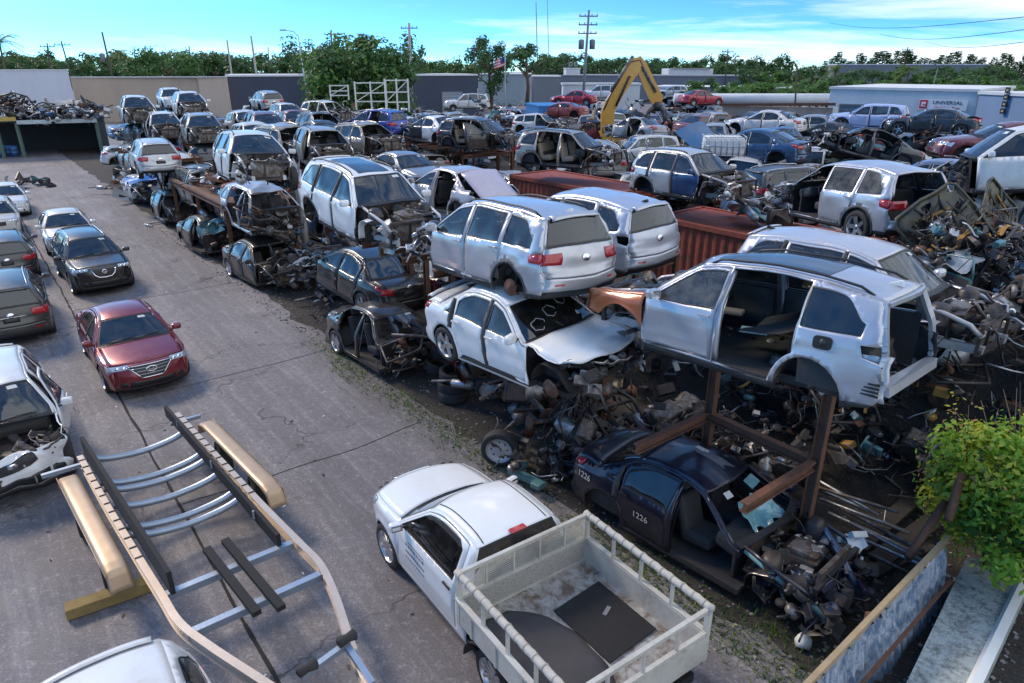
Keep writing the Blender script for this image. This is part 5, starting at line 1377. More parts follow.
make_car('damaged_car', 'hatch', (.38, .45, .66), px(869, 118, D=41) - Vector((0, 0, .72)), R_(146), label='lavender blue hatchback parked nose left under the workshop door', dirt=.15, wheels='1111', seed=57, res=.7, missing={'tailgate'})
make_car('damaged_car', 'sedan', (.045, .05, .055), px(932, 122, D=39) - Vector((0, 0, .7)), R_(146), label='dark grey sedan with raised trunk below the parts sign', metal=.4, dirt=.15, wheels='1111', seed=58, res=.8, missing={'tailgate'}, L=4.9)
make_car('wrecked_car', 'sedan', (.03, .035, .04), px(860, 146, D=28.5) - Vector((0, 0, .75)), R_(165), R_(-14), R_(14), label='dark tipped wreck with a single round red tail lamp', front='stripped', dirt=.3, wheels='0000', seed=59, res=.8, missing={'frontL', 'roof', 'frontR', 'rearL'}, crumple=[((0, 0, 1.2), 1.4, .2)])
make_car('damaged_car', 'sedan', (.13, .018, .025), px(1004, 142, D=25) - Vector((0, 0, .75)), R_(165), label='maroon sedan with clear side windows at the right edge', dirt=.2, wheels='0000', seed=60, res=.9, metal=.2)
make_car('damaged_car', 'sedan', (.13, .16, .24), px(932, 184, D=20.5) - Vector((0, 0, .7)), R_(128), label='slate blue sedan seen from behind beyond the open tailed crossover', metal=.4, dirt=.2, wheels='0000', seed=61, res=.8)
# white panel van lying along the right edge
vn, vs_ = make_car('panel_van', 'suv', (.66, .67, .66), px(1030, 166, D=17.0) - Vector((0, 0, .85)), R_(160), R_(6), R_(4), label='plain white panel van body with rusty wheel at right edge', cat='van', L=5.6, W=1.95, H=1.85, front='cut', wheels='0010', missing={'tailL', 'tailR'}, glass={'rear': paint((.66, .67, .66), 0, .35), 'quarter': paint((.66, .67, .66), 0, .35), 'back': paint((.66, .67, .66), 0, .35)}, seed=62, res=.9, rail=False, dirt=.35, rimmat=RUST)
# red cars high on the far racks, and small vehicles in the distance
make_car('damaged_car', 'sedan', (.36, .012, .03), px(574, 98, D=72) - Vector((0, 0, .7)), R_(165), label='crimson car on a high rack left of the digger arm', dirt=.1, wheels='1111', seed=64, res=.5, details=False)
make_car('damaged_car', 'sedan', (.36, .012, .03), px(701, 98, D=70) - Vector((0, 0, .7)), R_(20), label='crimson coupe on a high rack right of the digger arm', dirt=.1, wheels='1111', seed=65, res=.5, details=False)
make_car('damaged_car', 'suv', (.62, .64, .66), px(600, 93, D=78) - Vector((0, 0, .8)), R_(170), label='white car parked beyond the left crimson car', dirt=.2, wheels='1111', seed=66, res=.4, details=False)
make_car('panel_van', 'suv', (.66, .67, .68), px(467, 103, D=84) - Vector((0, 0, .9)), R_(185), label='white van in front of the pale roller door', cat='van', dirt=.2, wheels='1111', H=2.0, L=5.4, seed=67, res=.4, details=False)
make_car('damaged_car', 'sedan', (.30, .05, .04), px(560, 111, D=58) - Vector((0, 0, .6)), R_(160), label='orange red wreck beside the blue skip', dirt=.3, wheels='0000', seed=68, res=.4, front='cut', details=False, squash=.7)
make_car('damaged_car', 'hatch', (.45, .48, .50), px(672, 92, D=95) - Vector((0, 0, .7)), R_(170), label='pale car in front of the long white building', dirt=.2, wheels='1111', seed=69, res=.4, details=False)
# ---------------------------------------------------------------- the white flatbed pickup
pk, pks = make_car('pickup_truck', 'pickup', PAINTWHITE, (-.16, 7.38, 0), R_(125), label='white single cab pickup with a caged flat bed in the foreground', cat='pickup truck', seed=71, dirt=.10, scale=.9, res=1.8, rim='ten', glass={'front': DARKGLASS, 'windshield': DARKGLASS, 'back': DARKGLASS})
K = 1 / .9
def Q(x, y, z): return Vector((x * K, y * K, z * K))
CAGE = paint((.50, .49, .44), 0, .6, .55); BEDM = rusty('worn_bed', (.36, .355, .34), (.12, .085, .06), .42, .1, .7)
def bars(nm, segs, w=.05, mat=None, par=None):
    m = MB()
    for s_ in segs: m.bar(Q(*s_[0]), Q(*s_[1]), (s_[2] if len(s_) > 2 else w) * K, (s_[2] if len(s_) > 2 else w) * K, mat or CAGE)
    return m.build(nm, par or bed)
m = MB(); m.box(Q(-1.6, 0, .80), (2.04 * K, 1.92 * K, .08 * K), BEDM); bed = m.build('flat_bed', pk)
m = MB()
for sg in (1, -1):
    m = MB(); m.box(Q(-1.6, sg * .98, 1.0), (2.06 * K, .05 * K, .34 * K), CAGE); m.box(Q(-1.6, sg * .995, 1.18), (2.06 * K, .07 * K, .035 * K), CAGE)
    for x in (-.9, -1.4, -1.9, -2.4): m.box(Q(x, sg * 1.01, 1.0), (.04 * K, .02 * K, .32 * K), CAGE)
    m.build('side_panel', bed)
    bars('corner_post', [((-.60, sg * .98, .8), (-.60, sg * .98, 1.55), .06)]); bars('corner_post', [((-2.62, sg * .98, .8), (-2.62, sg * .98, 1.55), .06)])
    for x in (-1.12, -1.60, -2.1): bars('stake', [((x, sg * .98, 1.15), (x, sg * .98, 1.54), .035)])
    m = MB(); pts = [Q(-.56 - 2.1 * i / 40, sg * .98, 1.55 + (.012 if i % 4 == 0 else 0)) for i in range(41)]
    m.tube(pts, .045 * K, plain('padding_wrap', (.46, .43, .37), .8, 0, .3, 14, .5), 10)
    for i in range(2, 40, 3): m.tube([pts[i] - Q(.008, 0, 0), pts[i] + Q(.008, 0, 0)], .049 * K, plain('padding_tape', (.30, .27, .22), .7, 0, .3, 14, .3), 10)
    m.build('padded_rail', bed)
bars('head_board', [((-.60, -.98, 1.55), (-.60, .98, 1.55), .05), ((-.60, -.98, 1.2), (-.60, .98, 1.2), .04), ((-.60, -.98, .85), (-.60, .98, .85), .04)] + [((-.60, y, 1.2), (-.60, y, 1.55), .03) for y in (-.6, -.2, .2, .6)])
m = MB()
for i in range(64):
    y0 = -.97 + i * 1.94 / 63
    for dz in (1, -1):
        y1 = y0 + dz * .34
        a_, b_ = Vector((-.60, y0, 1.2)), Vector((-.60, y1, 1.54))
        if abs(y1) > .97: t_ = (math.copysign(.97, y1) - y0) / (y1 - y0); b_ = a_.lerp(b_, t_)
        m.bar(Q(*a_), Q(*b_), .006 * K, .006 * K, CAGE)
m.build('wire_mesh', bed)
m = MB(); NT_ = NT('perforated_sheet'); co = NT_.coords(); vo = NT_.n('ShaderNodeTexVoronoi'); vo.inputs['Scale'].default_value = 95; NT_.l(NT_.mapping(co, (0, 1, 1)), vo.inputs['Vector'])
PERF = NT_.bsdf(NT_.mix(NT_.ramp(vo.outputs['Distance'], [(.25, 0), (.4, 1)]), (.05, .05, .05), (.40, .39, .36)), .6, .2)
m.box(Q(-.61, 0, 1.02), (.012 * K, 1.92 * K, .34 * K), PERF); m.build('head_panel', bed)
bars('tail_rail', [((-2.62, -.98, 1.53), (-2.62, .98, 1.53), .05), ((-2.62, -.98, 1.2), (-2.62, .98, 1.2), .05)] + [((-2.62, y, 1.2), (-2.62, y, 1.53), .03) for y in (-.5, 0, .5)])
m = MB(); m.box(Q(-2.63, 0, 1.0), (.05 * K, 1.92 * K, .34 * K), CAGE); m.build('tail_board', bed)
m = MB(); m.box(Q(-1.6, 0, .68), (2.0 * K, .9 * K, .12 * K), UNDER); m.bar(Q(-1.125, -.7, .35), Q(-1.125, .7, .35), .09, .09, GREASE); m.box(Q(-2.60, 0, .62), (.06 * K, 1.7 * K, .12 * K), TRIM); m.build('chassis', pk)
for sg in (1, -1):
    m = MB(); m.sheet(lambda a, b, sg=sg: Q(-1.125 + .47 * math.cos(pi * a), sg * (.99 - .26 * b), .36 + .44 * math.sin(pi * a)), 12, 2, UNDER); m.build('mud_guard', pk)
for sg in (1, -1): wheel(pk, Q(-1.125, sg * .80, .351), .39, .22, sg, 'ten', ALLOY, 26)
# badge lettering on the door: worn, small
m = MB(); rl = random.Random(8)
for row, (z, n, h) in enumerate(((.98, 7, .05), (.86, 10, .055), (.76, 9, .03))):
    for i in range(n):
        x = 1.12 - i * .62 / n; p0 = pks.side(x, z, 1, .004); m.box(p0, (.62 / n * .6, .002, h * rl.uniform(.6, 1)), plain('faded_lettering', (.18, .18, .20), .7, 0, .3, 8, 0))
m.box(pks.side(.8, 1.06, 1, .004), (.5, .002, .012), plain('faded_lettering', (.18, .18, .20), .7, 0, .3, 8, 0)); m.build('door_lettering', pk)
m = MB(); m.box(pks.strip(11.95, 0, .01) + Vector((-.0, 0, .02)), (.10, .26, .035), REDLAMP, bev=.015); m.build('brake_light', pk)
m = MB()
for sg in (1, -1): m.sheet(lambda a, b, sg=sg: pks.strip(8.1 + 3.7 * a, sg * (.80 + .025 * b), .006), 8, 1, TRIM)
m.build('roof_channel', pk)
RM = plain('rubber_mat', (.012, .012, .013), .85, 0, .4, 12, .4); RM2 = plain('worn_rubber_sheet', (.045, .042, .046), .8, 0, .45, 3, .3)
def bedw(x, y, z): return Matrix.Rotation(R_(125), 3, 'Z') @ Vector((x, y, z)) + Vector((-.16, 7.38, 0))
m = MB(); m.add([bedw(-1.05, -.82, .848), bedw(-1.12, -.03, .848), bedw(-2.1, -.05, .85), bedw(-2.04, -.84, .848)], [(0, 1, 2, 3)], RM)
m.add([bedw(-1.05, -.82, .862), bedw(-1.12, -.03, .860), bedw(-2.1, -.05, .864), bedw(-2.04, -.84, .862)], [(0, 1, 2, 3)], RM); m.box(bedw(-1.5, -.55, .868), (.16, .05, .006), ALU, RZ(R_(60)))
c_ = bedw(-1.6, -.4, .845); m.deform(lambda v: v - c_); tag(m.build('floor_mat', None, c_), 'square black rubber mat lying in the pickup bed', 'mat')
c_ = bedw(-1.6, .4, .845); m = MB()
m.sheet(lambda a, b: bedw(-.78 - 1.62 * a, .93 - (.72 + .25 * math.sin(a * 2.6) - .42 * max(0, .25 - a) * 2 + .02 * math.sin(a * 17)) * b, .852 + .05 * math.sin(a * pi) * math.sin(b * pi) + .012 * math.sin(a * 14 + b * 5) + .10 * max(0, .3 - b) ) - c_, 26, 10, RM2)
tag(m.build('rubber_sheet', None, c_, solid=.015), 'rough cut dark rubber sheet with a rounded edge in the pickup bed', 'mat')
# ================================================================ racks, containers, scrap, trailer
def beam_thing(name, label, cat, segs, mat, group=None, w=.11, h=.15, t=.02):
    c = Vector(segs[0][1]); o = empty(name, c); tag(o, label, cat, group)
    for s_ in segs:
        m = MB(); m.ibeam(Vector(s_[1]) - c, Vector(s_[2]) - c, w, h, t, mat, s_[3] if len(s_) > 3 else (0, 0, 1)); m.build(s_[0], o)
    return o
def rack(a0, a1, b, arm, levels, label, group=None, top=None):
    segs = []
    for a in (a0, a1):
        segs.append(('post', ab(a, b, 0), ab(a, b, (top or max(levels)) + .1), tuple(AX)))
    for z in levels:
        segs.append(('cross_beam', ab(a0, b - .02, z - .02), ab(a1, b - .02, z - .02)))
        for a in (a0, a1): segs.append(('arm', ab(a, b - .12, z), ab(a, b - arm, z)))
    return beam_thing('storage_rack', label, 'rack', segs, RUST, group)
rack(5.75, 3.92, 8.55, 1.75, (1.78,), 'rusty two post cantilever rack above the dark navy sedan', top=3.05)
for a0, dz in ((11.3, 3.28), (8.9, 3.28)):
    rack(a0 + .8, a0 - .4, 8.9, 2.3, (dz,), 'rusty rack arms under the silver crossover', 'racks under the silver crossover')
for i, a0 in enumerate((15.5, 13.5)):
    rack(a0 + .1, a0 - .7, 8.75, 2.3, (3.35,), 'rusty rack arms under the white sunroof crossover', 'racks under the sunroof crossover')
for i, a0 in enumerate((36.5, 42)):
    rack(a0 + .6, a0 - .6, 9.0, 2.6, (2.9 if a0 < 35 else 2.85,), 'rusty rack frame under the far stack along the lane', 'far racks along the lane')
dk = empty('storage_deck', ab(29.3, 8.0, 0)); tag(dk, 'rusty steel deck on posts between the small white and the silver crossovers', 'deck'); d0 = ab(29.3, 8.0, 0)
m = MB(); m.sheet(lambda u, v: ab(25.4 + 8.0 * u, 6.95 + 2.5 * v, 2.42 + .05 * noise.noise(Vector((u * 9, v * 4, 1)))) - d0, 24, 8, RUST, True, True); m.build('deck_plate', dk, solid=.05)
for b in (6.95, 9.45): m = MB(); m.ibeam(ab(25.4, b, 2.30) - d0, ab(33.4, b, 2.30) - d0, .12, .18, .02, RUST); m.build('edge_beam', dk)
for a in (25.6, 29.4, 33.2):
    for b in (7.0, 9.4): m = MB(); m.ibeam(ab(a, b, 0) - d0, ab(a, b, 2.3) - d0, .12, .14, .02, RUST, tuple(AX)); m.build('post', dk)
for i, (a0, b0) in enumerate(((5.5, 12.6), (16.0, 12.9), (18.7, 12.9), (10.5, 12.6), (12.8, 12.6), (26.5, 13.6), (29.5, 13.6), (41, 13), (44, 13), (42, 16.8), (44, 16.8))):
    rack(a0 + .6, a0 - .6, b0, 2.9, (2.80,), 'rusty rack frame under the second row of cars', 'racks of the second row')
for i, (a0, b0) in enumerate(((33, 22.6), (36, 22.6), (38.5, 21.5), (49, 23.5), (51, 21.5), (28.5, 21.8))):
    rack(a0 + .6, a0 - .6, b0, 2.9, (2.95,), 'rusty rack frame under the third row of cars', 'racks of the third row')
# tall silver post beside the sunroof crossover
o = empty('steel_post', px(308, 268, z=0)); tag(o, 'tall dented silver post at the lane between the stacks', 'post')
m = MB(); m.tube([(0, 0, 0), (.02, .03, 1.5), (-.02, .02, 2.8), (.06, -.02, 3.6)], .13, paint((.36, .38, .40), .5, .5, .5), 10, r2=.11); m.build('shaft', o)
m = MB(); m.sheet(lambda a, b: Vector((.30 * (a - .5), .16 * (b - .5) - .1, 3.4 + .5 * b + .12 * math.sin(a * 7))), 6, 5, paint((.36, .38, .40), .5, .5, .5)); m.build('torn_plate', o)
# red containers
def corrugated(p, q, z0, z1, pitch, dep, mb, mat):
    p, q = Vector(p), Vector(q); d = (q - p); L = d.length; d /= L; n = Vector((-d.y, d.x, 0)); N = int(L / pitch)
    prof = []
    for i in range(N):
        for f, k in ((0, 0), (.3, 0), (.5, 1), (.8, 1)): prof.append(((i + f) / N * L, k * dep))
    prof.append((L, 0)); vs = []
    for x, k in prof: vs += [p + d * x + n * k + Vector((0, 0, z0)), p + d * x + n * k + Vector((0, 0, z1))]
    mb.add(vs, [(2 * i, 2 * i + 2, 2 * i + 3, 2 * i + 1) for i in range(len(prof) - 1)], mat)
REDC = rusty('container_red', (.34, .070, .042), (.16, .055, .03), .40, .1, .65)
def container(a0, L, b0, label, H_=2.6, W_=2.44):
    c = ab(a0 + L / 2, b0 + W_ / 2, 0); o = empty('shipping_container', c); tag(o, label, 'container')
    m = MB()
    P = [ab(a0 + L, b0), ab(a0, b0), ab(a0, b0 + W_), ab(a0 + L, b0 + W_)]
    for i in range(4): corrugated(P[i], P[(i + 1) % 4], .12, H_ - .1, .28, .04, m, REDC)
    m.deform(lambda v: v - c); m.build('wall', o)
    m = MB(); m.add([x + Vector((0, 0, H_ - .04)) - c for x in P], [(0, 1, 2, 3)], REDC); m.build('roof', o)
    for i in range(4):
        for z in (.08, H_ - .07):
            m = MB(); m.bar(P[i] + Vector((0, 0, z)) - c, P[(i + 1) % 4] + Vector((0, 0, z)) - c, .13, .14, REDC); m.build('frame_rail', o)
        m = MB(); m.bar(P[i] + Vector((0, 0, .0)) - c, P[i] + Vector((0, 0, H_)) - c, .16, .16, REDC); m.build('corner_post', o)
container(8.2, 6.06, 16.9, 'rusty red shipping container under the crossover with one blue door')
container(18.0, 6.06, 18.75, 'rusty red shipping container under the beige seated wreck')
# ---------------------------------------------------------------- scrap pieces
rs = random.Random(77)
WP = paint((.62, .62, .62), 0, .35); SP = paint((.40, .41, .43), .4, .35); BP = paint((.02, .02, .022), 0, .4); BLP = paint((.04, .12, .25), .1, .4); TP = paint((.08, .22, .24), .1, .4); RP = paint((.20, .02, .03), .1, .4)
def proto(fn, name): m = MB(); fn(m); return m.mesh(name)
def p_tyre(m): m.lathe(tyre_prof(.32, .21), RUBBER, 22)
def p_wheel(mat):
    def f(m): m.lathe(tyre_prof(.33, .21), RUBBER, 24, RX(-pi / 2)); rim_mesh(m, (0, 0, 0), .33, .21, 1, 'steel', mat)
    return f
def p_bumper(mat):
    def f(m): m.sheet(lambda a, b: Vector((.28 * (1 - abs(2 * a - 1) ** 2.6) + .05 * math.sin(b * 3.1), 1.7 * (a - .5), .5 * b + .03 * math.sin(a * 15) * b)), 24, 6, mat); m.sheet(lambda a, b: Vector((.29 * (1 - abs(.7 * (2 * a - 1)) ** 2.6) + .04, 1.1 * (a - .5), .12 + .13 * b)), 8, 2, TRIM)
    return f
def p_panel(mat):
    def f(m): m.sheet(lambda a, b: Vector((1.2 * (a - .5), 1.35 * (b - .5) * (1 - .12 * a), .09 * math.sin(a * 2.8) + .05 * math.sin(b * 6.1 + a * 3) * a)), 12, 12, mat); m.bar((-.5, -.5, -.03), (.5, .5, -.01), .1, .03, TRIM); m.bar((-.5, .5, -.03), (.5, -.5, -.01), .1, .03, TRIM)
    return f
def p_door(mat):
    def f(m):
        m.sheet(lambda a, b: Vector((1.05 * (a - .5), .05 * math.sin(b * 3.1), .68 * b)), 6, 6, mat); m.sheet(lambda a, b: Vector((.98 * (a - .5), -.08, .04 + .6 * b)), 3, 3, TRIM)
        m.tube([(-.5, 0, .68), (-.2, -.02, 1.05), (.35, -.03, 1.12), (.5, 0, .68)], .03, mat, 6)
    return f
def p_engine(m):
    r_ = random.Random(5); m.box((0, 0, .3), (.62, .5, .45), GREASE, bev=.06); m.box((.02, 0, .56), (.5, .34, .14), DIRTYMETAL, bev=.04); m.lathe([(.001, .06), (.14, .06), (.16, 0), (.001, -.02)], DIRTYMETAL, 14, RY(pi / 2), (.36, .05, .25)); m.lathe([(.24, -.2), (.2, .1), (.1, .25)], ALU, 12, RX(pi / 2), (-.1, -.38, .28)); junk(m, (0, 0, .35), (.8, .7, .5), 26, r_)
def p_axle(m):
    m.tube([(0, -.7, .3), (0, .7, .3)], .05, DIRTYMETAL, 8); m.lathe([(.001, -.16), (.15, -.1), (.18, 0), (.15, .1), (.001, .16)], DIRTYMETAL, 12, RX(pi / 2), (0, .05, .3))
    for sg in (-1, 1): m.lathe([(.001, .03), (.06, .03), (.15, .01), (.15, -.01), (.001, -.02)], RUST, 14, RX(pi / 2), (0, sg * .72, .3)); m.bar((0, sg * .5, .3), (-.5, sg * .45, .25), .06, .05, GREASE)
def p_pipe(m):
    m.tube([(-1.1, 0, .1), (-.5, .06, .12), (0, .2, .1), (.5, .15, .2), (1.1, .2, .12)], .035, DIRTYMETAL, 8); m.lathe([(.03, -.3), (.11, -.25), (.11, .25), (.03, .3)], ALU, 12, RY(pi / 2), (.3, .17, .14))
def p_rad(m): m.box((0, 0, .25), (.05, .75, .48), DIRTYMETAL); m.box((0, .4, .25), (.07, .06, .5), TRIM); m.box((0, -.4, .25), (.07, .06, .5), TRIM)
def p_seat(mat):
    def f(m): seat(m, (0, 0, 0), .5, mat); headrest(m, (0, 0, 0), mat)
    return f
def p_sheet(mat, sd):
    def f(m): m.sheet(lambda a, b: Vector((1.0 * (a - .5), .8 * (b - .5), .22)) + noise.noise_vector(Vector((a * 2.5 + sd, b * 2.5, sd))) * .35, 12, 10, mat)
    return f
def p_frame(m):
    m.tube([(-.8, -.5, .1), (-.7, .5, .15), (.1, .62, .5), (.8, .45, .4), (.85, -.45, .42), (.1, -.6, .5), (-.8, -.5, .1)], .04, GREASE, 6); m.tube([(.1, .6, .5), (.1, -.6, .5)], .035, GREASE, 6); junk(m, (0, 0, .3), (1.5, 1, .4), 20, random.Random(4), [GREASE, UNDER, RUST])
def p_bag(m): m.lathe([(.001, 0), (.16, .02), (.2, .14), (.17, .28), (.07, .36), (.02, .4)], WHITEPL, 10); m.deform(lambda v: v + noise.noise_vector(v * 6) * .05)
PRO = {
 'tyre': [('loose black tyre', 'tyre', proto(p_tyre, 'tyre'))],
 'wheel': [('loose wheel with a steel rim', 'wheel', proto(p_wheel(STEELRIM), 'wheel'))],
 'bumper': [('loose white bumper cover', 'bumper', proto(p_bumper(WP), 'bumper')), ('loose silver bumper cover', 'bumper', proto(p_bumper(SP), 'bumper')), ('loose black bumper cover', 'bumper', proto(p_bumper(BP), 'bumper'))],
 'panel': [('loose white hood panel', 'panel', proto(p_panel(WP), 'hood')), ('loose silver hood panel', 'panel', proto(p_panel(SP), 'hood')), ('loose steel blue hood panel', 'panel', proto(p_panel(BLP), 'hood')), ('loose black hood panel', 'panel', proto(p_panel(BP), 'hood'))],
 'door': [('loose white car door', 'car door', proto(p_door(WP), 'door')), ('loose grey car door', 'car door', proto(p_door(SP), 'door')), ('loose teal car door', 'car door', proto(p_door(TP), 'door')), ('loose red car door', 'car door', proto(p_door(RP), 'door'))],
 'engine': [('loose greasy engine block', 'engine', proto(p_engine, 'engine'))],
 'axle': [('loose axle with rusty discs', 'axle', proto(p_axle, 'axle'))],
 'pipe': [('loose exhaust pipe', 'exhaust pipe', proto(p_pipe, 'exhaust'))],
 'radiator': [('loose dusty radiator', 'radiator', proto(p_rad, 'radiator'))],
 'seat': [('loose black car seat', 'car seat', proto(p_seat(INTERIOR), 'seat')), ('loose beige car seat', 'car seat', proto(p_seat(INTBEIGE), 'seat'))],
 'sheet': [('crumpled white sheet metal', 'sheet metal', proto(p_sheet(WP, 1), 'sheet')), ('crumpled silver sheet metal', 'sheet metal', proto(p_sheet(SP, 4), 'sheet')), ('crumpled rusty sheet metal', 'sheet metal', proto(p_sheet(RUST, 9), 'sheet')), ('crumpled black sheet metal', 'sheet metal', proto(p_sheet(GREASE, 13), 'sheet')), ('crumpled teal sheet metal', 'sheet metal', proto(p_sheet(TP, 17), 'sheet'))],
 'frame': [('burnt black door frame', 'door frame', proto(p_frame, 'frame'))],
 'bag': [('white plastic bag', 'bag', proto(p_bag, 'bag'))],
}
NM = dict(tyre='tyre', wheel='loose_wheel', bumper='bumper_cover', panel='scrap_panel', door='door_scrap', engine='engine_block', axle='axle', pipe='exhaust_pipe', radiator='radiator', seat='seat_scrap', sheet='crumpled_sheet', frame='burnt_ring', bag='plastic_bag')
def scrap(kind, p, where, rot=None, sc=1.0, variant=None, label=None, solo=False):
    v = PRO[kind]; lab, cat, me = v[variant if variant is not None else rs.randrange(len(v))]
    r = rot if rot is not None else (rs.uniform(-.5, .5), rs.uniform(-.5, .5), rs.uniform(0, 6.28))
    o = link(NM[kind], me, None, p, r); o.scale = (sc,) * 3
    if solo: tag(o, label, cat)
    else: tag(o, lab + ' ' + where, cat, lab + ' ' + where)
    return o
def zone(n, a0, a1, b0, b1, z0, z1, where, kinds, sc=(.8, 1.1), zf=None):
    for i in range(n):
        a, b = rs.uniform(a0, a1), rs.uniform(b0, b1); z = rs.uniform(z0, z1)
        p = ab(a, b, 0); p.z = z + (zf(p) if zf else 0)
        scrap(rs.choice(kinds), p, where, sc=rs.uniform(*sc))
ALLK = ['bumper', 'panel', 'door', 'engine', 'axle', 'pipe', 'radiator', 'sheet', 'sheet', 'seat', 'tyre', 'wheel', 'frame']
DK = ['engine', 'axle', 'pipe', 'radiator', 'frame', 'sheet', 'tyre', 'engine']
zone(18, 6.6, 10.5, 7.5, 9.0, .05, .75, 'under the propped white sedan', DK)
zone(16, 10.5, 13.6, 7.0, 9.0, .1, 1.3, 'under the silver crossover', DK + ['panel', 'door'])
zone(14, 15.5, 21, 8.2, 10.5, .1, 1.6, 'behind the glossy black sedan', ALLK)
zone(22, 21, 45, 7.0, 9.5, .3, 2.2, 'under the far stacks along the lane', ALLK)
zone(22, 6, 20, 10.0, 13.0, .3, 2.2, 'under the second row of cars', ALLK)
zone(12, 4.6, 7.5, 9.0, 10.2, .1, .6, 'behind the near rack', DK)
zone(12, 25.6, 33.2, 7.1, 9.3, 2.55, 2.7, 'on the rusty deck along the lane', ['sheet', 'pipe', 'radiator', 'door', 'panel', 'axle', 'bumper'])
zone(8, 10, 12.5, 17.2, 19, 2.7, 2.8, 'on the near red container', ['sheet', 'pipe', 'radiator', 'engine', 'bumper'])
# the wheel, axle and block that show in front
scrap('wheel', px(500, 448, z=.36), '', (0, 0, R_(170)), 1.08, 0, 'loose wheel with pale steel rim standing at the lane edge below the white sedan', True)
scrap('wheel', px(490, 388, z=.62), '', (-.25, 0, R_(175)), .95, 0, 'loose wheel with steel rim lying higher, just under the white sedan', True)
scrap('axle', px(522, 408, z=.62), '', (.15, .2, R_(30)), 1.15, 0, 'axle with rusty disc standing over the pale steel rim wheel', True)
scrap('tyre', px(453, 374, z=.55), '', (.1, .1, 0), 1.0, 0, 'black tyre lying flat at the left under the white sedan', True)
scrap('tyre', px(452, 385, z=.33), '', (.05, 0, 0), 1.02, 0, 'bottom black tyre in the small stack under the white sedan', True)
scrap('tyre', px(453, 395, z=.12), '', (-.05, 0, 0), 1.02, 0, 'tyre on the ground below the stacked tyres under the white sedan', True)
scrap('sheet', px(945, 350, z=2.3), '', (.8, .5, .3), 1.1, 1, 'crumpled silver sheet hanging beside the open tail of the orange fendered crossover', True)
scrap('sheet', px(930, 385, z=1.7), '', (.3, .9, 1.3), .9, 1, 'crumpled silver sheet lying lowest behind the orange fendered crossover', True)
scrap('bag', px(920, 462, z=.1), '', (.3, .2, 0), .75, 0, 'white plastic bag on the gravel left of the bright shrub', True)
scrap('bag', px(802, 648, z=.02), '', (0, .5, 1), .55, 0, 'small white bag on the ground below the navy sedan nose', True)
scrap('bumper', px(935, 258, z=2.55), '', (.4, 1.2, 1.0), 1.0, 0, 'white bumper on the scrap heap right of the open tailed crossover', True)
scrap('panel', px(1012, 240, z=2.9), '', (.9, .3, .5), .9, 2, 'steel blue hood panel on edge at the right border of the heap', True)
def burnt(p, nx, nz_, up, label):
    o = empty('burnt_hood', p); tag(o, label, 'hood frame'); W_, H_ = 1.45, 1.4
    X_ = Vector(nx).normalized(); N_ = Vector(nz_).normalized(); Z_ = N_.cross(X_).normalized()
    m = MB(); BM_ = rusty('burnt_metal', (.055, .062, .060), (.10, .085, .04), .4, .4, .5); outer = []; inner = []
    for i in range(36):
        t = 2 * pi * i / 36; c_, s_ = math.cos(t), math.sin(t)
        q_ = 1 / max(abs(c_), abs(s_)) ** .95 * (1 + .09 * noise.noise(Vector((c_ * 1.6, s_ * 1.6, p.x))))
        outer.append((c_ * q_ * W_ / 2, s_ * q_ * H_ / 2)); inner.append((c_ * .34 - .08, s_ * .30 - .05))
    def P_(xy, k): return X_ * xy[0] + Z_ * xy[1] + N_ * (k + .06 * noise.noise(Vector((xy[0] * 3, xy[1] * 3, k))))
    vs = [P_(x, 0) for x in outer] + [P_((.75 * a[0] + .25 * b[0], .75 * a[1] + .25 * b[1]), .05) for a, b in zip(outer, inner)] + [P_((.3 * a[0] + .7 * b[0], .3 * a[1] + .7 * b[1]), .0) for a, b in zip(outer, inner)] + [P_(x, .04) for x in inner]
    fs = [(r * 36 + i, r * 36 + (i + 1) % 36, (r + 1) * 36 + (i + 1) % 36, (r + 1) * 36 + i) for r in range(3) for i in range(36) if not (r == 1 and i % 7 in (1, 2)) and not (r == 0 and i % 11 == 4)]
    m.add(vs, fs, BM_, True)
    for k in range(8):
        t = pi / 4 * k + .3; m.tube([P_((math.cos(t) * .38, math.sin(t) * .34), .06), P_((math.cos(t) * .72, math.sin(t) * .68), .05)], .035, BM_, 5)
    m.build('panel', o, solid=.03)
    m = MB(); m.tube([P_(x, .03) for x in outer + outer[:1]], .03, BM_, 6); m.build('rim', o)
    m = MB(); r_ = random.Random(3); [m.tube([P_((r_.uniform(-.6, .6), r_.uniform(-.6, .6)), .05) + N_ * .05 * k for k in range(3)], .012, GREASE, 5) for i in range(7)]; m.bar(P_((-.35, .42), .07), P_((.3, .30), .07), .05, .03, plain('ochre_foam', (.36, .20, .05), .8, 0, .4, 8, .3)); m.build('torn_strip', o)
    return o
burnt(px(945, 222, D=13.2) - Vector((0, 0, .16)), (.75, .2, .50), (.12, -.85, .5), 0, 'large burnt hood frame with a round hole standing on the scrap heap')
burnt(px(1000, 212, D=14.2) - Vector((0, 0, .2)), (.70, .25, -.55), (.3, -.8, .5), 0, 'second burnt hood frame leaning to the right behind the round holed one')
scrap('frame', px(985, 205, z=3.3), '', (1.0, -.5, 1.6), 1.1, 0, 'burnt frame leaning behind the tallest burnt door frame', True)
scrap('panel', px(698, 136, D=27), '', (.5, -.3, .4), 1.0, 2, 'bright blue hood panel propped beside the steel blue coupe', True)
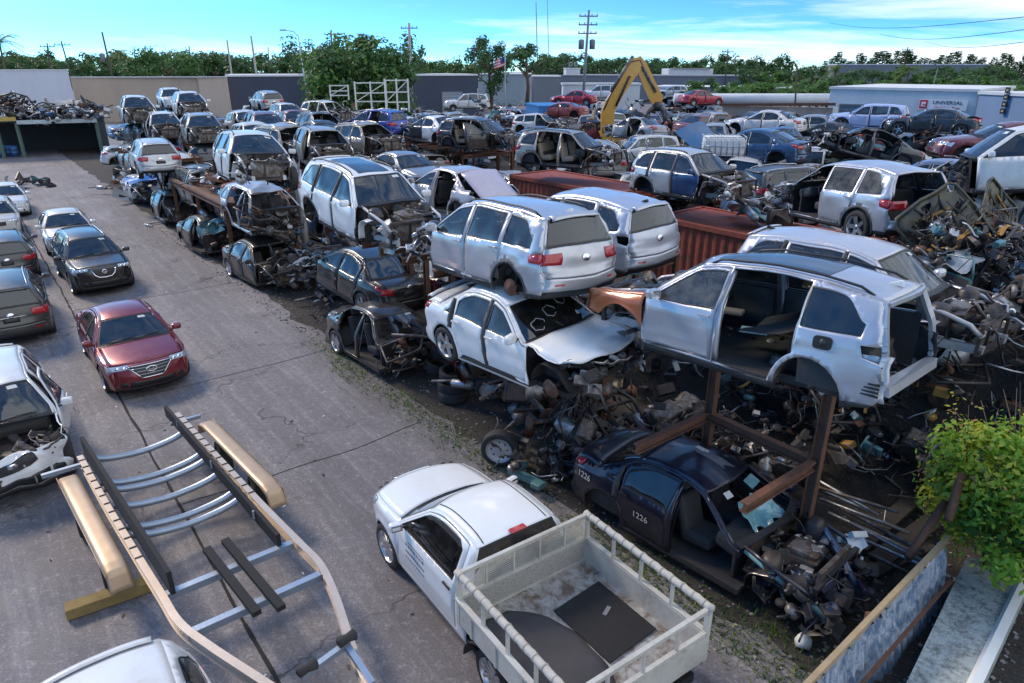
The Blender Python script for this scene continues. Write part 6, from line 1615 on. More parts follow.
# greenish battery tray bits and the teal bracket by the navy sedan
o = empty('bracket', px(527, 478, z=.15), (0, 0, R_(-40))); tag(o, 'teal painted steel bracket lying beside the pale steel rim wheel', 'bracket')
m = MB(); m.box((0, 0, 0), (.8, .16, .10), TP, bev=.02); m.build('channel', o); m = MB(); m.box((-.3, .15, .05), (.16, .3, .12), TP, bev=.02); m.box((.32, -.1, .05), (.2, .2, .1), TP, bev=.02); m.build('lug', o)
m = MB(); rj = random.Random(9); base = px(560, 470, z=0)
for i in range(60):
    p0 = Vector((rj.gauss(0, .12), rj.gauss(0, .12), 0)); pts = [p0]; z = 0
    for k in range(9):
        z += rj.uniform(.12, .3); pts.append(p0 + Vector((rj.gauss(0, .10) + z * .16, rj.gauss(0, .10) + z * .10, z)))
    m.tube(pts, rj.uniform(.008, .018), rj.choice([GREASE, TRIM, UNDER, DIRTYMETAL]), 4)
tag(m.build('wire_bundle', None, base), 'dark hanging bundle of wires under the nose of the white sedan', 'wire bundle')
m = MB(); junk(m, (0, 0, .4), (2.2, 1.6, .8), 120, random.Random(51)); junk(m, (.6, -.9, .3), (1.4, 1.4, .6), 60, random.Random(52)); junk(m, (-1.4, -.3, .3), (1.5, 1.0, .5), 60, random.Random(55))
tag(m.build('scrap_tangle', None, ab(7.7, 8.35, 0)), 'tangle of greasy small parts under the propped white sedan', None, None, 'stuff')
m = MB(); junk(m, (0, 0, .7), (2.6, 1.3, 1.0), 130, random.Random(53)); tag(m.build('scrap_tangle', None, ab(6.0, 9.7, 0), (0, 0, YAW)), 'tangle of dark and silver trim behind the near rack', None, None, 'stuff')
for i in range(9):
    m = MB(); p = ab(3.2 + .22 * i, 9.15 + .12 * i, .35 + .09 * (i % 4)); m.tube([p, p - AX * 1.3 + BX * rs.uniform(-.3, .3) + Vector((0, 0, rs.uniform(-.1, .15)))], .028, ALU if i % 3 else DIRTYMETAL, 6)
    tag(m.build('metal_strip'), 'silver metal strip in the bundle on the ground behind the near rack', 'metal strip', 'silver strips behind the near rack')
m = MB(); junk(m, (0, 0, .6), (26, 1.8, 1.8), 700, random.Random(54), None, 1.5); tag(m.build('scrap_tangle', None, ab(31, 8.3, 0), (0, 0, YAW)), 'tangle of dark parts under the far stacks', None, None, 'stuff')
m = MB(); junk(m, (0, 0, .8), (14, 2.2, 2.0), 500, random.Random(56), None, 1.4); tag(m.build('scrap_tangle', None, ab(14, 11.5, 0), (0, 0, YAW)), 'tangle of dark parts under the second row', None, None, 'stuff')
pdl = MB(); pc = px(648, 372, z=.014); PW = NT('glossy_concrete'); PW.bsdf((.20, .19, .19), .08, 0, .3); n_p = 26  # smooth glossy sheet standing for a pale patch of concrete
ring = [pc + AX * (1.5 * math.cos(t) * (1 + .25 * noise.noise(Vector((math.cos(t) * 2, math.sin(t) * 2, 4))))) + BX * (.75 * math.sin(t) * (1 + .3 * noise.noise(Vector((math.cos(t) * 2, math.sin(t) * 2, 9))))) for t in [2 * pi * i / n_p for i in range(n_p)]]
pdl.add(ring, [tuple(range(n_p))[::-1]], PW.m); o = pdl.build('glossy_patch', fixn=True); tag(o, kind='structure')
lt = MB(); rl2 = random.Random(19)
for i in range(170):
    p = ab(rl2.uniform(4, 40), rl2.uniform(-1, 6.4), .008); s_ = rl2.uniform(.012, .045); q = RZ(rl2.uniform(0, 6))
    lt.add([p + q @ Vector((-s_, -s_ * .4, 0)), p + q @ Vector((s_, -s_ * .5, .004)), p + q @ Vector((s_ * .8, s_ * .5, .01)), p + q @ Vector((-s_, s_ * .3, .003))], [(0, 1, 2, 3)], rl2.choice([WP, TRIM, TRIM, BARK, WHITEPL]))
tag(lt.build('litter'), 'small litter and chips scattered over the lane', None, None, 'stuff')
# the big heap at the right
def heapz(p):
    a, b = p.dot(AX), p.dot(BX)
    f = sst(10.4 + 1.0 * sst(5, 2.5, a), 13.4, b) * sst(-3.5, .5, a) * (1 - .55 * sst(4.5, 9.5, a))
    return 2.7 * f * (1 + .35 * noise.noise(Vector((a * .7, b * .7, 3)))) + .18 * f * noise.noise(Vector((a * 3, b * 3, 1)))
HM = dirt_mat('heap_dirt', (.016, .015, .015), (.045, .04, .036))
m = MB(); m.sheet(lambda u, v: (lambda p: Vector((p.x, p.y, heapz(p) - .03)))(ab(-4 + 16 * u, 9.2 + 7.6 * v)), 70, 40, HM, True, True)
rj = random.Random(61); MIXM = [GREASE, GREASE, UNDER, UNDER, TRIM, TRIM, DIRTYMETAL, GREASE, ALU, RUST, TP, plain('ochre_foam', (.36, .20, .05), .8, 0, .4, 8, .3), GALV]
for i in range(130):
    p = ab(rj.uniform(-3, 8), rj.uniform(11.3, 16.4)); p.z = heapz(p) + .12
    junk(m, p, (1.3, 1.3, .5), 16, rj, MIXM, 1.25)
for i in range(900):
    p = ab(rj.uniform(-3, 7), rj.uniform(11.0, 16)); p.z = heapz(p) + .1; pts = [p]
    for k in range(6): pts.append(pts[-1] + Vector((rj.gauss(0, .22), rj.gauss(0, .22), rj.gauss(.04, .16))))
    m.tube(pts, rj.uniform(.006, .018), rj.choice([GREASE, GREASE, TRIM, UNDER, DIRTYMETAL, ALU]), 4)
for i in range(46):
    p = px(rj.uniform(905, 1015), rj.uniform(225, 262), D=rj.uniform(12.4, 14.0)); junk(m, p, (.8, .8, .5), 9, rj, MIXM, 1.0)
    q = [p]
    for k in range(6): q.append(q[-1] + Vector((rj.gauss(0, .2), rj.gauss(0, .2), rj.gauss(.03, .16))))
    m.tube(q, rj.uniform(.008, .02), rj.choice([GREASE, TRIM, DIRTYMETAL, RUST]), 4)
tag(m.build('scrap_heap'), 'dark heap of tangled wires and parts at the right', None, None, 'stuff')
zone(46, -1.5, 7.5, 11.3, 16.2, .1, .45, 'on the scrap heap at right', ['sheet', 'frame', 'frame', 'pipe', 'pipe', 'engine', 'radiator', 'frame', 'tyre', 'frame', 'door', 'axle'], (.6, 1.0), heapz)
m = MB(); m.tube([px(975, 322, z=2.0), px(1030, 345, z=2.1)], .05, GALV, 8); tag(m.build('pipe'), 'grey corrugated hose lying across the heap at the right border', 'pipe')
m = MB(); m.sheet(lambda a, b: Vector((.7 * (a - .5), .5 * (b - .5), .25 * math.sin(a * 3) + .08 * math.sin(b * 8))), 8, 8, plain('ochre_foam', (.36, .20, .05), .8, 0, .4, 8, .3)); tag(m.build('foam_block', None, px(990, 308, z=2.25)), 'ochre lump of foam on the scrap heap at the right', 'foam')
# timber, rusty pipes, tin fence, kerb wall, shrub at the lower right
for i, (u0, v0, u1, v1, z, w_) in enumerate(((858, 548, 915, 498, .12, .26), (880, 560, 935, 520, .10, .30), (868, 575, 930, 545, .05, .22))):
    p, q = px(u0, v0, z=z), px(u1, v1, z=z); m = MB(); m.bar(p, q, w_, .09, plain('dark_plank', (.035, .03, .028), .9, 0, .4, 6, .4)); tag(m.build('plank'), 'dark weathered plank on the ground left of the tin fence', 'plank', 'dark planks left of the tin fence')
for i, (u0, v0, u1, v1, z0, z1, lab) in enumerate(((908, 558, 952, 492, .9, 1.5, 'longer rusty pipe slanting beside the bright shrub'), (948, 520, 962, 475, 1.5, 1.9, 'shorter rusty pipe poking into the bright shrub'))):
    m = MB(); m.tube([px(u0, v0, z=z0), px(u1, v1, z=z1)], .055, RUST, 10); tag(m.build('pipe'), lab, 'pipe')
FH = 1.05; F0, F1 = px(770, 724, z=FH), px(948, 538, z=FH)
fe = empty('tin_fence', flat(F0)); tag(fe, 'blue grey rippled tin fence with a tan top rail at bottom right', 'fence'); b0 = flat(F0)
TIN = NT('rippled_tin'); co = TIN.coords(); n1 = TIN.noise(TIN.mapping(co, (1, 1, .35)), 13, 7, .75, .8)
TINM = TIN.bsdf(TIN.mix(TIN.ramp(n1, [(.42, 0), (.6, 1)]), (.14, .22, .33), (.52, .56, .60)), .42, .3, .2, TIN.bump(n1, .6, .03))  # pale and blue streaks are ripple reflections painted into the colour
dF = (F1 - F0); dF.z = 0; LF = dF.length; dF.normalize(); nF = Vector((dF.y, -dF.x, 0))
m = MB(); m.sheet(lambda a, b: dF * (LF * a) + nF * (.03 * math.sin(a * 150) + .16 * (1 - b) + .09 * noise.noise(Vector((a * 9, b * 2.2, 0)))) + Vector((0, 0, (FH - .03) * b + .02)), 300, 18, TINM); m.build('sheet_panel', fe)
m = MB(); m.bar(Vector((0, 0, FH)), dF * LF + Vector((0, 0, FH)), .06, .09, plain('tan_rail', (.33, .25, .15), .8, 0, .3, 6, .3)); m.build('top_rail', fe)
m = MB(); m.bar(nF * .2 + Vector((0, 0, .5)), dF * LF + nF * .2 + Vector((0, 0, .55)), .04, .04, RUST); m.build('mid_rail', fe)
for k in (.05, .5, .97):
    m = MB(); m.bar(dF * LF * k - nF * .05, dF * LF * k - nF * .05 + Vector((0, 0, FH)), .06, .06, RUST); m.build('post', fe)
C0, C1, C2, C3 = px(893, 712, z=.4), px(966, 560, z=.4), px(1040, 562, z=.4), px(974, 704, z=.4)
kw = empty('concrete_wall', flat(C0)); tag(kw, 'low mossy concrete wall with a white edge at the bottom right', 'wall'); b0 = flat(C0)
CW = dirt_mat('mossy_concrete', (.34, .39, .38), (.52, .56, .54), .35)
WE = wallmat('worn_white_edge', (.72, .73, .72), .35)
m = MB(); P_ = [flat(x) for x in (C0, C1, C2, C3)]
vs = [x - b0 for x in P_] + [x - b0 + Vector((0, 0, .45)) for x in P_]
m.add(vs, [(0, 1, 5, 4), (1, 2, 6, 5), (2, 3, 7, 6), (3, 0, 4, 7), (4, 5, 6, 7)], CW); m.build('wall_block', kw, fixn=True)
e0, e1 = P_[3] - b0, P_[2] - b0; inw = ((P_[0] - P_[3]).normalized()) * .16
m = MB(); m.add([e0 + Vector((0, 0, .455)), e1 + Vector((0, 0, .455)), e1 + inw + Vector((0, 0, .50)), e0 + inw + Vector((0, 0, .50)), e0 + inw * 1.4 + Vector((0, 0, .452)), e1 + inw * 1.4 + Vector((0, 0, .452))], [(0, 1, 2, 3), (3, 2, 5, 4)], WE); m.build('white_edge', kw)
sb = empty('shrub', flat(px(1008, 524, z=1.2))); tag(sb, 'bright yellow green shrub overhanging the concrete wall at right', 'shrub')
SL1 = foliage('shrub_leaf', (.17, .34, .03), (.30, .50, .06), .5); SL2 = foliage('shrub_leaf_yellow', (.38, .46, .04), (.55, .56, .07), .5)
m = MB(); r_ = random.Random(21); leafcloud(m, (0, 0, 1.6), (.92, 1.3, 1.12), 9000, .058, r_, [SL1, SL1, SL2, LEAFB, SL2], 42, 1.0, .35)
leafcloud(m, (0, 0, 1.7), (1.0, 1.4, 1.2), 1500, .04, r_, [SL1, SL2, plain('dead_leaf', (.22, .12, .04), .8, 0, .3, 9, .1)], 60, 1.0, .75); m.build('crown', sb)
m = MB()
for i in range(40): a = r_.uniform(0, 6.3); e = r_.uniform(.6, 1.25); m.tube([(0, 0, 0), (math.cos(a) * .2, math.sin(a) * .2, .8), (math.cos(a) * .6 * e, math.sin(a) * .8 * e, 1.2 + r_.random()), (math.cos(a + .2) * 1.0 * e, math.sin(a + .2) * 1.35 * e, 1.0 + 1.9 * r_.random())], .026, BARK, 5, r2=.004)
m.build('trunk', sb)
# ---------------------------------------------------------------- boat trailer
TZ = .62
tl = empty('boat_trailer', ab(10, 1.5, 0)); tag(tl, 'empty aluminium boat trailer with black bunks and galvanised cross members', 'trailer'); b0 = ab(10, 1.5, 0)
def T(a, b, z=TZ): return ab(a, b, z) - b0
ALUT = plain('trailer_aluminium', (.55, .46, .38), .38, .45, .2, 5, .1); BLK = plain('bunk_carpet', (.014, .014, .015), .85, 0, .4, 14, .3)  # tan in the aluminium is warm sky reflection painted into its colour
GB = plain('galvanised_blue', (.30, .37, .46), .4, .6, .2, 6, .15)
def curve_beam(pts, nm, w=.07, h=.15):
    m = MB()
    for s_ in (-1, 1):
        z = s_ * (h / 2 - .008)
        m.tube([Vector(p) + Vector((0, 0, z)) for p in pts], .002, ALUT, 3)
    pts = [Vector(p) for p in pts]; N = len(pts); L_ = []
    for i in range(N):
        t = (pts[min(i + 1, N - 1)] - pts[max(i - 1, 0)]); t.z = 0; t.normalize(); L_.append(Vector((-t.y, t.x, 0)))
    def strip_(o0, o1, z0, z1):
        vs = []
        for p, n in zip(pts, L_): vs += [p + n * o0 + Vector((0, 0, z0)), p + n * o1 + Vector((0, 0, z1))]
        m.add(vs, [(2 * i, 2 * i + 2, 2 * i + 3, 2 * i + 1) for i in range(N - 1)], ALUT)
    hw, hh, t_ = w / 2, h / 2, .012
    for z in (hh, hh - t_, -hh, -hh + t_): strip_(-hw, hw, z, z)
    for o_ in (-hw, hw): strip_(o_, o_, hh - t_, hh); strip_(o_, o_, -hh, -hh + t_)
    for o_ in (-.006, .006): strip_(o_, o_, -hh, hh)
    return m.build(nm, tl)
def smooth(P, n=6):
    out = []
    for i in range(len(P) - 1):
        p0, p1, p2, p3 = [Vector(P[max(0, min(len(P) - 1, k))]) for k in (i - 1, i, i + 1, i + 2)]
        for j in range(n):
            t = j / n; out.append(.5 * (2 * p1 + (p2 - p0) * t + (2 * p0 - 5 * p1 + 4 * p2 - p3) * t * t + (3 * p1 - p0 - 3 * p2 + p3) * t ** 3))
    return out + [Vector(P[-1])]
curve_beam(smooth([T(12.75, .40), T(11, .50), T(9.4, .62), T(8.3, .71), T(7.6, .77), T(7.0, .95), T(6.1, 1.28), T(5.0, 1.68), T(4.2, 1.97)]), 'frame_rail', .095, .17)
curve_beam(smooth([T(13.4, 2.14), T(11.5, 2.27), T(9.4, 2.41), T(8.1, 2.52), T(7.5, 2.56), T(6.8, 2.46), T(5.9, 2.26), T(5.0, 2.12), T(4.2, 2.03)]), 'frame_rail', .095, .17)
m = MB(); m.bar(T(4.5, 2.0), T(2.6, 2.0), .1, .12, ALUT); m.build('tongue', tl)
for i, (a, s_) in enumerate(((12.7, 1), (11.7, 1), (11.45, 1), (10.85, 1), (10.15, 1), (9.9, 1))):
    b_l, b_r = .46 + (12.7 - a) * .06, 2.16 + (13.2 - a) * .06
    pts = [T(a + .09 * 0, b_l + .04, TZ + .02)] + [T(a + .05 * math.sin(pi * t), b_l + (b_r - b_l) * t, TZ + .02 - .20 * math.sin(pi * t) ** .8) for t in (.15, .28, .42, .5, .58, .72, .85)] + [T(a, b_r - .04, TZ + .02)]
    m = MB(); m.tube(smooth(pts, 3), .062, GB, 4); m.build('cross_member', tl)
m = MB(); m.bar(T(13.15, 1.95), T(13.15, 2.5), .07, .07, GB); m.build('guide_stub', tl); m = MB(); m.bar(T(12.55, -.2), T(12.55, .45), .07, .07, GB); m.build('guide_stub', tl)
for a, bl_, br_ in ((8.29, .75, 2.46), (7.42, .80, 2.52)):
    m = MB(); m.bar(T(a, bl_, TZ - .02), T(a, br_, TZ - .02), .10, .10, GB); m.build('cross_member', tl)
for (a0, b0_, a1, b1_) in ((12.75, .50, 8.15, .84), (13.55, 2.02, 8.3, 2.28)):
    m = MB(); h_ = .36 if b0_ < 1 else .22; z_ = .25 if b0_ < 1 else .12; m.bar(T(a0, b0_ - (.0 if b0_ < 1 else .03), TZ + z_), T(a1, b1_, TZ + z_), .06, h_, BLK); bo = m.build('bunk_board', tl)
    for k in (.15, .5, .85):
        m = MB(); p = T(a0 + (a1 - a0) * k, b0_ + (b1_ - b0_) * k, TZ + .15); m.box(p + (BX * (.045 if b0_ < 1 else -.045)), (.03, .03, .14), GALV); m.build('bracket', bo)
for side_, (a0, b0_) in enumerate(((12.7, .40), (13.3, 2.15))):
    m = MB()
    for i in range(13):
        a = a0 - .15 - i * .28; m.bar(T(a, b0_ + (a0 - a) * .068 - .05, TZ + .092), T(a, b0_ + (a0 - a) * .068 + .05, TZ + .092), .018, .012, TRIM)
    m.build('strap_row', tl)
for (a0, b0_, a1, b1_) in ((8.75, 1.42, 7.1, 1.56), (8.78, 1.68, 7.0, 1.83)):
    m = MB(); m.bar(T(a0, b0_, TZ + .12), T(a1, b1_, TZ + .12), .11, .07, BLK); bo = m.build('keel_bunk', tl)
    m = MB(); m.box(T(a1 + .12, b1_ - .01, TZ + .03), (.05, .08, .14), GALV); m.build('bracket', bo)
FT = plain('fender_metal', (.50, .35, .22), .4, .35, .25, 4, .1)  # orange tan stands for warm sky mirrored in the metal, painted in
for sg, (a0, a1, bi) in ((-1, (12.2, 8.95, .30)), (1, (12.75, 9.5, 2.30))):
    slope = .068
    for q in (0, 1):
        a_w = a0 - .85 - q * 1.55; b_w = bi + sg * .17 + (a0 - a_w) * slope
        o = wheel(tl, T(a_w, b_w, .31), .31, .2, 1, 'steel', STEELRIM, 20); o.rotation_euler = (0, 0, YAW - .07 + (pi if sg > 0 else 0))
    m = MB(); prof = [(0, -.30), (.03, -.05), (.10, .0), (.9, .0), (.97, -.05), (1, -.30)]
    def ff(u, v):
        k = u * 5; i = min(4, int(k)); t = k - i; s0 = prof[i][0] + (prof[i + 1][0] - prof[i][0]) * t; z0 = prof[i][1] + (prof[i + 1][1] - prof[i][1]) * t
        a = a0 + (a1 - a0) * s0; edge_ = -.03 * (abs(v - .5) * 2) ** 6
        return T(a, bi + (a0 - a) * slope + sg * (.03 + .28 * v), TZ + .14 + z0 + edge_)
    m.sheet(ff, 20, 8, FT, True, sg > 0)
    m.sheet(lambda u, v: T(a0 + (a1 - a0) * (.02 + .96 * u), bi + (a0 - a1) * slope * (.02 + .96 * u) + sg * .31, TZ + .11 - .05 * v), 8, 1, FT)
    m.build('fender', tl, solid=.01)
m = MB(); m.bar(T(5.85, 1.62, TZ + .12), T(5.95, 2.24, TZ + .15), .07, .07, GB); m.bar(T(5.95, 2.2, TZ + .15), T(5.3, 2.2, TZ + .1), .07, .07, GB); m.build('bow_stop', tl)
for p in (T(5.86, 1.70, TZ + .20), T(5.95, 2.22, TZ + .23)):
    m = MB(); m.lathe([(.03, -.12), (.07, -.1), (.05, 0), (.07, .1), (.03, .12)], RUBBER, 12, RZ(YAW) @ RX(pi / 2), p); m.build('roller', tl)
m = MB(); p, q = px(66, 612, z=.10), px(150, 583, z=.10); m.bar(p, q, .2, .16, plain('mossy_timber', (.24, .17, .06), .9, 0, .45, 7, .5)); tag(m.build('timber_block'), 'yellowish timber baulk lying under the left trailer wheel', 'timber')
# ---------------------------------------------------------------- far yard: crushed cars, rubble, digger
cr_first = []
for i, (typ, col, sq) in enumerate((('sedan', (.10, .11, .12), .55), ('suv', (.55, .56, .57), .6), ('sedan', (.015, .015, .018), .5), ('hatch', (.33, .34, .36), .6), ('sedan', (.05, .12, .26), .55), ('suv', (.30, .28, .25), .55), ('sedan', (.62, .63, .63), .45), ('hatch', (.05, .055, .06), .6))):
    word = ['dark grey', 'off white', 'black', 'silver', 'faded blue', 'beige', 'white', 'charcoal'][i]
    o, _ = make_car('crushed_car', typ, col, (0, 0, 0), 0, label=word + ' crushed car in the far scrap stacks', group=word + ' crushed cars in the far scrap stacks', front='stripped' if i % 2 else 'cut', wheels='0000', squash=sq, seed=100 + i, res=.4, details=False, dirt=.5,
                    crumple=[((0, 0, .9), 2.6, .28)], missing={'frontL', 'rearR'} if i % 3 == 0 else {'frontR'} if i % 3 == 1 else set())
    cr_first.append(o)
cnt = 0; used = set()
def crushed(p, yaw, tilt=0.0, where=None):
    global cnt
    k = cnt % len(cr_first)
    if k not in used: o = cr_first[k]; used.add(k)
    else: o = copy_tree(cr_first[k])
    if where: w_ = o['label'].split(' crushed')[0]; o['label'] = w_ + ' crushed car ' + where; o['group'] = w_ + ' crushed cars ' + where
    o.location = p; o.rotation_mode = 'XYZ'; o.rotation_euler = (rs.uniform(-.08, .08) + tilt, rs.uniform(-.08, .08), yaw); cnt += 1
    return o
for a in range(17, 62, 5):
    for b in (26, 31.5, 37, 43, 49, 56):
        if (a < 26 and b > 46) or rs.random() < .12: continue
        if a * .3 + b > 66: continue
        H_ = 2 if b < 30 else 3
        if a > 40: H_ = 3
        for lv in range(H_):
            if lv == H_ - 1 and rs.random() < .4: continue
            if lv == 0 and rs.random() < .5: pass
            crushed(ab(a + rs.uniform(-1, 1), b + rs.uniform(-1, 1), lv * 1.0 + .05), rs.uniform(0, 6.3))
for a, b in ((54, 15), (58, 18), (60, 22), (62, 27), (56, 25), (66, 17), (66, 23), (54, 28), (58, 31), (70, 20)):
    for lv in range(2 if rs.random() < .6 else 3): crushed(ab(a + rs.uniform(-1, 1), b, lv * 1.0 + .05), rs.uniform(0, 6.3))
for a, b in ((10, 22.5), (13, 25), (8, 26), (11, 30), (15, 31), (9.5, 35), (14, 38), (18, 43), (17, 49), (6, 22), (7.5, 31)):
    for lv in range(2): crushed(ab(a + rs.uniform(-.6, .6), b + rs.uniform(-.6, .6), lv * 1.0 + .05), rs.uniform(0, 6.3))
for u, v, D in ((190, 105, 46), (172, 99, 56), (138, 111, 43), (266, 102, 58), (164, 127, 41), (203, 130, 37), (266, 128, 38), (752, 147, 29), (830, 148, 33), (765, 123, 42), (808, 127, 43), (869, 118, 41), (932, 122, 39), (860, 146, 28.5), (1004, 142, 25), (932, 184, 20.5), (1052, 163, 17.2), (574, 98, 72), (701, 98, 70), (600, 93, 78), (560, 111, 58), (672, 92, 95)):
    p = px(u, v, D=D); n_l = max(0, int((p.z - .8) / 1.0))
    for lv in range(n_l):
        k_ = (p.z - .85) / max(1, n_l); crushed(Vector((p.x + rs.uniform(-.3, .3), p.y + rs.uniform(-.3, .3), lv * k_ + .03)), YAW + rs.uniform(-.5, .5), where='flattened under a whole car').scale = (1, 1, k_ / 1.0)
for a, b in ((50, 9.6), (53, 11.5), (56, 10.5), (59, 13), (48.5, 8.8), (62, 14), (66, 13)):
    for lv in range(2 if a < 50 else 3): crushed(ab(a + rs.uniform(-.5, .5), b, lv * 1.0 + .05), rs.uniform(0, 6.3))
# whole wrecks standing on the crushed stacks and in the tiers under the racks
wk = []
for i, (typ, col, word) in enumerate((('suv', (.55, .56, .57), 'white'), ('sedan', (.30, .31, .33), 'silver'), ('sedan', (.02, .02, .024), 'black'), ('suv', (.05, .055, .06), 'charcoal'), ('hatch', (.60, .60, .59), 'off white'), ('sedan', (.045, .10, .22), 'blue'), ('sedan', (.17, .025, .03), 'dull red'), ('suv', (.24, .23, .20), 'khaki grey'))):
    o, _ = make_car('wrecked_car', typ, col, (0, 0, 0), 0, label=word + ' wreck standing on the stacks of the far yard', group=word + ' wrecks on the far yard stacks', front='stripped', wheels='0010', seed=140 + i, res=.45, details=False, dirt=.4,
                    crumple=[((.5, 0, .9), 2.0, .12)], missing=({'frontR'}, {'rearL'}, set(), {'windshield'})[i % 4]); wk.append(o)
wused = set(); wn = 0
def wreck(p, yaw, where=None):
    global wn
    k = (wn * 5 + wn // 8) % len(wk); wn += 1
    if k not in wused: o = wk[k]; wused.add(k)
    else: o = copy_tree(wk[k])
    o.location = p; o.rotation_mode = 'XYZ'; o.rotation_euler = (rs.uniform(-.07, .07), rs.uniform(-.07, .07), yaw)
    if where: w_ = o['label'].split(' wreck')[0]; o['label'] = w_ + ' wreck ' + where; o['group'] = w_ + ' wrecks ' + where
    return o
for a in range(20, 66, 5):
    for b in (24.5, 29, 34, 39.5, 45.5, 52):
        if (a < 27 and b > 44) or a * .3 + b > 64 or rs.random() < .18: continue
        q = ab(a + rs.uniform(-1.4, 1.4), b + rs.uniform(-1, 1)); lim = px(512, 118, D=max(20, q.y)).z
        q.z = min(2.05 if b < 30 else 2.6, max(1.0, lim - 1.2)); wreck(q, rs.uniform(0, 6.3))
for a, b in ((9, 22.5), (13.5, 24), (17, 26), (12, 28), (6, 25.5), (16, 30.5), (20, 28)): wreck(ab(a, b, 2.0), rs.uniform(0, 6.3))
for a, b in ((54, 15), (58, 18), (60, 22), (63, 27), (56, 25), (66, 17), (57, 29), (53, 19), (70, 14), (66, 23)): wreck(ab(a, b, 2.05), rs.uniform(0, 6.3))
for a, b in ((26, 20), (30, 19.5), (34.5, 20.5), (39, 19.6), (43, 20), (50, 21), (54, 20.5)):
    for lv in (0, 1): crushed(ab(a, b, lv * 1.05 + .03), YAW + rs.uniform(-.3, .3), where='under the third row')
for a, b in ((27.9, 11.9), (42, 11.5), (42.9, 15), (36, 12), (33, 14.5), (38, 15.5), (46, 12), (24.5, 12), (19.5, 11.6), (15, 11.2), (48, 16.5)):
    wreck(ab(a, b, .03), YAW + rs.uniform(-.1, .1) + pi * (rs.random() < .5), 'on the ground under the second row')
    if rs.random() < .9: crushed(ab(a + rs.uniform(-.4, .4), b, 1.5), YAW + rs.uniform(-.2, .2), where='in the middle tier of the second row')
for a, b in ((27.5, 8.2), (31.5, 8.0), (36.5, 8.2), (41, 8.2), (45, 8)):
    wreck(ab(a, b, 1.32), U_ + rs.uniform(-.08, .08), 'in the middle tier along the lane')
for a, b in ((32, 12), (36.5, 12), (36.5, 15.6), (31, 15.5), (47, 15), (50, 12), (46.5, 18), (40, 17)):
    wreck(ab(a, b, 2.85), U_ + rs.uniform(-.15, .15), 'on top of the second row')
zone(60, 16, 46, 24, 50, 1.6, 3.4, 'on the far scrap stacks', ALLK, (.9, 1.3))
zone(30, 4, 16, 20.5, 34, 1.2, 2.9, 'beyond the open tailed crossover', ALLK, (.8, 1.1))
m = MB(); rj = random.Random(71)
for i in range(120):
    p = ab(rj.uniform(8, 66), rj.uniform(22, 58)); p.z = rj.uniform(.5, 3.4); junk(m, p, (3.4, 3.4, 1.0), 14, rj, [GREASE, UNDER, DIRTYMETAL, TRIM, ALU, WP, RUST, BLP, SP], 2.2)
tag(m.build('scrap_rubble'), 'mixed small scrap over the far stacks', None, None, 'stuff')
o = empty('skip', flat(px(546, 115, D=60)), (0, 0, .2)); tag(o, 'bright blue steel skip among the far scrap', 'skip'); zt = zat(105, 60)
m = MB(); m.box((0, 0, zt / 2), (2.4, 5, zt), BLUEPL, bev=.05); m.build('body', o)
for k in range(6): m = MB(); m.box((-1.2 + .48 * k, -2.54, zt / 2), (.08, .08, zt * .95), BLUEPL); m.build('rib', o)
m = MB(); m.box((0, 0, zt + .02), (2.5, 5.1, .12), BLUEPL); m.build('rim', o)
# excavator
ed = 52.0; eb = flat(px(612, 140, D=ed)); ex = empty('excavator', eb); tag(ex, 'yellow digger arm with a grapple rising over the scrap', 'excavator')
YEL = paint((.62, .31, .03), 0, .3, .5)
def E_(u, v, dy=0.0): return px(u, v, D=ed + dy) - eb
def slab(nm, up, wd, par=ex, mat=YEL):
    m = MB(); A_ = [E_(u, v, -wd / 2) for u, v in up]; B_ = [E_(u, v, 0) + Vector((0, wd / 2, 0)) for u, v in up]; A_ = [E_(u, v, 0) - Vector((0, wd / 2, 0)) for u, v in up]; n = len(up)
    m.add(A_ + B_, [tuple(range(n)), tuple(range(n, 2 * n))[::-1]] + [(i, n + i, n + (i + 1) % n, (i + 1) % n) for i in range(n)], mat); return m.build(nm, par, fixn=True)
slab('boom', [(601, 142), (601, 112), (606, 100), (614, 88), (628, 64), (633, 58), (641, 57), (644, 64), (637, 74), (622, 96), (614, 112), (612, 142)], .62)
slab('stick', [(634, 60), (640, 56), (646, 63), (654, 80), (663, 98), (660, 103), (652, 104), (645, 90), (637, 72)], .46)
m = MB(); m.tube([E_(611, 92, -.4), E_(633, 56, -.4)], .12, DIRTYMETAL, 8); m.tube([E_(616, 106, -.42), E_(630, 76, -.42)], .08, TRIM, 6); m.build('hydraulic_ram', ex)
m = MB(); m.tube([E_(642, 66, -.3), E_(656, 92, -.3)], .10, DIRTYMETAL, 8); m.build('hydraulic_ram', ex)
m = MB(); m.tube([E_(604, 110, -.36), E_(612, 92, -.36), E_(630, 62, -.36), E_(640, 60, -.3), E_(650, 80, -.28)], .045, TRIM, 5); m.build('hose', ex)
gp_ = E_(657, 104); 
for k in range(4):
    m = MB(); a = pi / 2 * k + .5; dx, dy = math.cos(a), math.sin(a)
    m.tube([gp_ + Vector((0, 0, -.1)), gp_ + Vector((dx * .8, dy * .8, -.5)), gp_ + Vector((dx * .95, dy * .95, -1.1)), gp_ + Vector((dx * .35, dy * .35, -1.7))], .18, GREASE, 6, r2=.06); m.build('grapple_claw', ex)
m = MB(); m.lathe([(.001, .3), (.3, .25), (.4, -.1), (.25, -.4), (.001, -.4)], GREASE, 12, None, gp_ + Vector((0, 0, -.1))); m.build('rotator', ex)
m = MB(); m.box((-.6, 3.2, 1.9), (3.6, 2.6, 1.1), YEL, bev=.15); m.build('house', ex); m = MB(); m.box((-.9, 2.6, 2.3), (1.5, 1.0, 1.6), TRIM, bev=.1); m.build('cab', ex)
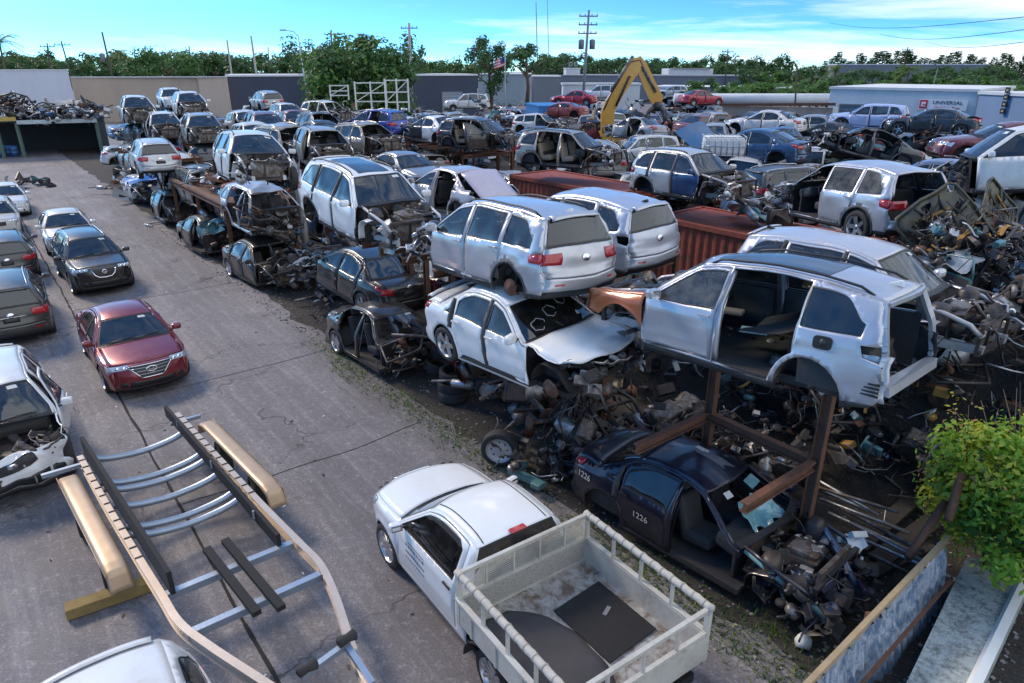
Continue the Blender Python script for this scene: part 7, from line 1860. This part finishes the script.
for s_ in (-1, 1): m = MB(); m.box((-.6, 3.2 + s_ * 1.2, .55), (4.4, .6, 1.0), GREASE, bev=.3); m.build('track', ex)
# pale caged tank beside the blue coupe
tp = px(722, 155, D=24.5); o = empty('caged_tank', tp, (0, 0, R_(-10))); tag(o, 'white plastic tank in a wire cage in front of the blue coupe', 'tank')
m = MB(); m.box((0, 0, .32), (1.35, 1.0, .62), WHITEPL, bev=.12); m.build('tank_body', o)
m = MB()
for i in range(8): x = -.68 + 1.36 * i / 7; m.tube([(x, -.52, 0), (x, -.52, .66)], .016, GALV, 5); m.tube([(x, -.52, .66), (x, .52, .66)], .014, GALV, 5)
for z in (.04, .34, .64): m.tube([(-.7, -.52, z), (.7, -.52, z), (.7, .52, z), (-.7, .52, z), (-.7, -.52, z)], .016, GALV, 5)
m.build('cage', o)
# white pallet racking frames near the round tree
def racking(u, vb, D, w, h, n, lab):
    p = px(u, vb, D=D); o = empty('pallet_rack', p, (0, 0, .3)); tag(o, lab, 'pallet rack'); FRM = plain('white_frame', (.60, .60, .58), .6, 0, .15, 5, .1)
    for i in range(n):
        m = MB(); x = -w / 2 + w * i / (n - 1); m.bar((x, 0, 0), (x, 0, h), .12, .12, FRM); m.build('upright', o)
    for z in (.3, .6, .95):
        m = MB(); m.bar((-w / 2, 0, h * z), (w / 2, 0, h * z), .09, .09, FRM); m.build('beam', o)
    m = MB(); m.bar((-w / 2, .02, h * .3), (w / 2, .02, h * .95), .06, .06, FRM); m.build('brace', o)
racking(372, 110, 62, 2.6, 2.3, 3, 'taller left frame of white pallet racking by the round tree')
racking(398, 112, 60, 1.9, 2.6, 3, 'right frame of white pallet racking by the round tree')
racking(340, 100, 66, 1.6, 1.3, 2, 'short white frame behind the bare white shell')
# ---------------------------------------------------------------- the open shed and heap at far left
sp0, sp1 = px(-40, 160, z=0), px(103, 154, z=0)
sh_o = empty('open_shed', sp1); tag(sh_o, 'dark open fronted storage shed with a pale roof edge at far left', 'shed'); b0 = Vector(sp1)
dS = (sp1 - sp0); LS = dS.length; dS.normalize(); nS = Vector((-dS.y, dS.x, 0)); 
if nS.y < 0: nS = -nS
def SH(x, y, z): return sp0 + dS * x + nS * y + Vector((0, 0, z)) - b0
zr = 2.75; DKW = plain('dark_shed_wall', (.03, .036, .042), .9, 0, .3, 2, .2)
m = MB(); m.add([SH(0, 6, 0), SH(LS, 6, 0), SH(LS, 6, zr), SH(0, 6, zr)], [(0, 1, 2, 3)], DKW); m.add([SH(LS, 0, 0), SH(LS, 6, 0), SH(LS, 6, zr), SH(LS, 0, zr)], [(0, 1, 2, 3)], DKW); m.build('wall', sh_o)
m = MB(); m.add([SH(0, -.3, zr), SH(LS + .1, -.3, zr), SH(LS + .1, 6.2, zr), SH(0, 6.2, zr), SH(0, -.3, zr + .1), SH(LS + .1, -.3, zr + .1), SH(LS + .1, 6.2, zr + .1), SH(0, 6.2, zr + .1)], [(0, 1, 2, 3), (4, 5, 6, 7), (0, 1, 5, 4)], DKW); m.build('roof', sh_o)
m = MB(); m.bar(SH(LS * .45, -.35, zr + .02), SH(LS + .1, -.35, zr + .02), .16, .3, plain('pale_edge', (.38, .44, .46), .7, 0, .3, 3, .2)); m.build('roof_edge', sh_o)
for k in (.12, .30, .44, 1.0):
    m = MB(); m.bar(SH(LS * k, -.1, 0), SH(LS * k, -.1, zr), .2, .2, plain('green_post', (.10, .15, .12), .8, 0, .3, 4, .2)); m.build('post', sh_o)
m = MB(); m.bar(SH(LS * .02, -.4, zr + .25), SH(LS * .45, -.4, zr + .3), .12, .3, plain('yellow_beam', (.42, .30, .07), .7, 0, .35, 4, .2)); m.build('yellow_beam', sh_o)
for i in range(5):
    o = link('oil_drum', None if False else proto(lambda m: (m.lathe([(.001, 0), (.29, 0), (.29, .3), (.305, .31), (.29, .33), (.29, .6), (.305, .61), (.29, .63), (.29, .88), (.001, .88)], plain('drum_blue', (.03, .10, .26), .5, 0, .35, 5, .2), 16)), 'oil_drum'), None, b0 + SH(LS * (.16 + .05 * i), .8 + .5 * (i % 2), 0))
    tag(o, 'blue oil drum standing in the left bay of the shed', 'oil drum', 'blue drums in the open shed')
def hz(p): return zr + .15
for i in range(46):
    x = rs.uniform(0, LS); p = b0 + SH(x, rs.uniform(.3, 5), zr + .2 + rs.random() ** 1.5 * (1.5 if x < LS * .45 else .9)); scrap(rs.choice(ALLK), p, 'on the shed roof at far left', sc=rs.uniform(1.0, 1.5))
m = MB()
for i in range(34):
    x = rs.uniform(0, LS); junk(m, b0 + SH(x, rs.uniform(.2, 4.5), zr + .3 + rs.uniform(0, .9 if x < LS * .5 else .5)), (2.6, 2.6, .9), 15, rs, [GREASE, UNDER, DIRTYMETAL, TRIM, WP, SP, BLP], 2.0)
tag(m.build('scrap_rubble'), 'mixed small scrap heaped on the shed roof', None, None, 'stuff')
zone(12, 47, 56, 1.0, 4.2, .0, .3, 'on the ground before the shed', ['pipe', 'tyre', 'sheet', 'radiator', 'bumper', 'engine'])
zone(12, 42, 47, 5.5, 8, .1, 1.4, 'at the far end of the lane stacks', ['engine', 'axle', 'sheet', 'pipe', 'bumper'])
m = MB(); m.bar(ab(56, 9.2, .1), ab(57.5, 8.4, .12), .12, .05, WP); tag(m.build('metal_strip', None), 'short white strip lying in the lane before the shed', 'metal strip')
m = MB(); m.tube([ab(35.2, 6.2, .08), ab(35.8, 6.0, .08), ab(36.0, 6.9, .1), ab(36.2, 7.4, .1)], .05, WP, 6); tag(m.build('metal_strip'), 'bent white strip at the lane edge beside the tarpaulin', 'metal strip')
# ================================================================ light, sky, camera
SUN_EL, SUN_AZ = R_(40), math.atan2(-.82, .57)       # azimuth measured from +Y towards +X
w = bpy.data.worlds.new('World'); S.world = w; w.use_nodes = True; nt = w.node_tree
for n in list(nt.nodes): nt.nodes.remove(n)
out = nt.nodes.new('ShaderNodeOutputWorld'); bg = nt.nodes.new('ShaderNodeBackground'); nt.links.new(bg.outputs[0], out.inputs[0])
sk = nt.nodes.new('ShaderNodeTexSky'); sk.sky_type = 'NISHITA'; sk.sun_disc = False; sk.sun_elevation = SUN_EL; sk.sun_rotation = SUN_AZ; sk.altitude = 0; sk.air_density = 1.0; sk.dust_density = .6; sk.ozone_density = 2.2
tc = nt.nodes.new('ShaderNodeTexCoord'); sp_ = nt.nodes.new('ShaderNodeSeparateXYZ'); nt.links.new(tc.outputs['Generated'], sp_.inputs[0])
def mth(op, a, b=0.0):
    n = nt.nodes.new('ShaderNodeMath'); n.operation = op
    for s_, v in ((n.inputs[0], a), (n.inputs[1], b)):
        if hasattr(v, 'links'): nt.links.new(v, s_)
        else: s_.default_value = v
    return n.outputs[0]
zs_ = mth('ADD', mth('MULTIPLY', mth('MAXIMUM', sp_.outputs[2], 0.0), 5.0), .02)      # a deep blue sky well down to the skyline
cv = nt.nodes.new('ShaderNodeCombineXYZ'); nt.links.new(sp_.outputs[0], cv.inputs[0]); nt.links.new(sp_.outputs[1], cv.inputs[1]); nt.links.new(zs_, cv.inputs[2])
nv = nt.nodes.new('ShaderNodeVectorMath'); nv.operation = 'NORMALIZE'; nt.links.new(cv.outputs[0], nv.inputs[0]); nt.links.new(nv.outputs[0], sk.inputs['Vector'])
zc = mth('MAXIMUM', sp_.outputs[2], .0)
az = mth('ARCTAN2', sp_.outputs[0], sp_.outputs[1])
cb = nt.nodes.new('ShaderNodeCombineXYZ'); nt.links.new(mth('MULTIPLY', az, 1.6), cb.inputs[0]); nt.links.new(mth('MULTIPLY', mth('ADD', zc, mth('MULTIPLY', az, .03)), 22.0), cb.inputs[1])
nz = nt.nodes.new('ShaderNodeTexNoise'); nt.links.new(cb.outputs[0], nz.inputs['Vector']); nz.inputs['Scale'].default_value = 1.25; nz.inputs['Detail'].default_value = 8; nz.inputs['Roughness'].default_value = .6; nz.inputs['Distortion'].default_value = .35
rp = nt.nodes.new('ShaderNodeValToRGB'); rp.color_ramp.elements[0].position = .47; rp.color_ramp.elements[1].position = .72
low = mth('SUBTRACT', .06, mth('MULTIPLY', zc, 1.9))
bias = mth('ADD', nz.outputs['Fac'], mth('ADD', mth('MULTIPLY', az, .26), mth('MAXIMUM', low, -.12))); nt.links.new(bias, rp.inputs['Fac'])
tint = nt.nodes.new('ShaderNodeMix'); tint.data_type = 'RGBA'; tint.blend_type = 'MULTIPLY'; tint.inputs[0].default_value = 1.0; nt.links.new(sk.outputs[0], tint.inputs[6]); tint.inputs[7].default_value = (.46, 1.0, 1.36, 1)
mx = nt.nodes.new('ShaderNodeMix'); mx.data_type = 'RGBA'; nt.links.new(mth('MULTIPLY', rp.outputs[0], .82), mx.inputs[0]); nt.links.new(tint.outputs[2], mx.inputs[6]); mx.inputs[7].default_value = (6.6, 6.8, 7.0, 1)
nt.links.new(mx.outputs[2], bg.inputs[0]); bg.inputs[1].default_value = .13
l = bpy.data.lights.new('sun', 'SUN'); l.energy = 1.7; l.angle = R_(14); l.color = (1, .82, .62)
lo = bpy.data.objects.new('sun', l); COL.objects.link(lo)
dsun = Vector((math.sin(SUN_AZ) * math.cos(SUN_EL), math.cos(SUN_AZ) * math.cos(SUN_EL), math.sin(SUN_EL)))
lo.rotation_euler = dsun.to_track_quat('Z', 'Y').to_euler(); lo.location = (-30, 30, 40)
cam = bpy.data.cameras.new('camera'); co_ = bpy.data.objects.new('camera', cam); COL.objects.link(co_); S.camera = co_
co_.location = (0, 0, CAMH); co_.rotation_euler = (pi / 2 - TH, 0, 0); cam.sensor_width = 36; cam.lens = FPX / 1024 * 36; cam.clip_end = 3000; cam.clip_start = .05
S.view_settings.view_transform = 'Standard'; S.view_settings.look = 'None'; S.view_settings.exposure = 0.88; S.view_settings.gamma = 1
S.render.resolution_x = 1024; S.render.resolution_y = 683
